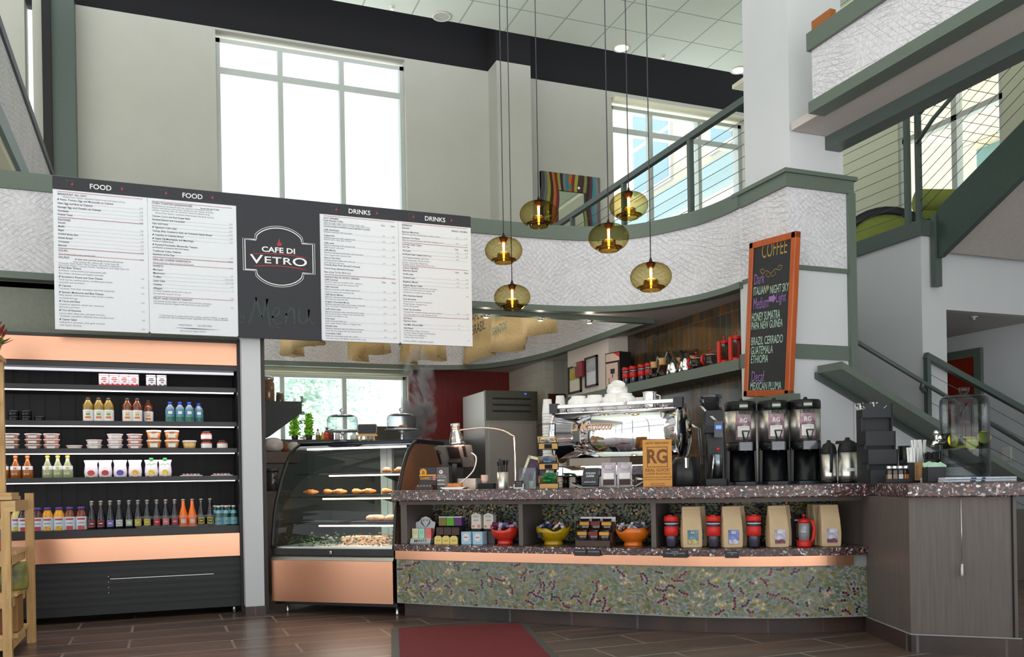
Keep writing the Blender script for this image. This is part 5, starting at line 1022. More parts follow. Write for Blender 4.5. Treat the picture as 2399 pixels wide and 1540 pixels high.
lg.build('emblem', ink, t)
for k, (c, n) in enumerate((((232, 222, 180), 'cream'), ((160, 220, 196), 'mint green'), ((240, 120, 116), 'coral'))):
    p = q + Vector((math.cos(a+.12), math.sin(a+.12), 0))*(-.05+.05*k) + Vector((-math.sin(a+.12), math.cos(a+.12), 0))*.045 + Vector((0, 0, .0345)); b = MB().box((-.0225, -.018, 0), (.0225, .018, .066)).build('mint_box', card(n.replace(' ', '_'), c), loc=p, rotz=a+.12)
    MB().ribbon([(-.010, .050), (-.008, .032), (0, .028), (.008, .032), (.010, .050)], .003, -.0186).build('emblem', card('emblem_'+n[:4].strip(), tuple(int(v*.75) for v in c)), b); tag(b, '%s mint box in the silver MINTS stand' % n, 'box', 'mint boxes')
# chocolate boxes stand
q, a = niche(1047, .07)
t = thing('chocolate_stand', 'tiered stand of pale yellow and dark chocolate boxes with white tops', 'display stand', q, a+.1)
MB().prism([(0, 0), (.0, .02), (.10, .12), (.12, .12), (.12, 0)], -.088, .088, 'x').build('base', blackm, t)
for k in range(3):
    ax = -.058+.058*k; R_ = lambda x, y, z: q + Vector((math.cos(a+.1)*x-math.sin(a+.1)*y, math.sin(a+.1)*x+math.cos(a+.1)*y, z))
    b = MB().prism([(-.027, 0), (.027, 0), (.027, .044), (.012, .056), (-.012, .056), (-.027, .044)], -.012, .0, 'y').build('chocolate_box', card('straw', (228, 206, 120)), loc=R_(ax, -.004, 0), rotz=a+.1); MB().box((-.016, -.0128, .018), (.016, -.0118, .03)).build('print', card('straw_dk', (206, 180, 84)), b); tag(b, 'pale yellow chocolate box at the front of the tiered stand, %s' % lmr(k, 3), 'box', 'pale yellow boxes')
    c = ((132, 116, 60), (92, 176, 40), (92, 44, 110))[k]; nm = ('olive', 'bright green', 'purple')[k]
    b = MB().box((-.0275, -.028, 0), (.0275, .028, .055)).build('chocolate_box', card('box_'+nm.replace(' ', ''), c), loc=R_(ax, .085, .1205), rotz=a+.1); MB().box((-.027, -.027, .0552), (.027, .03, .062)).build('lid', card('white', (232, 232, 234)), b); tag(b, '%s chocolate box with white top on the tiered stand' % nm, 'box', 'white topped chocolate boxes')
    tag(MB().box((-.027, -.02, 0), (.027, .02, .05)).build('chocolate_box', card('cocoa', (66, 44, 38)), loc=R_(ax, .035, .0605), rotz=a+.1), 'dark chocolate box behind the pale yellow ones, %s' % lmr(k, 3), 'box', 'dark chocolate boxes')
for k in range(2):   # blue boxes with cartons above
    q, a = niche(1092+27*k, .075); b = MB().box((-.036, 0, 0), (.036, .07, .083)).build('tea_box', card('sky', (168, 204, 222), scale=60), loc=q, rotz=a); MB().prism([(.022*math.cos(2*PI*j/14), .046+.026*math.sin(2*PI*j/14)) for j in range(14)], -.001, .0, 'y').build('print', card('skywhite', (226, 228, 232)), b); MB().ribbon([(-.014, .046), (.014, .046)], .007, -.0015).build('lettering', card('pinkred', (200, 90, 110)), b); tag(b, 'light blue sweets box on the ledge, %s of the pair' % ('left', 'right')[k], 'box', 'light blue boxes')
    q2, a2 = niche(1116+29*k, .15); ht = .175
    s = MB().box((-.034, 0, 0), (.034, .05, .100)).build('carton_riser', blackm, loc=q2, rotz=a2); tag(s, 'black riser under the white sweets carton, %s' % ('left', 'right')[k], 'riser', 'black risers')
    b = MB().prism([(-.036, 0), (.036, 0), (.036, .088), (.028, .098), (.012, .099), (.006, .106), (-.006, .106), (-.012, .099), (-.028, .098), (-.036, .088)], 0, .045, 'y').build('sweets_carton', card('ivory', (230, 220, 208)), loc=q2+Vector((0, 0, .1005)), rotz=a2); MB().ribbon([(-.022, .082), (.022, .082)], .013, -.001).build('print', card('skyprint', (150, 200, 216)), b); MB().ribbon([(-.018, .056), (.018, .056)], .006, -.001).box((-.03, -.001, .008), (-.012, 0, .022)).box((.012, -.001, .006), (.03, 0, .026)).build('print', card('rose', (214, 130, 120), scale=80), b); tag(b, 'white sweets carton with scalloped top, %s of the pair' % ('left', 'right')[k], 'carton', 'white sweets cartons')
tag(MB().box((-.03, .02, 0), (.02, .06, .08)).build('book_stack', card('dusk', (80, 66, 70), scale=30), loc=niche(1150, .12)[0], rotz=niche(1150, .1)[1]), 'dark patterned box between the blue boxes and the red bowl', 'box')
# bowls of wrapped sweets
def bowl(px, c, nm, rr, off, cc, seed, hh_=.125):
    q, a = niche(px, off); t = thing('ceramic_bowl', '%s ribbed ceramic bowl on a round foot' % nm, 'bowl', q, a); n = 40; m = MB(); m.smooth = True; rings = []
    prof = [(.55, 0), (.53, .012), (.50, .026), (.62, .032), (.82, .05), (.93, .072), (1.0, .098), (.965, .098), (.90, .072), (.6, .045), (.02, .04)]
    for i, (r, z) in enumerate(prof):
        ring = []
        for k in range(n):
            al = 2*PI*k/n; lip = 1+(.06*math.sin(al*3+seed)+.03*math.sin(al*7)) * (1 if z > .09 else .35 if z > .06 else 0); rb = 1 + .012*math.sin(i*2.6); ring.append((rr*r*rb*math.cos(al)*(1+.0*lip), rr*r*rb*math.sin(al), z*(hh_/.115)*(1+(lip-1)*1.8)))
        rings.append(ring)
    m.loft(rings, cap=True); m.build('bowl', M('glaze_'+nm.split()[0], c, .3, var=.12, scale=18, coat=.4), t)
    random.seed(seed)
    for k in range(18):
        al, r0 = random.uniform(0, 6.3), rr*.78*math.sqrt(random.random()); col = random.choice(cc); o = MB(); L_ = random.uniform(.026, .036); w_ = .013
        o.loft([[(x, w_*f*math.cos(b), w_*f*.7*math.sin(b)) for b in [2*PI*j/8 for j in range(8)]] for x, f in ((-L_, 1), (-L_*.6, .3), (-L_*.45, .9), (0, 1.1), (L_*.45, .9), (L_*.6, .3), (L_, 1))])
        ob = o.build('wrapped_sweet', M('wrap_%d_%d_%d' % col, col, .2, var=.3, scale=60, coat=.4), loc=q+Vector((r0*math.cos(al), r0*math.sin(al), hh_*.80+.012+.018*(1-(r0/rr))+.008*random.random()))); ob.rotation_euler = (random.uniform(-.6, .6), random.uniform(-.7, .7), random.uniform(0, 3.1)); tag(ob, 'foil wrapped sweet heaped in the %s bowl' % nm.split()[0], 'sweet', 'wrapped sweets in the %s bowl' % nm.split()[0])
    return t
bowl(1184, (208, 52, 36), 'red', .098, .125, [(170, 160, 200), (150, 30, 60), (120, 110, 170), (60, 50, 110), (200, 196, 214)], 3)
yb = bowl(1297, (172, 140, 8), 'yellow', .112, .135, [(34, 44, 84), (50, 60, 104), (220, 120, 50), (200, 196, 200), (30, 36, 66)], 8)
bowl(1484, (216, 110, 22), 'orange', .110, .135, [(206, 204, 206), (180, 176, 186), (90, 90, 110), (226, 222, 220)], 5)
MB().box((-.018, -.004, 0), (.018, 0, .035)).build('price_card', slate, yb, loc=(-.052, -.095, .050)).rotation_euler.z = -.5
# pouch display
q, a = niche(1388, .05); t = thing('pouch_stand', 'brown card stand holding pouches of chocolate beans', 'display stand', q, a-.05); MB().prism([(0, 0), (0, .036), (.004, .036), (.004, .026), (.042, .026), (.046, .086), (.088, .086), (.094, .15), (.11, .15), (.11, 0)], -.115, .115, 'x').build('base', card('umber', (74, 52, 44)), t)
for k in range(3): MB().prism([(-.036, .0), (.036, 0), (.042, .12), (-.042, .12)], 0, .004, 'y').build('divider', card('white', (232, 232, 234)), t, loc=(-.076+.076*k, .10, .06))
for row in range(2):
    for k in range(3):
        x, y, z = -.074+.074*k, .024+.043*row, .0275+.060*row; rz = a-.05; p = q+Vector((math.cos(rz)*x-math.sin(rz)*y, math.sin(rz)*x+math.cos(rz)*y, z)); m = MB(); m.smooth = True
        m.loft([[(.030*f*math.copysign(abs(math.cos(b))**.6, math.cos(b)), g_*math.sin(b)+.0, zz) for b in [2*PI*j/12 for j in range(12)]] for zz, f, g_ in ((0, .9, .012), (.01, 1, .016), (.045, 1, .015), (.065, .95, .008), (.082, 1.0, .002))])
        o = m.build('bean_pouch', M('dark_foil', (42, 30, 30), .15, var=.4, scale=50, coat=.6), loc=p, rotz=rz); c, cn = (((214, 150, 50), 'ochre'), ((128, 30, 32), 'dark red'), ((222, 160, 40), 'yellow'))[k]; MB().box((-.0305, -.0165, .042), (.0305, .0, .062)).build('label', card('band_'+cn.replace(' ', ''), c), o); tag(o, 'dark chocolate bean pouch with %s band in the %s row of the stand' % (cn, ('front', 'back')[row]), 'pouch', 'bean pouches')
# tumblers, coffee bags, press
redp = M('red_silicone', (206, 30, 22), .45, var=.03); clr = Gl('tumbler_clear', (230, 230, 238), (146, 148, 164), 1.0, .05, .45)
def tumbler(lb, g=None, s=1.0):
    t = thing('travel_tumbler', lb, 'tumbler', group=g); MB().lathe([(.031*s, 0), (.034*s, .01*s), (.038*s, .165*s)], 24, cap1=False).build('body', clr, t); MB().lathe([(.028*s, .006*s), (.031*s, .05*s), (.0345*s, .15*s)], 20).build('inner_wall', M('tumbler_core', (96, 92, 108), .25, coat=.5, var=.12), t)
    MB().lathe([(.0375*s, .072*s), (.0395*s, .074*s), (.041*s, .124*s), (.039*s, .126*s)], 24).build('grip_band', redp, t); MB().lathe([(.040*s, .155*s), (.0425*s, .160*s), (.0415*s, .182*s), (.036*s, .190*s)], 24).rbox((0, -.02*s, .190*s), (.03*s, .02*s, .01*s), .005).build('lid', redp, t); MB().lathe([(.0385*s, .140*s), (.0388*s, .148*s)], 20, cap0=False, cap1=False).build('print', M('pale_print', (190, 180, 196), .5), t); return t
for k, px in enumerate((1573, 1672, 1767)):
    q, a = niche(px, .06); tu = tumbler('red lidded clear tumbler in the right niche, %s of three' % ('left', 'middle', 'right')[k], 'red tumblers in the niche'); put(tu, q, a)
kraft = M('kraft_paper', (206, 180, 142), .8, var=.05, scale=20, bump=.15)
def coffee_bag(lb, pic, g, mid=True):
    t = thing('coffee_bag', lb, 'coffee bag', group=g); w_, d_, h_ = .115, .075, .245; m = MB()
    m.loft([[(-w_/2*f, -d_/2*e, z), (w_/2*f, -d_/2*e, z), (w_/2*f, d_/2*e, z), (-w_/2*f, d_/2*e, z)] for z, f, e in ((0, .96, .96), (.02, 1, 1.02), (.08, 1.03, 1.05), (.16, .98, .8), (.215, .95, .35), (.228, .95, .25), (h_, .94, .22))]); m.build('paper_bag', kraft, t, bevel=.006)
    MB().box((-w_*.47, -.0105, .222), (w_*.47, .0105, .2255)).build('fold', M('kraft_shade', (184, 158, 122), .8), t)
    l = MB().box((-.031, -d_/2-.0042, .024), (.033, -d_/2-.0012, .106)); lo = l.build('label', M('label_'+pic[0], pic[1], .4, var=.5, scale=34), t)
    MB().box((-.014, -d_/2-.0052, .082), (.014, -d_/2-.0040, .100)).build('label_badge', M('badge_'+pic[0], pic[2], .5), lo); tx = MB(); tx.text('RG', 0, .085, .017, -d_/2-.0056, .01, 'CENTER'); tx.build('lettering', chalkw, lo)
    MB().prism([(-.030, .025), (.032, .025), (.032, .04), (.01, .052), (-.01, .044), (-.030, .05)], -d_/2-.0052, -d_/2-.0040, 'y').build('label_picture', M('pic_'+pic[0], pic[3], .5, var=.4, scale=60), lo)
    return t
pics = [('sea', (104, 136, 150), (70, 110, 130), (196, 178, 116)), ('poster', (120, 130, 190), (150, 170, 210), (196, 196, 214)), ('cups', (190, 186, 206), (214, 210, 220), (120, 70, 76))]
bags = [(1620, .075, 0, 'kraft coffee bag with sea blue label, left bag of the niche', 0), (1632, .178, 0, 'kraft coffee bag standing behind the sea blue labelled one', 0), (1714, .075, 1, 'kraft coffee bag with bright blue poster label, second bag', .0), (1724, .178, 1, 'kraft coffee bag standing behind the poster labelled one', 0), (1821, .075, 2, 'kraft coffee bag with cups label, left of the red press', .0), (1830, .178, 2, 'kraft coffee bag standing behind the cups labelled one', 0), (1943, .07, 2, 'kraft coffee bag with cups label, rightmost of the niche', -.12), (1926, .165, 2, 'kraft coffee bag just behind the rightmost bag', -.1), (1913, .26, 2, 'kraft coffee bag at the back behind the rightmost two', -.1)]
for px, off, pi_, lb, dr in bags: q, a = niche(px, off); put(coffee_bag(lb, pics[pi_], 'kraft coffee bags'), q, a*.35-.10+dr)
q, a = niche(1884, .085); t = thing('french_press', 'red french press with its black box behind, in the right niche', 'french press', q, -.5)
MB().lathe([(.040, 0), (.042, .006), (.042, .03), (.036, .036)], 24).build('base', redp, t); MB().lathe([(.032, .03), (.032, .145)], 24).build('beaker', M('press_glass', (150, 150, 156), .08, coat=1), t); MB().lathe([(.034, .14), (.036, .15), (.030, .162), (.004, .166), (.004, .180)], 20).ball((0, 0, .184), .009, 10).build('lid', redp, t); MB().tube([(.030, -.015, .02), (.05, -.02, .05), (.056, -.022, .11), (.046, -.02, .15), (.03, -.012, .155)], [.010, .010, .010, .010, .008], 8).build('handle', redp, t)
q, a = niche(1868, .15); b = MB().box((-.035, 0, 0), (.035, .06, .165)).build('press_box', card('black_box', (28, 26, 30)), loc=q, rotz=a*.4); MB().box((-.016, -.001, .15), (.018, 0, .157)).build('print', chalkw, b); MB().box((-.012, -.001, .03), (.012, 0, .038)).build('print', card('pressred', (206, 40, 40)), b)
for j in range(6): MB().prism([(.006*math.cos(2*PI*i/8), .058+.014*j+.005*math.sin(2*PI*i/8)) for i in range(8)], -.001, 0, 'y').build('print', card('gold_print', (170, 130, 60)), b)
tag(b, 'black box with printed column standing beside the red press', 'box')
# price strips on the ledge edge
for px, w_, lb, tx_ in ((1360, .078, 'black price strip under the pouch stand, left one', ('PURE CHOCOLATE',)), (1391, .084, 'black price strip under the pouch stand, right one', ('CHOCOLATE BEANS',)), (1582, .145, 'long black price strip under the left coffee bag', ('DI VETRO', 'TRAVEL MUGS AND COFFEE', '$14')), (1715, .078, 'small black price strip under the second coffee bag', ('COFFEE BAGS', '$12'))):
    q, a = cs(px, .48, -.040); t = thing('price_strip', lb, 'sign', Vector((q.x, q.y, .462)), a); MB().box((-w_/2, -.004, -.002), (w_/2, .003, .034)).box((-w_/2, -.004, .032), (w_/2, .06, .0445+.001)).build('strip', black, t) if False else MB().box((-w_/2, -.006, -.008), (w_/2, .0, .034)).build('strip', black, t)
    tm = MB()
    for i, s in enumerate(tx_): tm.text(s, 0, .016-.009*i+.004*(len(tx_)-1), .009, -.0065, .004, 'CENTER', maxw=w_*.86)
    tm.build('lettering', M('print_pale', (190, 192, 196), .6), t)
# ================================================================ things on the bar
def on(px, off): q, a = cs(px, CT, off); return q, a
def oD(px, d, py=1130): p = atD(px, py, d); return Vector((p.x, p.y, CT))
FA = -PSI                                              # turned to face the room's front corner
kcard = M('kraft_card', (206, 146, 72), .7, var=.05)
# chocolate display and menu card
q, a = on(997, .10); t = thing('chocolate_display', 'brown chocolate display box with black and orange back card reading DARK', 'display box', q, a+.2)
MB().box((-.065, -.03, 0), (.065, .05, .022)).box((-.065, .03, .02), (.065, .05, .05)).prism([(-.03, .022), (-.026, .022), (.05, .055), (.05, .05)], -.065, -.062, 'x').build('tray', M('cocoa_card', (64, 40, 34), .5), t)
bk = MB().box((-.062, .045, .045), (.062, .05, .155)).build('back_card', M('card_black', (48, 42, 44), .5), t)
m = MB(); m.prism([(.028*math.cos(2*PI*k/20)*(1 if k % 2 else .82)-.032, .122+.028*math.sin(2*PI*k/20)*(1 if k % 2 else .82)) for k in range(20)], .043, .0449, 'y').box((-.062, .0435, .096), (.062, .0448, .106)); m.build('sun_print', M('amber_print', (232, 160, 30), .5), t); MB().ribbon([(-.036, .108), (-.038, .124), (-.03, .132), (-.024, .122), (-.028, .108)], .006, .0425).build('sun_print', M('card_black', None), t)
tx = MB(); tx.text('DARK', -.055, .072, .026, .0435, .02); tx.build('lettering', M('amber_print', None), t); tx = MB(); tx.text('55% CACAO', .006, .082, .011, .0435, .01).text('CHOCOLATE', .006, .070, .009, .0435, .01); tx.build('lettering', M('print_pale', (190, 192, 196), .6), t); MB().box((.04, .0432, .066), (.058, .0445, .095)).build('sticker', M('sticker_red', (206, 120, 120), .5), t)
for k in range(5): o = MB().rbox((0, 0, .006), (.022, .05, .012), .004).build('chocolate_bar', M('chocolate_foil', (58, 30, 30), .3, coat=.5), loc=q+Vector((math.cos(a+.2)*(-.045+.022*k), math.sin(a+.2)*(-.045+.022*k), .0225)), rotz=a+.2); tag(o, 'small dark chocolate bar in the display box, %s' % lmr(k, 5), 'chocolate', 'chocolate bars in the display')
q, a = on(1034, .17); t = thing('menu_card', 'grey brown counter card with white round bird badge reading MENU', 'card', q, a+.25); MB().prism([(-.055, 0), (.055, 0), (.055, .155), (-.055, .155)], 0, .005, 'y').box((-.055, 0, 0), (.055, .04, .004)).build('card', M('taupe_card', (92, 82, 80), .5), t)
tx = MB(); tx.prism([(.013*math.cos(2*PI*k/18), .122+.013*math.sin(2*PI*k/18)) for k in range(18)], -.0016, -.0004, 'y').text('SERVING', 0, .094, .010, -.001, 0, 'CENTER').text('LOCAL ROAST', 0, .082, .010, -.001, 0, 'CENTER').text('MENU', 0, .058, .019, -.001, .012, 'CENTER').ribbon([(-.026, .044), (.026, .044)], .002, -.001).ribbon([(-.03, .036), (.03, .036)], .004, -.001).ribbon([(-.035, .02), (-.035, .09), (-.018, .104)], .001, -.001).ribbon([(.035, .02), (.035, .09), (.018, .104)], .001, -.001).ribbon([(-.035, .02), (-.02, .01), (.02, .01), (.035, .02)], .001, -.001); tx.build('lettering', chalkw, t); MB().ribbon([(-.005, .116), (-.002, .124), (.006, .128)], [.002, .008, .002], -.002).build('bird_print', M('taupe_card', None), t)
q, a = on(1066, .12); t = thing('pastry_plate', 'white rectangular plate with a slice of pastry on the bar', 'plate', q, a+.2); MB().prism([(-.07, .004), (-.09, .016), (.09, .016), (.07, .004)], -.05, .05, 'y').box((-.06, -.04, 0), (.06, .04, .006)).build('plate', M('porcelain', (236, 236, 236), .15, coat=.5), t)
o = MB().rbox((0, 0, .014), (.105, .05, .026), .014).build('pastry_slice', bake, loc=q+Vector((0, 0, .0165)), rotz=a+.2); tag(o, 'brown pastry slice on the white plate in front of the card reader', 'pastry')
# tablet register seen from behind
q, a = on(1066, .34); t = thing('tablet_register', 'tilted tablet register on a black stand, seen from behind', 'register', q, a+.25)
MB().box((-.07, -.06, 0), (.07, .07, .01)).bar((0, 0, 0), (0, .01, .20), .035, .022, (0, 1, 0)).bar((0, .0, .18), (.0, .05, .235), .09, .03).build('stand', black, t)
tb = MB(); tb.X = Matrix.Translation((.01, .02, .235)) @ Matrix.Rotation(-.9, 4, 'X'); tb.rbox((0, 0, 0), (.255, .185, .012), .012); tb.build('tablet', M('silver_back', (120, 122, 126), .45, metal=.5), t)
tb = MB(); tb.X = Matrix.Translation((.01, .02, .235)) @ Matrix.Rotation(-.9, 4, 'X'); tb.box((-.05, -.09, -.016), (.03, .09, -.007)).box((-.135, -.06, -.014), (-.12, .06, .01)).box((.06, -.095, -.014), (.075, .0, .008)); tb.build('mount', black, t)
MB().tube(spline([(.12, .0, .26), (.16, -.0, .22), (.14, -.01, .13), (.07, -.02, .06), (.03, -.02, .03)], 5), .005, 6).build('cable', M('cable_white', (226, 226, 230), .5), t); MB().bar((-.10, -.01, .26), (-.14, .0, .30), .03, .012).build('card_reader', black, t)
# stack of plates, small cups, box
q, a = on(1098, .48)
for k in range(8): o = MB().prism([(-.068, 0), (-.078, .009), (.078, .009), (.068, 0)], -.06, .06, 'y').build('rectangular_plate', M('porcelain_grey', (214, 214, 212), .2, coat=.4), loc=q+Vector((0, 0, .0095*k)), rotz=a+.2); tag(o, 'grey white rectangular plate in the stack behind the bar, %s' % ('lowest' if k == 0 else 'topmost' if k == 7 else ORD[k]+' from the bottom'), 'plate', 'stacked rectangular plates')
q, a = on(1141, .30); o = MB().rbox((0, 0, .019), (.115, .07, .038), .006).build('black_box', blackm, loc=q, rotz=a+.2); tag(o, 'low black box under the little pink cup stack', 'box')
for k in range(5): o = MB().lathe([(.020, 0), (.026, .022), (.026, .024)], 18).build('sauce_cup', M('blush_cup', (240, 206, 190), .4), loc=on(1136, .30)[0]+Vector((0, 0, .0385+.0085*k))); tag(o, 'small blush sauce cup in the short stack, %s' % ('lowest' if k == 0 else 'topmost' if k == 4 else ORD[k]+' from the bottom'), 'cup', 'stacked sauce cups')
q, a = on(1178, .22); t = thing('utensil_cup', 'steel cup holding black plastic cutlery', 'cup', q); MB().lathe([(.036, 0), (.037, .003), (.037, .112), (.034, .112), (.034, .01)], 24, cap1=True).build('cup', steel, t)
random.seed(4)
for k in range(16):
    al, r0 = random.uniform(0, 6.3), .027*random.random()**.5; b = q+Vector((r0*math.cos(al), r0*math.sin(al), .013)); e = Vector((r0*.75*math.cos(al), r0*.75*math.sin(al), .145+.02*random.random())); o = MB().bar((0, 0, 0), e, .005, .003).bar(e*.97, e*1.16, .014, .003).build('plastic_fork', black, loc=b); tag(o, 'black plastic fork standing in the steel cup', 'fork', 'black forks in the steel cup')
# heat lamp on a bent arm
q, a = on(1208, .36); t = thing('heat_lamp', 'chrome heat lamp on a long curved arm over the bar', 'lamp', q)
def pl(px, py, d): return atD(px, py, d) - q
dq = (q-CAM0).dot(FW); arm = [pl(1208, 1135, dq), pl(1205.5, 1035, dq), pl(1198, 1020, dq), pl(1173, 1008, dq+.02), pl(1132, 1003, dq+.05), pl(1082, 1008, dq+.08), pl(1070, 1010, dq+.09)]; arm[0] = Vector((arm[0].x, arm[0].y, .01))
MB().tube(spline(arm, 6), .0068, 10).build('arm', M('warm_chrome', (238, 214, 200), .08, metal=1), t); MB().cyl((0, 0, 0), .05, .012, 24).build('base', chrome, t)
c = pl(1068, 1010, dq+.09); sh_ = MB().lathe([(.028, .050), (.027, .012), (.028, .0), (.034, -.02), (.042, -.045), (.046, -.075), (.055, -.093), (.053, -.093), (.044, -.07), (.02, .0)], 28, cap0=True).build('shade', chrome, t, loc=c); sh_.rotation_euler = (0, -.10, 0); sh_.scale = (1.14, 1.14, 1.05)
for z in (.008, .022): MB().lathe([(.0285, z), (.0295, z+.004), (.0285, z+.008)], 24, cap0=False, cap1=False).build('ring', copper, sh_)
MB().ball((0, 0, -.062), .024, 12).build('bulb', M('heat_bulb', (255, 190, 140), .4, emit=(255, 176, 120), es=5), sh_); point('heat_lamp_light', q+c+Vector((0, 0, -.11)), 1.3, (1, .62, .4), .03)
# tilted frame, acrylic box, little sign
q, a = on(1242, .34); t = thing('leaning_frame', 'cream framed dark notice leaning back on the bar', 'frame', q, a+.1); L_ = MB(); L_.X = Matrix.Translation((0, 0, .003)) @ Matrix.Rotation(-.35, 4, 'X') @ Matrix.Rotation(.26, 4, 'Y'); L_.box((-.09, -.008, 0), (.09, .008, .02)).box((-.09, -.008, .2), (.09, .008, .22)).box((-.09, -.008, 0), (-.072, .008, .22)).box((.072, -.008, 0), (.09, .008, .22)); L_.build('frame', M('cream_frame', (222, 214, 190), .5), t)
L_ = MB(); L_.X = Matrix.Translation((0, 0, .003)) @ Matrix.Rotation(-.35, 4, 'X') @ Matrix.Rotation(.26, 4, 'Y'); L_.box((-.074, -.003, .018), (.074, .004, .202)); L_.build('notice', M('notice_print', (66, 48, 70), .5, var=.6, scale=70), t)
q, a = on(1240, .13); t = thing('tip_box', 'clear acrylic tip box with a card inside', 'box', q, a+.2); MB().box((-.055, -.05, 0), (.055, .05, .004)).box((-.055, -.05, 0), (.055, -.046, .135)).box((-.055, .046, 0), (.055, .05, .135)).box((-.055, -.05, 0), (-.051, .05, .135)).box((.051, -.05, 0), (.055, .05, .135)).box((-.055, -.05, .131), (.055, .05, .135)).build('box', Gl('acrylic', (242, 244, 250), (170, 180, 196), .8), t); MB().box((-.035, -.01, .004), (.0, -.004, .10)).build('card', M('card_olive', (84, 84, 74), .5, var=.3, scale=80), t); MB().bar((.02, .0, .004), (.045, 0, .11), .02, .004).box((-.03, .01, .004), (.04, .04, .05)).build('bank_notes', M('note_green', (186, 206, 184), .7, var=.1), t)
q, a = on(1216, .06); t = thing('small_sign', 'tiny black sign on a silver clip at the bar edge', 'sign', q, a+.2); MB().box((-.026, -.004, .008), (.026, .0, .052)).build('plate', slate, t); MB().box((-.03, -.008, 0), (.03, .02, .01)).box((-.034, -.01, .0), (-.026, .0, .03)).box((.026, -.01, 0), (.034, 0, .03)).build('clip', silver, t); tx = MB(); tx.text('PLEASE', 0, .036, .010, -.0045, .004, 'CENTER').text('ORDER HERE', 0, .022, .007, -.0045, .004, 'CENTER'); tx.build('lettering', M('rose_chalk', (190, 120, 130), .7), t)
# wire rack with three kraft trays and what they hold
q, a = on(1283, .14); ar = a+.42; t = thing('tray_rack', 'black wire rack with three kraft trays', 'rack', q, ar); wr = MB(); Dz = (.028, .155, .285)
for x in (-.05, .06): wr.tube([(x, .12, 0), (x, .11, .40), (x, .06, .42)], .003, 6).tube([(x, -.02, 0), (x, .12, .004)], .003, 6)
for z in Dz: wr.tube([(-.05, .11, z), (-.05, -.06, z-.02), (.06, -.06, z-.02), (.06, .11, z)], .003, 6)
wr.tube([(-.05, .06, .42), (.06, .06, .42)], .003, 6); wr.build('wire_frame', black, t)
ktray = M('kraft_tray', (214, 170, 106), .7, var=.06)
for k, z in enumerate(Dz):
    kt = MB(); kt.X = Matrix.Translation((.005, .0, z-.016)) @ Matrix.Rotation(.24, 4, 'X'); w_, d_, h_ = .125, .17, .052
    kt.box((-w_/2, -d_/2, 0), (w_/2, d_/2, .004)).box((-w_/2, -d_/2, 0), (w_/2, -d_/2+.004, h_*.8)).box((-w_/2, d_/2-.004, 0), (w_/2, d_/2, h_)).box((-w_/2, -d_/2, 0), (-w_/2+.004, d_/2, h_)).box((w_/2-.004, -d_/2, 0), (w_/2, d_/2, h_)); o = kt.build('tray', ktray, t)
    e_ = MB(); e_.X = kt.X
    for x in (-w_/2, w_/2): e_.bar((x, -d_/2, 0), (x, -d_/2, h_*.8), .005, .005, (1, 0, 0)); e_.bar((x, -d_/2, h_*.8), (x, d_/2, h_), .005, .005)
    e_.bar((-w_/2, -d_/2, 0), (w_/2, -d_/2, 0), .005, .005); e_.bar((-w_/2, -d_/2, h_*.8), (w_/2, -d_/2, h_*.8), .005, .005)
    if k: e_.box((-.024, -d_/2-.003, .006), (.024, -d_/2-.001, .034))
    e_.build('edging', black, o)
for nm, lb, k, c, h_ in (('paper_napkins', 'white paper napkins in the top kraft tray', 2, (236, 230, 224), .02), ('sugar_packets', 'blue and white sugar packets in the middle kraft tray', 1, (150, 180, 214), .025), ('green_packets', 'green and white packets heaped in the lowest kraft tray', 0, (70, 190, 120), .04)):
    x, y = .005, .0; p = q+Vector((math.cos(ar)*x-math.sin(ar)*y, math.sin(ar)*x+math.cos(ar)*y, Dz[k]+.006)); random.seed(k); m = MB()
    for j in range(26): aa = random.uniform(-.5, .5); cx_, cy_ = random.uniform(-.03, .03), random.uniform(-.045, .04); z = .0+h_*1.5*random.random(); m.poly([(cx_-.024, cy_-.02, z), (cx_+.024, cy_-.022, z+.008*aa), (cx_+.026, cy_+.02, z+.012), (cx_-.022, cy_+.022, z+.01)])
    o = m.build(nm, M('packet_'+nm, c, .6, var=.25, scale=30), loc=p, rotz=ar); tag(o, lb, 'packets', kind='stuff')
# paper cup stacks
cupw = M('paper_white', (236, 236, 236), .6, var=.01)
for k, (px, n, dd) in enumerate(((1286, 27, 'left'), (1316, 28, 'right'))):
    q, a = on(px, .80); first = None
    for j in range(n):
        z = CT+.0205*j
        if first is None: first = MB().lathe([(.041, 0), (.0425, .003), (.0425, .006), (.040, .008), (.030, .108), (.028, .108)], 20).build('paper_cup', cupw, loc=(q.x, q.y, z)); o = first
        else: o = first.copy(); COL.objects.link(o); o.location = (q.x, q.y, z)
        tag(o, 'upturned white paper cup in the %s stack, %s' % (dd, 'topmost' if j == n-1 else 'lowest' if j == 0 else '%s up from the bar' % (ORD[j] if j < 12 else 'number %d' % (j+1))), 'cup', 'white paper cups in the %s stack' % dd)
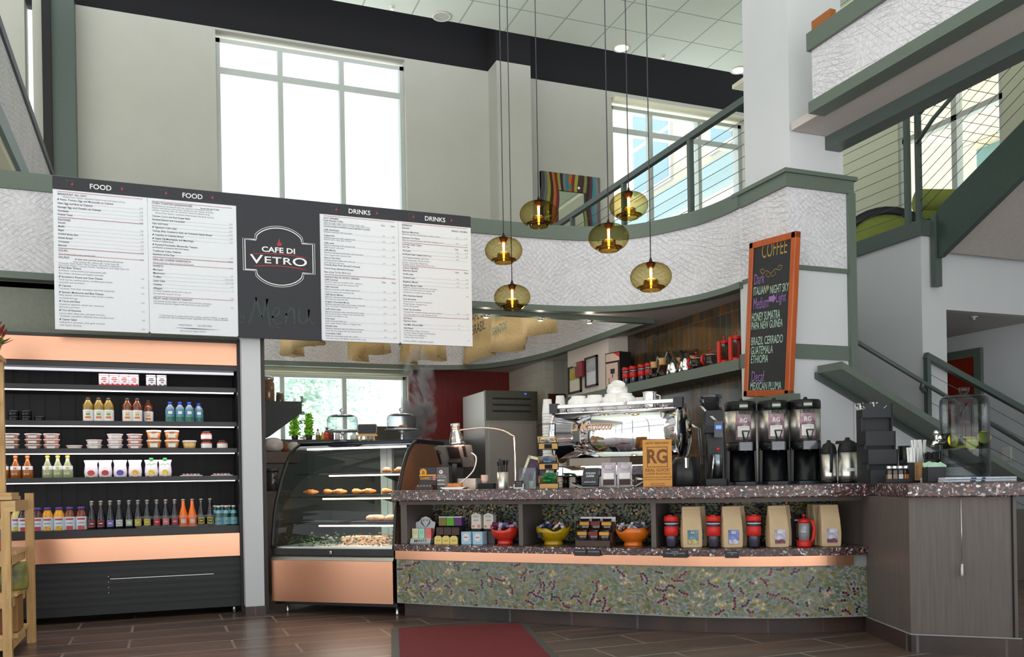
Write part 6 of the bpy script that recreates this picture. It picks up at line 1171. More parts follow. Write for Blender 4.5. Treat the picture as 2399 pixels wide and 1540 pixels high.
# ---------------------------------------------------------------- espresso machine
q1 = on(1316, .52)[0]; q2 = on(1603, .52)[0]; mid = (q1+q2)/2; dv = q2-q1; ML = dv.length; ma = math.atan2(dv.y, dv.x); t = thing('espresso_machine', 'long chrome espresso machine with round end plates, its back to the customers', 'espresso machine', mid, ma); h2 = ML/2
z0 = 1.225-CT; RR = .186
prof = [(-.085, z0+.155), (-.118, z0+.125), (-.142, z0+.075), (-.150, z0+.01), (-.145, z0-.06), (-.122, z0-.12), (-.098, z0-.155)]; prs = [tuple(p)[:2] for p in spline([(y, z, 0) for y, z in prof], 5)]
m = MB(); m.smooth = True; m.loft([[(-h2, y, z) for y, z in prs], [(h2, y, z) for y, z in prs]], cap=False, closed=False); m.build('back_panel', chrome, t, solid=.004)
MB().box((-h2, -.10, z0-.15), (h2, .17, z0+.15)).build('body', black, t); MB().box((-h2+.03, -.185, .07), (h2-.02, .16, .145)).build('drip_base', chrome, t, bevel=.01)
for x in (-h2+.08, h2-.08):
    for y in (-.13, .12): MB().cyl((x, y, 0), .022, .075, 16).build('foot', black, t)
for s, nm in ((-1, 'left'), (1, 'right')):
    d = MB(); d.X = Matrix.Translation((s*h2, -.01, z0)) @ Matrix.Rotation(s*PI/2, 4, 'Y'); d.lathe([(RR, -.012), (RR+.004, 0), (RR, .008), (RR*.8, .028), (RR*.45, .042), (.0001, .046)], 40); d.build('end_plate', chrome, t)
    e = MB(); e.X = Matrix.Translation((s*(h2+.044), -.01, z0)) @ Matrix.Rotation(s*PI/2, 4, 'Y'); e.tube(spline([(.04, -.025, 0), (.015, .02, .004), (-.005, -.015, .006), (-.03, .02, .004), (-.05, -.01, 0)], 4), .009, 8).tube([(-.055, -.03, 0), (-.05, .03, 0)], .007, 8); e.build('emblem', M('bronze_emblem', (150, 130, 110), .25, metal=1), t)
    MB().box((s*h2-.028, -.135, z0+.148), (s*h2+.028, -.085, z0+.215)).build('rail_end', black, t)
MB().box((-h2+.02, -.128, z0+.178), (h2-.03, -.108, z0+.205)).build('cup_rail', steel, t, bevel=.004)
for k in range(7): MB().cyl((-h2+.1+k*(ML-.2)/6, -.118, z0+.148), .004, .032, 8).build('rail_post', chrome, t)
MB().box((-h2+.01, -.11, z0+.145), (h2-.01, .165, z0+.152)).build('cup_tray', steel, t)
tx = MB(); tx.text('La Marzocco', -h2+.13, z0+.025, .088, 0, .012, shear=.25, sx=.62, curve=lambda x, y, z: (x, -.160+1.05*max(0, z-z0)**2*1.3, z)); tx.build('lettering', M('script_bronze', (206, 168, 140), .3, metal=.5), t)
for k, y in enumerate((-.02, .05)): MB().tube([(h2+.01, y+.07, z0+.06), (h2+.07, y+.12, z0+.02), (h2+.08, y+.12, -.02+.16)], .006, 8).build('steam_wand', chrome, t)
MW = lambda x, y, z: mid+Vector((math.cos(ma)*x-math.sin(ma)*y, math.sin(ma)*x+math.cos(ma)*y, z)); TT = z0+.1525
def ccup(s, lb, loc, rot=(0, 0, 0)):
    o = MB().lathe([(.036*s, 0), (.037*s, .006*s), (.036*s, .012*s), (.050*s, .030*s), (.054*s, .055*s), (.050*s, .075*s), (.036*s, .085*s), (.001, .085*s)][:7] if False else [(.036*s, .0), (.052*s, .012*s), (.055*s, .035*s), (.05*s, .058*s), (.036*s, .070*s), (.036*s, .078*s), (.032*s, .078*s), (.03*s, .072*s)], 26).build('coffee_cup', M('porcelain', None), loc=loc); MB().tube([(.05*s, 0, .05*s), (.075*s, 0, .045*s), (.072*s, 0, .022*s), (.052*s, 0, .02*s)], .005*s, 8).build('handle', M('porcelain', None), o); o.rotation_euler = rot; return tag(o, lb, 'cup', 'white cups on the espresso machine')
PXM = lambda px: -h2+(px-1316)/287*ML
for k, px in enumerate((1367, 1406, 1447, 1476)): ccup(1.42, 'big white cup upside down in the front row on the espresso machine, %s' % lmr(k, 4), MW(PXM(px), -.045, TT), (0, 0, 1.2+k))
for k, px in enumerate((1347, 1387, 1424, 1462, 1494, 1506)): ccup(1.15, 'white cup upside down in the back row on the espresso machine, %s' % lmr(k, 6), MW(PXM(px)+.03*k*0, .08+.0*k, TT), (0, 0, .4+k))
ccup(1.3, 'white cup lying tilted on top of the other cups on the espresso machine', MW(PXM(1450), .02, TT+.10), (.45, -.5, .5))
p = MW(PXM(1531), -.02, TT); t2 = thing('milk_pitcher', 'steel milk pitcher on the espresso machine beside the cups', 'pitcher', p); MB().lathe([(.046, 0), (.048, .004), (.045, .06), (.044, .10), (.047, .115), (.043, .115), (.041, .06)], 28, cap1=False).build('body', chrome, t2); MB().tube([(.044, .0, .10), (.078, 0, .09), (.075, 0, .04), (.046, 0, .03)], .005, 8).build('handle', chrome, t2)
o = MB().lathe([(.05, 0), (.052, .02), (.045, .028), (.001, .03)], 20).build('portafilter_basket', M('dull_steel', (150, 150, 150), .3, metal=1), loc=MW(PXM(1566), .0, TT)); tag(o, 'dull steel basket right of the milk pitcher on the machine', 'basket')
# packs on a glass tray in front of the machine
q, a = on(1422, .22); t = thing('glass_tray', 'dark green glass tray holding three coffee packs', 'tray', q, a+.15); MB().prism([(-.23, .03), (-.17, .0), (.19, .0), (.24, .03), (.235, .034), (.185, .006), (-.165, .006), (-.225, .034)], -.06, .07, 'y').build('tray', M('bottle_glass', (58, 78, 72), .1, coat=.8), t)
def pack(px, lb, w_, h_, cols, dr, txt, tilt=0):
    q, a = on(px, .18); q = q+Vector((0, 0, .0075)); t = thing('coffee_pack', lb, 'coffee pack', q, a+.2+dr); m = MB(); m.X = Matrix.Rotation(tilt, 4, 'X'); m.loft([[(-w_/2, -.016*f, z), (w_/2, -.016*f, z), (w_/2, .016*f, z), (-w_/2, .016*f, z)] for z, f in ((0, .9), (.03, 1), (h_*.7, .8), (h_*.93, .15), (h_, .15))]); m.build('pack', M('pack_'+lb.split()[0], cols[0], .3, var=.35, scale=40), t)
    l = MB(); l.X = m.X
    if cols[1]: l.box((-w_*.36, -.0185, h_*.30), (w_*.36, -.0150, h_*.55)); lo = l.build('label', M('label_white', (236, 236, 232), .5), t); l = MB(); l.X = m.X; l.box((-w_*.38, -.0182, .006), (w_*.38, -.015, h_*.28)); l.build('bean_window', M('beans', (58, 40, 34), .6, var=.5, scale=120), t)
    tx = MB(); tx.X = m.X
    for s, z, sz in txt: tx.text(s, 0, z*h_, sz, -.0172, .01, 'CENTER', maxw=w_*.8)
    tx.build('lettering', chalkw, t); return t
pack(1383, 'black coffee pack leaning back at the left of the glass tray', .105, .125, ((44, 46, 58), None), -.1, (('ITALIAN', .62, .017), ('DARK', .46, .02), ('COFFEE ROASTERS', .16, .009)), -.35)
pack(1427, 'white violet RG coffee pack with bean window, left of the pair on the tray', .092, .148, ((172, 160, 170), 1), 0, (('RG', .74, .032),)); pack(1464, 'pale RG coffee pack with bean window, right of the pair on the tray', .092, .148, ((180, 170, 182), 1), .08, (('RG', .74, .032),))
q, a = on(1496, .2); o = MB().tube([(-.02, 0, .05), (.05, .0, .042)], [.012, .006], 8).lathe([(.02, .01), (.026, .045)], 14, (-.035, 0, 0), cap1=False).lathe([(.02, .0), (.02, .012)], 14, (-.035, 0, 0)).build('scoop', steel, loc=q, rotz=a); tag(o, 'small steel scoop beside the coffee packs', 'scoop')
q, a = on(1541, .07); t = thing('brewing_sign', 'kraft card sign reading NOW BREWING RG on the bar edge', 'sign', q, a+.30); MB().box((-.087, -.002, 0), (.087, .002, .285)).bar((0, .0, .2), (0, .08, 0), .05, .003, (0, 1, 0)).build('card', kcard, t); tx = MB(); tx.text('NOW BREWING', 0, .258, .019, -.003, .014, 'CENTER').text('RG', 0, .145, .115, -.003, .03, 'CENTER', sx=.82).text('REAL GOOD', 0, .092, .026, -.003, .012, 'CENTER').text('COFFEE ROASTING', 0, .072, .018, -.003, .008, 'CENTER').text('HANDCRAFTED AND THE NEW HOME', 0, .054, .0105, -.003, .004, 'CENTER').text('OF SPECIALTY COFFEE ROASTING', 0, .040, .0105, -.003, .004, 'CENTER').text('SMALL BATCH COFFEE', 0, .016, .008, -.003, .004, 'CENTER').text('WWW.RGCOFFEE.COM', 0, .005, .008, -.003, .004, 'CENTER')
for r in ((-.062, .118, .124, .002), ): tx.box((-.062, -.0032, .118), (.062, -.0022, .122)).box((-.062, -.0032, .238), (.062, -.0022, .242)).box((-.062, -.0032, .118), (-.058, -.0022, .242)).box((.058, -.0032, .118), (.062, -.0022, .242))
tx.build('lettering', M('brown_ink', (116, 70, 34), .7), t)
# knock box, steaming jug, grinder
q, a = on(1607, .18); t = thing('black_canister', 'black canister with steel clip beside the kraft sign', 'canister', q); MB().lathe([(.085, 0), (.088, .005), (.084, .13), (.075, .16), (.06, .175), (.02, .18)], 28).build('body', M('gloss_black', (17, 18, 21), .32, spec=.35), t); MB().rbox((-.045, -.085, .14), (.03, .02, .06), .008).build('clip', chrome, t)
q, a = on(1672, .45); t = thing('coffee_grinder', 'black coffee grinder with a small blue display', 'grinder', q, a+.15)
MB().rbox((0, .03, .02), (.17, .24, .04), .03).rbox((.02, .08, .20), (.12, .12, .40), .02).box((-.05, -.08, .33), (.06, .12, .47)).prism([(-.09, .33), (-.02, .33), (.06, .50), (-.06, .47)], -.055, .06, 'x').build('body', M('gloss_black', None), t); MB().lathe([(.045, .46), (.075, .56), (.078, .575)], 20, (-.01, .04, 0)).build('hopper', M('smoke_hopper', (40, 42, 46), .1, coat=1), t)
MB().box((.0, -.094, .30), (.052, -.080, .40)).build('control_panel', M('panel_grey', (60, 62, 72), .3), t); MB().box((.01, -.097, .352), (.044, -.093, .374)).build('display', M('blue_display', (60, 90, 230), .4, emit=(70, 100, 255), es=2.5), t); MB().tube([(-.08, -.05, .50), (.01, -.09, .40)], .004, 6).build('fork_arm', chrome, t); MB().tube([(-.07, -.05, .50), (.02, -.09, .40)], .004, 6).build('fork_arm', chrome, t); MB().tube([(-.02, -.09, .05), (.0, -.07, .20)], .005, 8).build('lever', chrome, t); MB().ball((.02, -.11, .225), .011, 10).build('red_knob', redp, t); MB().lathe([(.032, .045), (.034, .19), (.028, .2)], 18, (.02, -.05, 0)).build('doser', M('bluish_steel', (130, 140, 146), .25, metal=1), t)
# three insulated coffee dispensers
dsp_lab = M('dispenser_print', (150, 120, 132), .4, var=.6, scale=26)
def dispenser(lb):
    t = thing('coffee_dispenser', lb, 'coffee dispenser', group='steel coffee dispensers'); R_ = .100
    MB().rbox((0, -.035, .009), (.185, .28, .018), .04).build('base_tray', M('blue_black', (26, 36, 46), .3), t); MB().lathe([(.088, .018), (.082, .03), (.082, .235)], 28, (0, .02, 0)).build('pedestal', M('gloss_black', None), t)
    for s in (-1, 1): MB().bar((s*.093, .0, .01), (s*.088, .0, .24), .016, .07, (0, 1, 0)).build('upright', M('gloss_black', None), t)
    MB().lathe([(R_*.97, .225), (R_, .23), (R_, .282)], 32).build('lower_band', M('gloss_black', None), t); MB().lathe([(R_*1.01, .282), (R_*1.01, .492)], 40).build('vessel', steel, t)
    MB().lathe([(R_*1.0, .492), (R_*1.03, .497), (R_*1.03, .545), (R_*.95, .556), (R_*.3, .56)], 36).build('lid', M('gloss_black', None), t); MB().rbox((0, -R_*1.0, .523), (.066, .02, .04), .006).build('gauge_housing', M('gloss_black', None), t); MB().box((-.027, -R_*1.0-.0115, .512), (.027, -R_*1.0-.0095, .53)).build('gauge', M('lcd_grey', (176, 186, 170), .3), t); MB().ball((.0, -.03, .563), .014, 10).build('lid_knob', M('gloss_black', None), t)
    cu = lambda r: (lambda x, y, z: (r*math.sin(x/r), -r*math.cos(x/r), z))
    l = MB(); n = 6; l.loft([[cu(R_*1.01+.0015)(-.052+.104*k/n, 0, z) for k in range(n+1)] for z in (.300, .462)], cap=False, closed=False); lo = l.build('label', dsp_lab, t); l = MB(); l.loft([[cu(R_*1.01+.0028)(-.04+.08*k/n, 0, z) for k in range(n+1)] for z in (.316, .388)], cap=False, closed=False); l.build('name_card', M('label_white', (236, 236, 232), .5), lo)
    tx = MB(); tx.text('LUXUS', 0, .4665, .030, 0, .012, 'CENTER', sx=1.1, curve=cu(R_*1.01+.003)); tx.build('lettering', M('ink_black', (40, 40, 44), .5), t); tx = MB(); tx.text('RG', 0, .412, .042, 0, .015, 'CENTER', sx=.9, curve=cu(R_*1.01+.003)); tx.build('lettering', chalkw, lo); tx = MB(); tx.text('MEDIUM ROAST', 0, .375, .009, 0, 0, 'CENTER', curve=cu(R_*1.01+.0036)); tx.build('lettering', ink_l, lo)
    MB().rbox((.005, -R_-.02, .252), (.095, .05, .055), .012).build('tap_block', M('smoky_clear', (90, 92, 104), .15, coat=.6), t); h = MB(); h.bar((.005, -R_-.03, .28), (.005, -R_-.035, .305), .02, .014); h.bar((-.005, -R_-.035, .30), (-.016, -R_-.04, .35), .006, .008); h.bar((.015, -R_-.035, .30), (.026, -R_-.04, .35), .006, .008); h.bar((-.02, -R_-.04, .352), (.03, -R_-.04, .352), .010, .010); h.build('tap_handle', black, t); MB().cyl((.005, -R_-.02, .21), .01, .03, 12).build('spout', black, t); return t
dd = None
for k, px in enumerate((1737, 1814, 1888)):
    q, a = on(px, .50-.02*k); lb = 'steel and black coffee dispenser lettered LUXUS, %s of three' % ('left', 'middle', 'right')[k]; q = oD(px, 6.0-.03*k, 1132)
    if dd is None: dd = dispenser(lb); put(dd, q, FA-.05)
    else: dup(dd, q, lb, FA-.05-.04*k)
# carafes
def carafe(px, d, lb, s, hs, rz):
    t = thing('steel_carafe', lb, 'carafe', oD(px, d), rz); MB().lathe([(.056*s, 0), (.057*s, .015), (.055*s, .02)], 24).build('base', black, t); MB().lathe([(.054*s, .02), (.055*s, .05), (.055*s, hs*.68)], 28).build('body', steel, t); MB().lathe([(.0555*s, hs*.68), (.057*s, hs*.70), (.050*s, hs*.82), (.042*s, hs*.9), (.02*s, hs*.94), (.014*s, hs*.96), (.012*s, hs)], 24).build('lid', blackm, t); MB().prism([(-.02*s, hs*.86), (.02*s, hs*.86), (.008, hs*.93), (-.008, hs*.93)], -.065*s, -.03*s, 'y').build('spout', blackm, t); MB().tube([(0, .045*s, hs*.85), (0, .085*s, hs*.84), (0, .10*s, hs*.7), (0, .085*s, hs*.35), (0, .075*s, hs*.26)], .010*s, 8).build('handle', blackm, t); c_ = MB(); c_.loft([[(.0565*s*math.cos(b), .0565*s*math.sin(b), z) for b in [math.radians(v) for v in range(-115, -64, 10)]] for z in (hs*.26, hs*.33)], cap=False, closed=False); c_.build('label', M('label_white', (236, 236, 232), .5), t).rotation_euler.z = -rz+FA; return t
carafe(1943, 5.6, 'small steel carafe with black handle turned to the viewer', .86, .272, FA+PI-.15); carafe(1987, 5.55, 'large steel carafe with black lid and handle at the right', 1.06, .285, FA-PI/2)
# black lid organiser
t = thing('lid_organiser', 'tall black stepped lid organiser on the bar', 'organiser', oD(2058, 5.25), FA-.05); q = t.location.copy(); bkm = M('black_board', (36, 38, 42), .6, var=.04)
for k, (hh, y) in enumerate(((.475, .10), (.305, .02), (.165+.03, -.05), (.075, -.11))):
    w_ = .185-.004*k; x = .02-.012*k; MB().box((x-w_/2, y-.004, 0), (x+w_/2, y+.004, hh-.075)).box((x-w_/2, y-.035, hh-.085), (x+w_/2, y-.028, hh)).box((x-w_/2, y-.035, 0), (x-w_/2+.008, y+.05, hh)).box((x+w_/2-.008, y-.035, 0), (x+w_/2, y+.05, hh)).box((x-w_/2, y-.03, hh-.085), (x+w_/2, y+.05, hh-.075)).build('compartment', bkm, t)
MB().box((-.07, .14, 0), (.115, .15, .475)).build('back', bkm, t)
random.seed(2); o = MB()
for k in range(60): x, y = random.uniform(-.075, .07), random.uniform(-.03, .03); o.bar((x, y, .0), (x+random.uniform(-.03, .03), y+random.uniform(-.02, .02), random.uniform(.012, .045)), .006, .002)
tag(o.build('paper_wrappers', M('paper_white', (236, 236, 236)), loc=q+Vector((.035, .09, .402)) + Vector((0, 0, .0)), rotz=FA), 'white paper strips sticking out on top of the black organiser', 'paper', kind='stuff').location.z = CT+.44
# spice jars in a tray
t = thing('spice_tray', 'small black tray holding four spice jars', 'tray', oD(2103, 4.98), FA); MB().box((-.068, -.022, 0), (.068, .022, .004)).box((-.068, -.022, 0), (.068, -.019, .024)).box((-.068, .019, 0), (.068, .022, .024)).build('tray', bkm, t)
for k, (px, c, d) in enumerate(((2083, (176, 140, 104), 'tan'), (2096, (132, 84, 56), 'brown'), (2110, (232, 228, 222), 'white'), (2121, (196, 112, 30), 'orange'))):
    j = thing('spice_jar', 'little square jar of %s powder, %s in the black tray' % (d, lmr(k, 4)), 'jar', t.location+Vector((RT.x*(-.047+.0315*k), RT.y*(-.047+.0315*k), .0045)), FA, 'spice jars on the bar'); MB().rbox((0, 0, .022), (.026, .026, .044), .004).build('powder', M('powder_'+d, c, .6), j); MB().rbox((0, 0, .034), (.0275, .0275, .068), .005).lathe([(.012, .066), (.012, .076)], 14).build('glass', Gl('jar_glass', (236, 236, 236), (150, 150, 150), 1), j); MB().lathe([(.014, .074), (.0145, .078), (.0145, .090), (.012, .092)], 16).build('cap', chrome, j)
# straws, cups, sweetener
t = thing('straw_holder', 'black holder with a wooden plaque full of white wrapped straws', 'holder', oD(2147, 5.12), FA); q = t.location.copy(); MB().box((-.07, -.045, 0), (.07, .055, .006)).box((-.07, -.045, 0), (.07, -.039, .115)).box((-.07, .049, 0), (.07, .055, .13)).box((-.07, -.045, 0), (-.064, .055, .115)).box((.064, -.045, 0), (.07, .055, .115)).build('box', bkm, t); pq = MB().box((-.03, -.052, .012), (.022, -.046, .115)).build('plaque', M('plaque_wood', (176, 132, 84), .6, var=.1), t); tx = MB(); tx.X = Matrix.Translation((-.014, -.0525, .025)) @ Matrix.Rotation(-PI/2, 4, 'Y'); tx.text('STRAWS', 0, 0, .019, 0, .01); tx.X = Matrix.Translation((.018, -.0525, .025)) @ Matrix.Rotation(-PI/2, 4, 'Y'); tx.text('LIDS', 0, 0, .019, 0, .01); tx.build('lettering', M('brown_ink', None), pq)
random.seed(8); sw = MB().cyl((0, 0, 0), .0042, .19, 6).build('wrapped_straw', M('straw_paper', (240, 240, 240), .6), loc=q); fs = True
for k in range(44):
    g = k % 2; x, y = (random.uniform(-.05, .0) if g == 0 else random.uniform(-.0, .055)), (random.uniform(-.03, .0) if g == 0 else random.uniform(.01, .04)); o = sw if fs else sw.copy()
    if not fs: COL.objects.link(o)
    fs = False; o.location = q+RT*x+FW*y+Vector((0, 0, .012+(.0 if g == 0 else .045))); o.rotation_euler = (random.uniform(-.10, .05), random.uniform(-.10, .12), 0); tag(o, 'white wrapped straw standing in the %s bunch of the black holder' % ('front', 'back')[g], 'straw', 'straws in the %s bunch' % ('front', 'back')[g])
o = MB().lathe([(.026, 0), (.034, .22), (.031, .22), (.024, .01)], 20, cap1=False).build('black_cup', black, loc=oD(2119, 5.36)); tag(o, 'tall plain black cup behind the straw holder', 'cup')
t = thing('stirrer_cup', 'black cup packed with black stirrers left of the water jar', 'cup', oD(2188, 5.06)); MB().lathe([(.045, 0), (.05, .13)], 20).build('cup', black, t); random.seed(6); m = MB()
for k in range(90): al, r0 = random.uniform(0, 6.3), .048*random.random()**.5; m.bar((r0*math.cos(al), r0*math.sin(al), .12), (r0*1.15*math.cos(al), r0*1.15*math.sin(al), .155+.02*random.random()), .006, .003)
o = m.build('stirrers', blackm, t); o['kind'] = 'stuff'
t = thing('sweetener_box', 'low black box of pale green sweetener packets', 'box', oD(2188, 4.86), FA); MB().box((-.05, -.03, 0), (.05, .03, .005)).box((-.05, -.03, 0), (.05, -.026, .085)).box((-.05, .026, 0), (.05, .03, .085)).box((-.05, -.03, 0), (-.046, .03, .085)).box((.046, -.03, 0), (.05, .03, .085)).build('box', bkm, t); random.seed(12); q = t.location.copy()
for k in range(14): o = MB().box((-.022, -.0012, 0), (.022, .0012, .055)).build('sweetener_packet', M('mint_paper', (176, 212, 186), .6, var=.06), loc=q+RT*random.uniform(-.03, .035)+FW*(-.02+.0032*k)+Vector((0, 0, .045+.008*random.random()+.0012*(7-abs(k-7))))); o.rotation_euler = (random.uniform(-.1, .1), random.uniform(-.5, .5), FA+random.uniform(-.15, .15)); tag(o, 'pale green sweetener packet fanned in the low black box', 'packet', 'green sweetener packets')
# water dispenser and newspapers
q = oD(2262, 4.92); t = thing('water_dispenser', 'large clear glass water dispenser with lemon slices and a chrome tap', 'drink dispenser', q+Vector((0, 0, .0285)), FA); wg = Gl('dispenser_glass', (240, 243, 244), (96, 106, 114), 1.6, .03, .5); R_ = .126
MB().lathe([(R_*.96, 0), (R_, .012), (R_, .40), (R_*.97, .425), (R_*.9, .437)], 44, cap1=False).build('jar', wg, t); MB().lathe([(R_*.92, .438), (R_*.8, .447), (.035, .452), (.022, .454)], 36, cap0=False).build('lid', wg, t); MB().lathe([(.020, .452), (.030, .49), (.026, .494), (.001, .494)], 20).build('lid_knob', Gl('knob_glass', (230, 234, 234), (120, 126, 130), 1.3, .03, .5), t)
MB().lathe([(R_*.93, .055), (R_*.93, .065), (R_*.98, .075)], 40, cap0=True, cap1=False).build('inner_floor', Gl('knob_glass', None), t); MB().lathe([(R_*.97, .155), (R_*.97, .24)], 40).build('water', Gl('pale_water', (214, 224, 206), (130, 150, 146), 1.0, .03, .5), t); MB().lathe([(.045, .24), (.05, .30), (.05, .385), (.03, .40)], 24).build('ice_core', Gl('frosted_core', (206, 200, 200), (120, 110, 110), .8, .15, .5), t)
o = MB(); o.lathe([(.014, -.20+.2), (.014, 0.03)], 12, (-R_-.01, 0, .20)); o.tube([(-R_+.01, 0, .19), (-R_-.045, 0, .19), (-R_-.05, 0, .165)], .012, 10).tube([(-R_-.03, 0, .19), (-R_-.03, 0, .235)], .009, 8).ball((-R_-.03, 0, .245), .017, 10); o.build('tap', chrome, t)
lem = M('lemon_rind', (236, 204, 30), .4, var=.06); lemf = M('lemon_flesh', (222, 222, 120), .4, var=.15, scale=40)
for k, (x, z, rx, ry) in enumerate(((.0, .215, .1, .05), (.025, .185, 1.45, .4), (.082, .215, 1.3, -.9), (-.03, .165, .15, -.1), (-.088, .20, 1.2, 1.4))):
    o = MB().lathe([(.034, -.004), (.036, 0), (.034, .004)], 22).build('lemon_slice', lem, loc=q+RT*x+FW*(-.045+.02*(k % 2))+Vector((0, 0, z+.0285))); o.rotation_euler = (rx, ry, FA); MB().lathe([(.029, -.0046), (.029, .0046)], 20).build('flesh', lemf, o); tag(o, 'yellow lemon slice floating in the glass water dispenser, %s' % ('flat on top', 'upright at the right', 'behind at the right', 'low and flat', 'at the left wall')[k], 'lemon slice', 'lemon slices')
news = M('newsprint', (206, 212, 224), .8, var=.10, scale=60)
for k in range(2):
    t = thing('newspaper', 'folded newspaper lying under the water dispenser, %s one' % ('lower', 'upper')[k], 'newspaper', q+RT*.005+FW*(-.02)+Vector((0, 0, .0138*k)), FA+.03*k, 'newspapers under the water dispenser'); MB().box((-.20, -.13, 0), (.19, .14, .0125)).tube([(-.20, -.13, .0062), (.19, -.13, .0062)], .0062, 8).build('paper', news, t); MB().box((-.06, -.1365, .003), (-.03, -.13, .010)).box((.0, -.1365, .002), (.02, -.13, .011)).build('print', M('navy_print', (40, 60, 96), .7), t)
# ================================================================ shelf on the tiled wall
struct(MB().box((4.33, 6.0, 1.79), (4.595, 8.30, 1.88)).box((4.33, 8.30, 1.79), (4.365, 9.34, 1.88)), 'dark_gap9', green, 'green shelf running along the tiled wall')
SZ = 1.8805
def sx(px, X=4.43, py=870): p = atX(px, py, X); return Vector((X, p.y, SZ))
p = sx(1446, 4.44, 900); p.y = min(p.y, 8.20); t = thing('brewer_carton', 'tall black and cream brewer carton with a red corner on the shelf', 'carton', p, -PI/2+.25); MB().box((-.11, -.10, 0), (.11, .06, .36)).build('box', M('card_black_box', (36, 28, 30), .5), t); MB().box((-.10, -.1015, .27), (.105, -.0995, .35)).box((-.10, -.1015, .01), (.08, -.0995, .25)).build('print_panel', M('card_blush', (214, 184, 170), .5, var=.12, scale=12), t); MB().prism([(.02, .35), (.105, .35), (.105, .30)], -.1025, -.1012, 'y').build('red_corner', redp, t); MB().prism([(-.03, .14), (.03, .14), (.035, .19), (-.035, .19)], -.1025, -.1012, 'y').box((-.006, -.1025, .10), (.006, -.1012, .14)).box((-.06, -.1025, .03), (.0, -.1012, .045)).box((-.06, -.1025, .03), (-.052, -.1012, .10)).build('picture', M('card_black_box', None), t)
for k, px in enumerate((1467, 1484, 1504, 1521)): put(tumbler('red lidded tumbler on the green shelf, %s of four' % lmr(k, 4), 'red tumblers on the shelf', .95), sx(px, 4.40+.02*k, 895), -PI/2)
cg = Gl('chemex_glass', (238, 240, 240), (130, 134, 136), 1.2, .03, .5)
def chemex(px, X, lb, s=1.0):
    t = thing('pour_over_carafe', lb, 'carafe', sx(px, X, 880), 0, 'pour over carafes'); MB().lathe([(.055*s, 0), (.066*s, .01), (.060*s, .05*s), (.028*s, .115*s), (.024*s, .13*s)], 24, cap1=False).build('lower_bulb', Gl('chemex_dark', (214, 208, 204), (120, 112, 108), 1.4, .03, .5), t); MB().lathe([(.036*s, .105*s), (.031*s, .135*s), (.036*s, .165*s)], 24).build('wood_collar', M('collar_wood', (206, 164, 112), .5, var=.1), t); MB().lathe([(.030*s, .135*s), (.032*s, .139*s), (.030*s, .143*s)], 16).build('cord_tie', M('leather_tie', (120, 80, 50), .7), t); MB().lathe([(.028*s, .16*s), (.062*s, .225*s)], 24, cap0=False, cap1=False).build('upper_cone', cg, t)
chemex(1533, 4.40, 'glass pour over carafe with wooden collar, left on the green shelf'); chemex(1553, 4.42, 'glass pour over carafe with wooden collar, right of the pair on the shelf', 1.12); chemex(1592, 4.52, 'pour over carafe behind the left steel jug', 1.05); chemex(1621, 4.53, 'pour over carafe behind the right steel jug', 1.0)
def kettle(px, X, lb): t = thing('steel_jug', lb, 'jug', sx(px, X, 870), 0, 'steel jugs on the shelf'); MB().lathe([(.062, 0), (.068, .01), (.064, .06), (.045, .12), (.022, .165), (.012, .175)], 28).build('body', chrome, t); m = MB(); m.loft([[(-.072+.02*f, -.012*f, z), (-.072+.02*f, .012*f, z), (-.04+.02*f, .0, z)] for z, f in ((.10, .2), (.13, 1), (.17, 1), (.20, .2))]); m.build('handle', blackm, t)
kettle(1578, 4.41, 'pointed steel jug with black grip, left of two on the green shelf'); kettle(1608, 4.42, 'pointed steel jug with black grip, right of two on the green shelf')
def teapot(px, X, lb): t = thing('glass_teapot', lb, 'teapot', sx(px, X, 855), 0, 'glass teapots on the shelf'); MB().lathe([(.05, 0), (.064, .02), (.062, .07), (.048, .10)], 24, cap1=False).build('bowl', Gl('tumbler_clear', None), t); MB().lathe([(.05, .10), (.05, .108), (.012, .115)], 20).build('lid', M('pink_clear', (206, 150, 150), .2), t); m = MB(); m.tube([(-.055, 0, .10), (-.085, 0, .09), (-.09, 0, .05), (-.06, 0, .02)], .011, 8); m.build('handle', redp, t); MB().cyl((0, 0, .11), .003, .04, 6).ball((0, 0, .158), .010, 10).build('plunger', redp, t)
teapot(1631, 4.42, 'round glass teapot with red handle, left of two on the green shelf'); teapot(1664, 4.42, 'round glass teapot with red handle, right of two on the green shelf')
def press(px, X, lb, s=1.0, up=0): t = thing('french_press', lb, 'french press', sx(px, X, 850), 0, 'red french presses on the shelf'); MB().lathe([(.048*s, 0), (.052*s, .005), (.052*s, .03)], 24).build('base', redp, t); MB().lathe([(.045*s, .025), (.045*s, .19*s)], 24, cap1=False).build('beaker', Gl('tumbler_clear', None), t); MB().lathe([(.048*s, .18*s), (.05*s, .19*s), (.04*s, .205*s), (.01, .21*s)], 24).build('lid', redp, t); MB().box((-.062*s, -.02*s, .01), (-.048*s, .02*s, .20*s)).build('handle', redp, t); MB().cyl((0, 0, .2*s), .003, .02+up, 6).build('rod', steel, t); MB().ball((0, 0, .235*s+up), .011, 10).build('knob', redp, t)
press(1697, 4.42, 'tall red french press on the green shelf, left of the chalkboard', .95); press(1725, 4.42, 'tall red french press touching the chalkboard on the shelf', 1.0); press(1744, 4.50, 'french press with raised plunger half behind the chalkboard', .9, .11)
tag(MB().rbox((0, 0, .03), (.05, .05, .06), .02).build('red_mug', redp, loc=sx(1688, 4.39, 848)), 'small red mug in front of the french presses', 'mug')
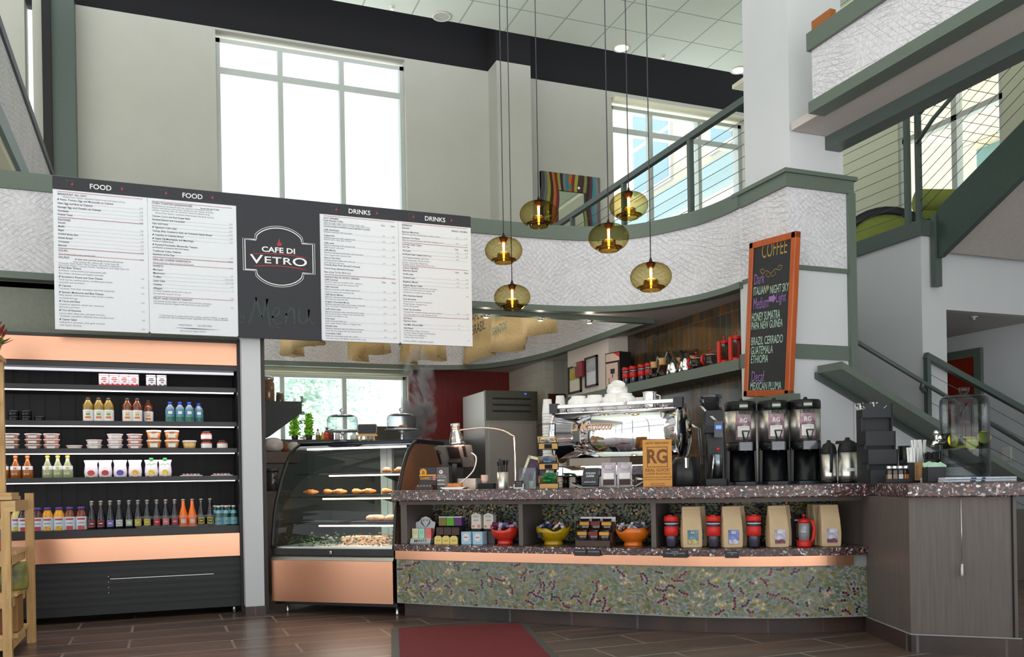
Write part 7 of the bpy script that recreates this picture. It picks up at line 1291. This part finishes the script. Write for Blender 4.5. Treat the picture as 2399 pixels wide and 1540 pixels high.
# frames and alarm on the beige pier
def frame(pa, pb, pc_, lb, c, c2, nm):
    A = atX(pa[0], pa[1], 4.36); B = atX(pb[0], pb[1], 4.36); y0, y1 = B.y, A.y; zt_, zb_ = A.z, atX(pc_[0], pc_[1], 4.36).z; t = thing('picture_frame', lb, 'frame', (4.368, (y0+y1)/2, zb_)); hw = (y1-y0)/2; H_ = zt_-zb_; MB().box((-.02, -hw, 0), (0, hw, .02)).box((-.02, -hw, H_-.02), (0, hw, H_)).box((-.02, -hw, 0), (0, -hw+.022, H_)).box((-.02, hw-.022, 0), (0, hw, H_)).build('frame', black, t); MB().box((-.008, -hw+.015, .015), (-.002, hw-.015, H_-.015)).build('notice', M('notice_'+nm, c, .4, var=.05), t); MB().box((-.011, -hw+.03, H_*.5), (-.007, hw-.03, H_-.03)).build('picture', M('notice_pic_'+nm, c2, .4, var=.35, scale=14), t)
frame((1332, 862), (1361, 848), (1332, 925), 'black framed notice with a yellow picture on the beige pier', (222, 216, 196), (176, 160, 60), 'yellow'); frame((1371, 840), (1399, 830), (1371, 910), 'black framed white certificate on the beige pier', (216, 218, 224), (170, 174, 184), 'white')
p = atX(1363, 866, 4.36); t = thing('fire_alarm', 'dark red wall alarm with a chrome lamp between the two frames', 'alarm', (4.368, p.y, p.z)); MB().box((-.05, -.09, -.085), (0, .09, .085)).build('housing', M('alarm_red', (136, 28, 30), .4), t); MB().rbox((-.06, .06, .055), (.03, .07, .04), .01).build('strobe', chrome, t)
# ================================================================ chalkboard on the pier
X_ = 4.285; A = atX(1757, 570, X_); B = atX(1866, 527, X_); Zb = atX(1743, 930, X_).z; BL = atX(1743, 930, X_); BW = A.y-B.y; TA = math.atan2(BL.y-A.y, A.z-BL.z); BH = (A-BL).length; Zb = BL.z; t = thing('coffee_chalkboard', 'tall orange framed chalkboard headed COFFEE on the white pier', 'chalkboard', (X_+.012, BL.y, BL.z)); t.rotation_euler = (Matrix.Rotation(-PI/2, 4, 'Z') @ Matrix.Rotation(TA, 4, 'Y')).to_euler()
A = BL; LM = (Matrix.Translation((X_+.012, BL.y, BL.z)) @ Matrix.Rotation(-PI/2, 4, 'Z') @ Matrix.Rotation(TA, 4, 'Y')).inverted(); fo_ = M('orange_frame', (176, 82, 30), .35, var=.16, scale=5, stretch=(8, 8, 1)); fw_ = .05
MB().box((0, -.02, 0), (BW, .03, fw_)).box((0, -.02, BH-fw_), (BW, .03, BH)).box((0, -.02, 0), (fw_, .03, BH)).box((BW-fw_, -.02, 0), (BW, .03, BH)).build('frame', fo_, t, bevel=.006); MB().box((fw_*.6, -.010, fw_*.6), (BW-fw_*.6, .015, BH-fw_*.6)).build('slate', M('chalk_slate', (36, 38, 42), .65, var=.15, scale=6), t)
def cl(s, xy, x2, hpx, mat, bold=.006, sxx=1):
    P0 = atX(1730+xy[0]/3.58, 510+xy[1]/3.58, X_); P1 = atX(1730+x2/3.58, 510+xy[1]/3.58, X_); sz = hpx/3.58*mpp(P0)*1.38; Q0 = LM @ P0; Q1 = LM @ P1; x0 = Q0.x; wd = Q1.x-Q0.x; vs, _ = glyphs(s, bold, 'LEFT', 0); gw = max(v[0] for v in vs)*sz; tx = MB(); tx.text(s, x0, Q0.z, sz, -.012, bold, sx=wd/gw); tx.build('lettering', mat, t)
ch_g = M('chalk_gold', (170, 140, 74), .8, var=.1); ch_p = M('chalk_purple', (150, 112, 178), .8, var=.1); ch_w = M('chalk_mint', (176, 206, 190), .8, var=.1)
cl('COFFEE', (192, 345), 405, 128, ch_g, -.004); cl('Dark', (128, 565), 216, 92, ch_p, -.004); cl('ITALIAN', (122, 655), 232, 70, ch_w, .004); cl('NIGHT SKY', (262, 640), 420, 70, ch_w, .004); cl('Medium', (122, 772), 248, 100, ch_p, -.002); cl('Light', (312, 712), 396, 82, ch_p, -.002); cl('HONEY SUMATRA', (108, 874), 346, 72, ch_w, .004); cl('PAPA NEW GUINEA', (106, 944), 368, 66, ch_w, .004); cl('BRAZIL CERRADO', (104, 1072), 370, 68, ch_w, .004); cl('GUATEMALA', (102, 1150), 287, 68, ch_w, .004); cl('ETHIOPIA', (102, 1222), 247, 66, ch_w, .004); cl('Decaf', (106, 1378), 216, 92, ch_p, -.002); cl('MEXICAN PLUMA', (98, 1446), 358, 66, ch_w, .004)
mk = MB(); cxx, czz = BW*.50, BH*.790
for s in (-1, 1): mk.ribbon([tuple(p)[:2] for p in spline([(cxx, czz-.02, 0), (cxx+s*.05, czz+.01, 0), (cxx+s*.10, czz-.005, 0), (cxx+s*.13, czz+.02, 0), (cxx+s*.10, czz+.03, 0), (cxx+s*.08, czz+.015, 0)], 4)], .004, -.012); mk.ribbon([tuple(p)[:2] for p in spline([(cxx, czz-.03, 0), (cxx+s*.03, czz-.04, 0), (cxx+s*.06, czz-.02, 0), (cxx+s*.04, czz-.01, 0)], 4)], .003, -.012)
mk.build('flourish', ch_g, t); P0 = LM @ atX(1730+255/3.58, 510+685/3.58, X_); ax, az = P0.x, P0.z; MB().prism([(ax, az-.02), (ax+.05, az-.02), (ax+.05, az-.035), (ax+.085, az), (ax+.05, az+.035), (ax+.05, az+.02), (ax, az+.02)], -.0125, -.0115, 'y').build('arrow', ch_p, t); P0 = LM @ atX(1730+246/3.58, 510+590/3.58, X_); ax, az = P0.x, P0.z; MB().prism([(ax, az-.025), (ax+.012, az-.004), (ax+.018, az), (ax+.012, az+.008), (ax, az+.025), (ax-.012, az+.008), (ax-.018, az), (ax-.012, az-.004)], -.0125, -.0115, 'y').build('diamond', ch_g, t)
struct(MB().box((4.25, 5.30, Zb-.13), (4.36, 6.0, Zb-.03)), 'trim_20', green)
# ================================================================ pendants
amber = Gl('amber_glass', (236, 229, 192), (186, 170, 118), 1.0, .02, .35); amber_d = Gl('amber_inner', (206, 172, 104), (150, 112, 54), 1.1, .03, .4); fil = M('filament', (255, 170, 90), .4, emit=(255, 150, 70), es=30)
def pendant(lb):
    t = thing('pendant_lamp', lb, 'pendant lamp', group='amber glass pendant lamps'); R_ = .125; pr = [(.020, .083)] + [(max(.02, R_*math.sin(PI*k/20)**.85), .085*math.cos(PI*k/20)) for k in range(2, 18)] + [(.06, -.083)]; MB().lathe(pr, 40, cap0=False, cap1=False).build('globe', amber, t); MB().lathe([(.06, -.083), (.085, -.062), (.048, -.05), (.044, -.022), (.030, -.016)], 30, cap0=False, cap1=False).build('inner_cup', amber_d, t); MB().lathe([(.022, .07), (.028, .084), (.012, .092), (.004, .118)], 20).build('cap', M('bronze_black', (36, 30, 34), .35, metal=.4), t); MB().lathe([(.03, .08), (.022, .062), (.016, .05)], 18).build('socket', M('copper_brown', (96, 52, 40), .35, metal=.6), t); MB().tube([(0, 0, .05), (0, 0, -.05)], [.0075, .0065], 10).ball((0, 0, -.062), .006, 8).build('filament_bulb', fil, t); return t
pn = None
for px, py, d, lb in ((1262, 502, 5.85, 'amber glass pendant lamp hanging in front of the patterned mirror'), (1180, 587, 5.9, 'amber glass pendant lamp just right of the menu board, upper of two'), (1200, 697, 6.12, 'lowest left amber pendant lamp, beside the menu board edge'), (1426, 557, 5.5, 'amber pendant lamp in the middle in front of the scratched panel'), (1473, 482, 5.75, 'highest amber pendant lamp, in front of the right window'), (1525, 649, 5.38, 'lowest right amber pendant lamp near the chalkboard')):
    p = atD(px, py, d)
    if pn is None: pn = o = pendant(lb); o.location = p
    else: o = dup(pn, p, lb)
for o in [x for x in COL.objects if x.name.startswith('pendant_lamp')]:
    MB().tube([(0, 0, .115), (0, 0, ZC-o.location.z)], .0032, 6).build('cord', M('cord_grey', (58, 58, 66), .6), o); point('pendant_light', o.location, 1.2, (1, .62, .3), .03)
# ================================================================ ceiling fittings
def down(px, py, lb, lit):
    p = atZ(px, py, ZC); t = thing('recessed_light', lb, 'ceiling light', p+Vector((0, 0, -.004))); MB().lathe([(.115, 0), (.12, -.006), (.10, -.008), (.085, 0)], 28, cap0=False, cap1=False).build('trim_ring', M('ring_white', (226, 226, 220), .4), t); MB().lathe([(.09, -.004), (.07, .0)], 28, cap0=False).build('reflector', M('lit_reflector', (255, 230, 210), .3, emit=(255, 214, 190), es=3) if lit else chrome, t)
    if lit: MB().lathe([(.055, -.006), (.001, -.008)], 20, cap0=False).build('lamp', spotm, t); point('down_spot', p+Vector((0, 0, -.06)), 25, (1, .9, .8), .06, 1.5)
down(1035, 38, 'unlit chrome recessed ceiling light left of the pendant cords', False); down(1456, 112, 'lit recessed ceiling light between the pendant cords', True); down(1731, 164, 'lit recessed ceiling light beside the white column', True)
def sprk(px, py, z, lb): p = atZ(px, py, z); t = thing('sprinkler', lb, 'sprinkler', p); MB().lathe([(.035, 0), (.03, -.008), (.012, -.01), (.012, -.03)], 16).build('cup', M('ring_white', None), t); MB().lathe([(.02, -.034), (.02, -.036)], 12).build('deflector', steel, t)
sprk(918, 15, ZC, 'ceiling sprinkler left of the unlit recessed light'); sprk(1553, 131, ZC, 'ceiling sprinkler between the two lit recessed lights'); sprk(2282, 742, 2.47, 'small sprinkler on the low hall ceiling')
# ================================================================ mirror upstairs
t = thing('wall_mirror', 'mirror in a wavy multicoloured frame on the upper wall', 'mirror', (5.005, YB-.005, 4.30)); mw, mh = .925, .985; ix0, ix1, iz0, iz1 = .262, .675, .15, .742; m = MB(); cols = [(70, 66, 70), (96, 100, 104), (146, 140, 40), (40, 28, 34), (170, 88, 24), (96, 34, 40), (140, 140, 50), (40, 30, 36), (110, 110, 112), (50, 110, 120), (178, 92, 26), (110, 40, 36), (150, 150, 60), (64, 40, 52), (60, 36, 46), (120, 124, 60), (40, 26, 36), (84, 44, 60), (50, 130, 140), (120, 120, 122), (96, 96, 100)]
n = len(cols); nz = 24
for i in range(n):
    m.col = lin(cols[i])
    for j in range(nz):
        z0_, z1_ = mh*j/nz, mh*(j+1)/nz; f = lambda k, z: min(mw, max(0, mw*k/n+.016*math.sin(z*9+k*.35)*(0 if k in (0, n) else 1))); xa, xb, xc, xd = f(i, z0_), f(i+1, z0_), f(i+1, z1_), f(i, z1_)
        if (xa+xb)/2 > ix0 and (xa+xb)/2 < ix1 and z0_ >= iz0-.02 and z1_ <= iz1+.02: continue
        m.poly([(xa, -.045, z0_), (xb, -.045, z0_), (xc, -.045, z1_), (xd, -.045, z1_)])
m.col = lin((50, 44, 48)); m.box((0, -.044, 0), (mw, 0, iz0)).box((0, -.044, iz1), (mw, 0, mh)).box((0, -.044, 0), (ix0, 0, mh)).box((ix1, -.044, 0), (mw, 0, mh)); m.build('frame', VC('painted_frame', .35), t); MB().box((ix0, -.03, iz0), (ix1, -.01, iz1)).build('glass', M('mirror_silver', (225, 232, 228), .03, metal=1, var=0), t)
for x, z, r in ((.585, .80, .018), (.80, .22, .018), (.80, .12, .024)): MB().prism([(x+r*math.cos(2*PI*k/14), z+r*math.sin(2*PI*k/14)) for k in range(14)], -.05, -.044, 'y').build('white_disc', chalkw, t)
MB().prism([(.42, .78), (.47, .78), (.475, .82), (.445, .85), (.415, .82)], -.05, -.044, 'y').build('teal_inlay', M('teal_inlay', (50, 120, 130), .3), t)
# ================================================================ railings and stairs
def cable_rail(nm, lb, pts_posts, top, cables, r=.0028, rails=()):
    t = thing(nm, lb, 'railing', pts_posts[0][0]); o = Vector(pts_posts[0][0])
    for a_, b_ in pts_posts: MB().bar(Vector(a_)-o, Vector(b_)-o, .045, .045, (1, 0, 0)).build('post', green_dk, t)
    for a_, b_ in top: MB().bar(Vector(a_)-o, Vector(b_)-o, .05, .055).build('rail', green_dk, t)
    for p in rails: MB().tube([Vector(q)-o for q in p], .02, 10).build('handrail', green_dk, t)
    for a_, b_ in cables: MB().tube([Vector(a_)-o, Vector(b_)-o], r, 5).build('cable', M('cable_steel', (96, 98, 98), .4, metal=.6), t)
    return t
cable_rail('cable_railing', 'mezzanine cable railing running back from the white column', [((4.42, y, 2.9), (4.42, y, 3.95)) for y in (6.785, 8.01, 9.23, 10.45)], [((4.42, 5.97, 3.965), (4.42, 10.5, 3.965))], [((4.42, 5.97, z), (4.42, 10.45, z)) for z in [3.03+.098*k for k in range(9)]])
cable_rail('cable_railing', 'cable railing along the left edge of the stair landing', [((6.595, 6.45, 3.285), (6.595, 6.45, 4.36))], [((6.595, 6.43, 4.37), (6.595, 9.4, 4.37))], [((6.595, 6.45, 3.285+.105*k), (6.595, 9.4, 3.285+.105*k)) for k in range(1, 10)])
s0 = Vector((6.775, 6.49, 3.30)); sl_ = Vector((0, -1, .53)); cable_rail('stair_railing', 'sloping cable railing of the upper stairs at the top right', [(s0, s0+Vector((0, 0, 1.09))), (s0+sl_*1.62+Vector((0, 0, -.1)), s0+sl_*1.62+Vector((0, 0, 1.05)))], [(s0+Vector((0, 0, 1.08)), s0+sl_*3.0+Vector((0, 0, 1.08)))], [(s0+Vector((0, 0, .12+.105*k)), s0+sl_*3+Vector((0, 0, .12+.105*k))) for k in range(9)], rails=[[s0+Vector((-.02, 0, .80)), s0+Vector((-.06, -.08, .80))] + [s0+sl_*q+Vector((-.07, 0, .79)) for q in (.25, 3.0)]])
us = thing('upper_stairs', 'upper flight of stairs with a dark green stringer at the right', 'stairs', (6.70, 6.22, 3.285)); U = lambda y, z: (y, z)
MB().prism([(0, -.36), (.0, .06), (-.03, .10), (-3.2, 1.78), (-3.2, 1.36), (-.03, -.36)], 0, .06, 'x').build('stringer', M('stringer_green', (52, 68, 62), .35, var=.06), us); MB().box((-.02, -.0, -.62), (.06, .05, .04)).build('stringer_foot', green_dk, us); MB().prism([(0, -.30), (-3.2, 1.40), (-3.2, 1.5), (0, -.2)], .06, 1.3, 'x').build('soffit', M('stair_soffit', (186, 178, 174), .8), us)
for k in range(9): MB().box((.06, -.30-.33*k, .0+.17*k), (1.3, -.0-.33*k, .04+.17*k)).build('tread', wood_gr, us)
ls = thing('lower_stairs', 'lower flight of stairs behind a sloping green capped white wall', 'stairs', (4.6, 5.4, 0)); q = .462
MB().prism([(-.03, 1.69), (1.95, 1.69-q*1.98), (1.95, 1.745-q*1.98), (-.03, 1.745)], -.30, -.04, 'y').build('cap', green, ls); MB().prism([(-.03, 1.655), (1.93, 1.655-q*1.96), (1.93, 1.70-q*1.96), (-.03, 1.70)], -.042, -.008, 'y').build('cap_edge', green_dk, ls); MB().prism([(.345, 0), (1.90, 0), (1.90, 1.69-q*1.93), (.345, 1.69-q*.375)], .0, .10, 'y').build('side_wall', white, ls)
for k in range(10): MB().box((.36+.30*k, .12, 0), (.66+.30*k, .88, max(.05, 1.5-.15*k))).build('tread', wood_gr, ls)
cable_rail('stair_railing', 'cable railing and handrails of the lower stairs behind the water dispenser', [((6.58, 6.24, .55), (6.58, 6.24, 2.0))], [((6.56, 6.24, 2.02), (8.2, 6.24, 1.38))], [((6.58, 6.24, 1.86-.13*k), (8.2, 6.24, 1.22-.13*k)) for k in range(7)], rails=[[(5.55, 6.1, 2.12), (8.0, 6.1, 1.03)], [(6.38, 6.1, 1.75), (6.38, 6.12, 1.70), (6.5, 6.2, 1.68)]])
p = atX(2358, 1064, 8.29); tag(MB().box((-.012, -.05, -.07), (0, .05, .07)).box((-.014, -.02, .02), (-.011, .03, .05)).build('thermostat', M('ring_white', None), loc=(8.299, p.y, p.z)), 'small white thermostat on the hall wall behind the stairs', 'thermostat')
# lounge chairs on the landing
lime = M('lime_fabric', (138, 150, 70), .8, var=.06); dark_f = M('dark_upholstery', (36, 38, 44), .6)
t = thing('lounge_chair', 'round backed dark lounge chair with a green inner side on the landing', 'chair', (7.10, 7.25, 3.275), -.5)
m = MB(); m.smooth = True; rings = []
for k in range(17):
    a_ = PI*k/16; r = .50; rings.append([(r*math.cos(a_)*f, dy, .02+.42*math.sin(a_)*f+.02) for f, dy in ((1, -.03), (1.0, .10), (.84, .14), (.80, -.05))])
m.loft(rings); m.build('back_rim', dark_f, t); MB().prism([(.43*math.cos(PI*k/16), .03+.36*math.sin(PI*k/16)) for k in range(17)], -.02, .06, 'y').build('back_pad', lime, t); MB().rbox((0, .42, .2), (.7, .6, .36), .2).build('seat', dark_f, t)
t = thing('lounge_chair', 'green lounge chair with a rolled back by the landing window', 'chair', (8.15, 7.45, 3.275), -.3); MB().rbox((0, .0, .20), (.8, .7, .40), .12).build('seat', dark_f, t); m = MB().tube([(-.42, -.2, .62), (.42, -.2, .62)], .13, 14).box((-.40, -.26, .36), (.40, -.10, .62)); m.build('back', lime, t); MB().rbox((0, .05, .42), (.76, .6, .08), .08).build('cushion', lime, t)
# ================================================================ floor mat
A, B = atZ(934, 1474, .004), atZ(1217, 1463, .004); dv = Vector((B.x-A.x, B.y-A.y)); nv = Vector((atZ(912, 1540, .004).x-atZ(920, 1475, .004).x, atZ(912, 1540, .004).y-atZ(920, 1475, .004).y)).normalized(); u = dv.normalized(); v = Vector((u.y, -u.x)); L = dv.length
t = thing('entrance_mat', 'dark red entrance mat with grey rubber edge on the floor', 'mat', (A.x, A.y, .0005), math.atan2(u.y, u.x)); MB().box((-.045, -2.2, 0), (L+.045, .03, .005)).build('rubber_edge', M('rubber_grey', (84, 80, 78), .7), t); MB().box((0, -2.15, .004), (L, 0, .010)).build('carpet', M('red_carpet', (116, 36, 42), .95, var=.3, scale=220, bump=.5), t)
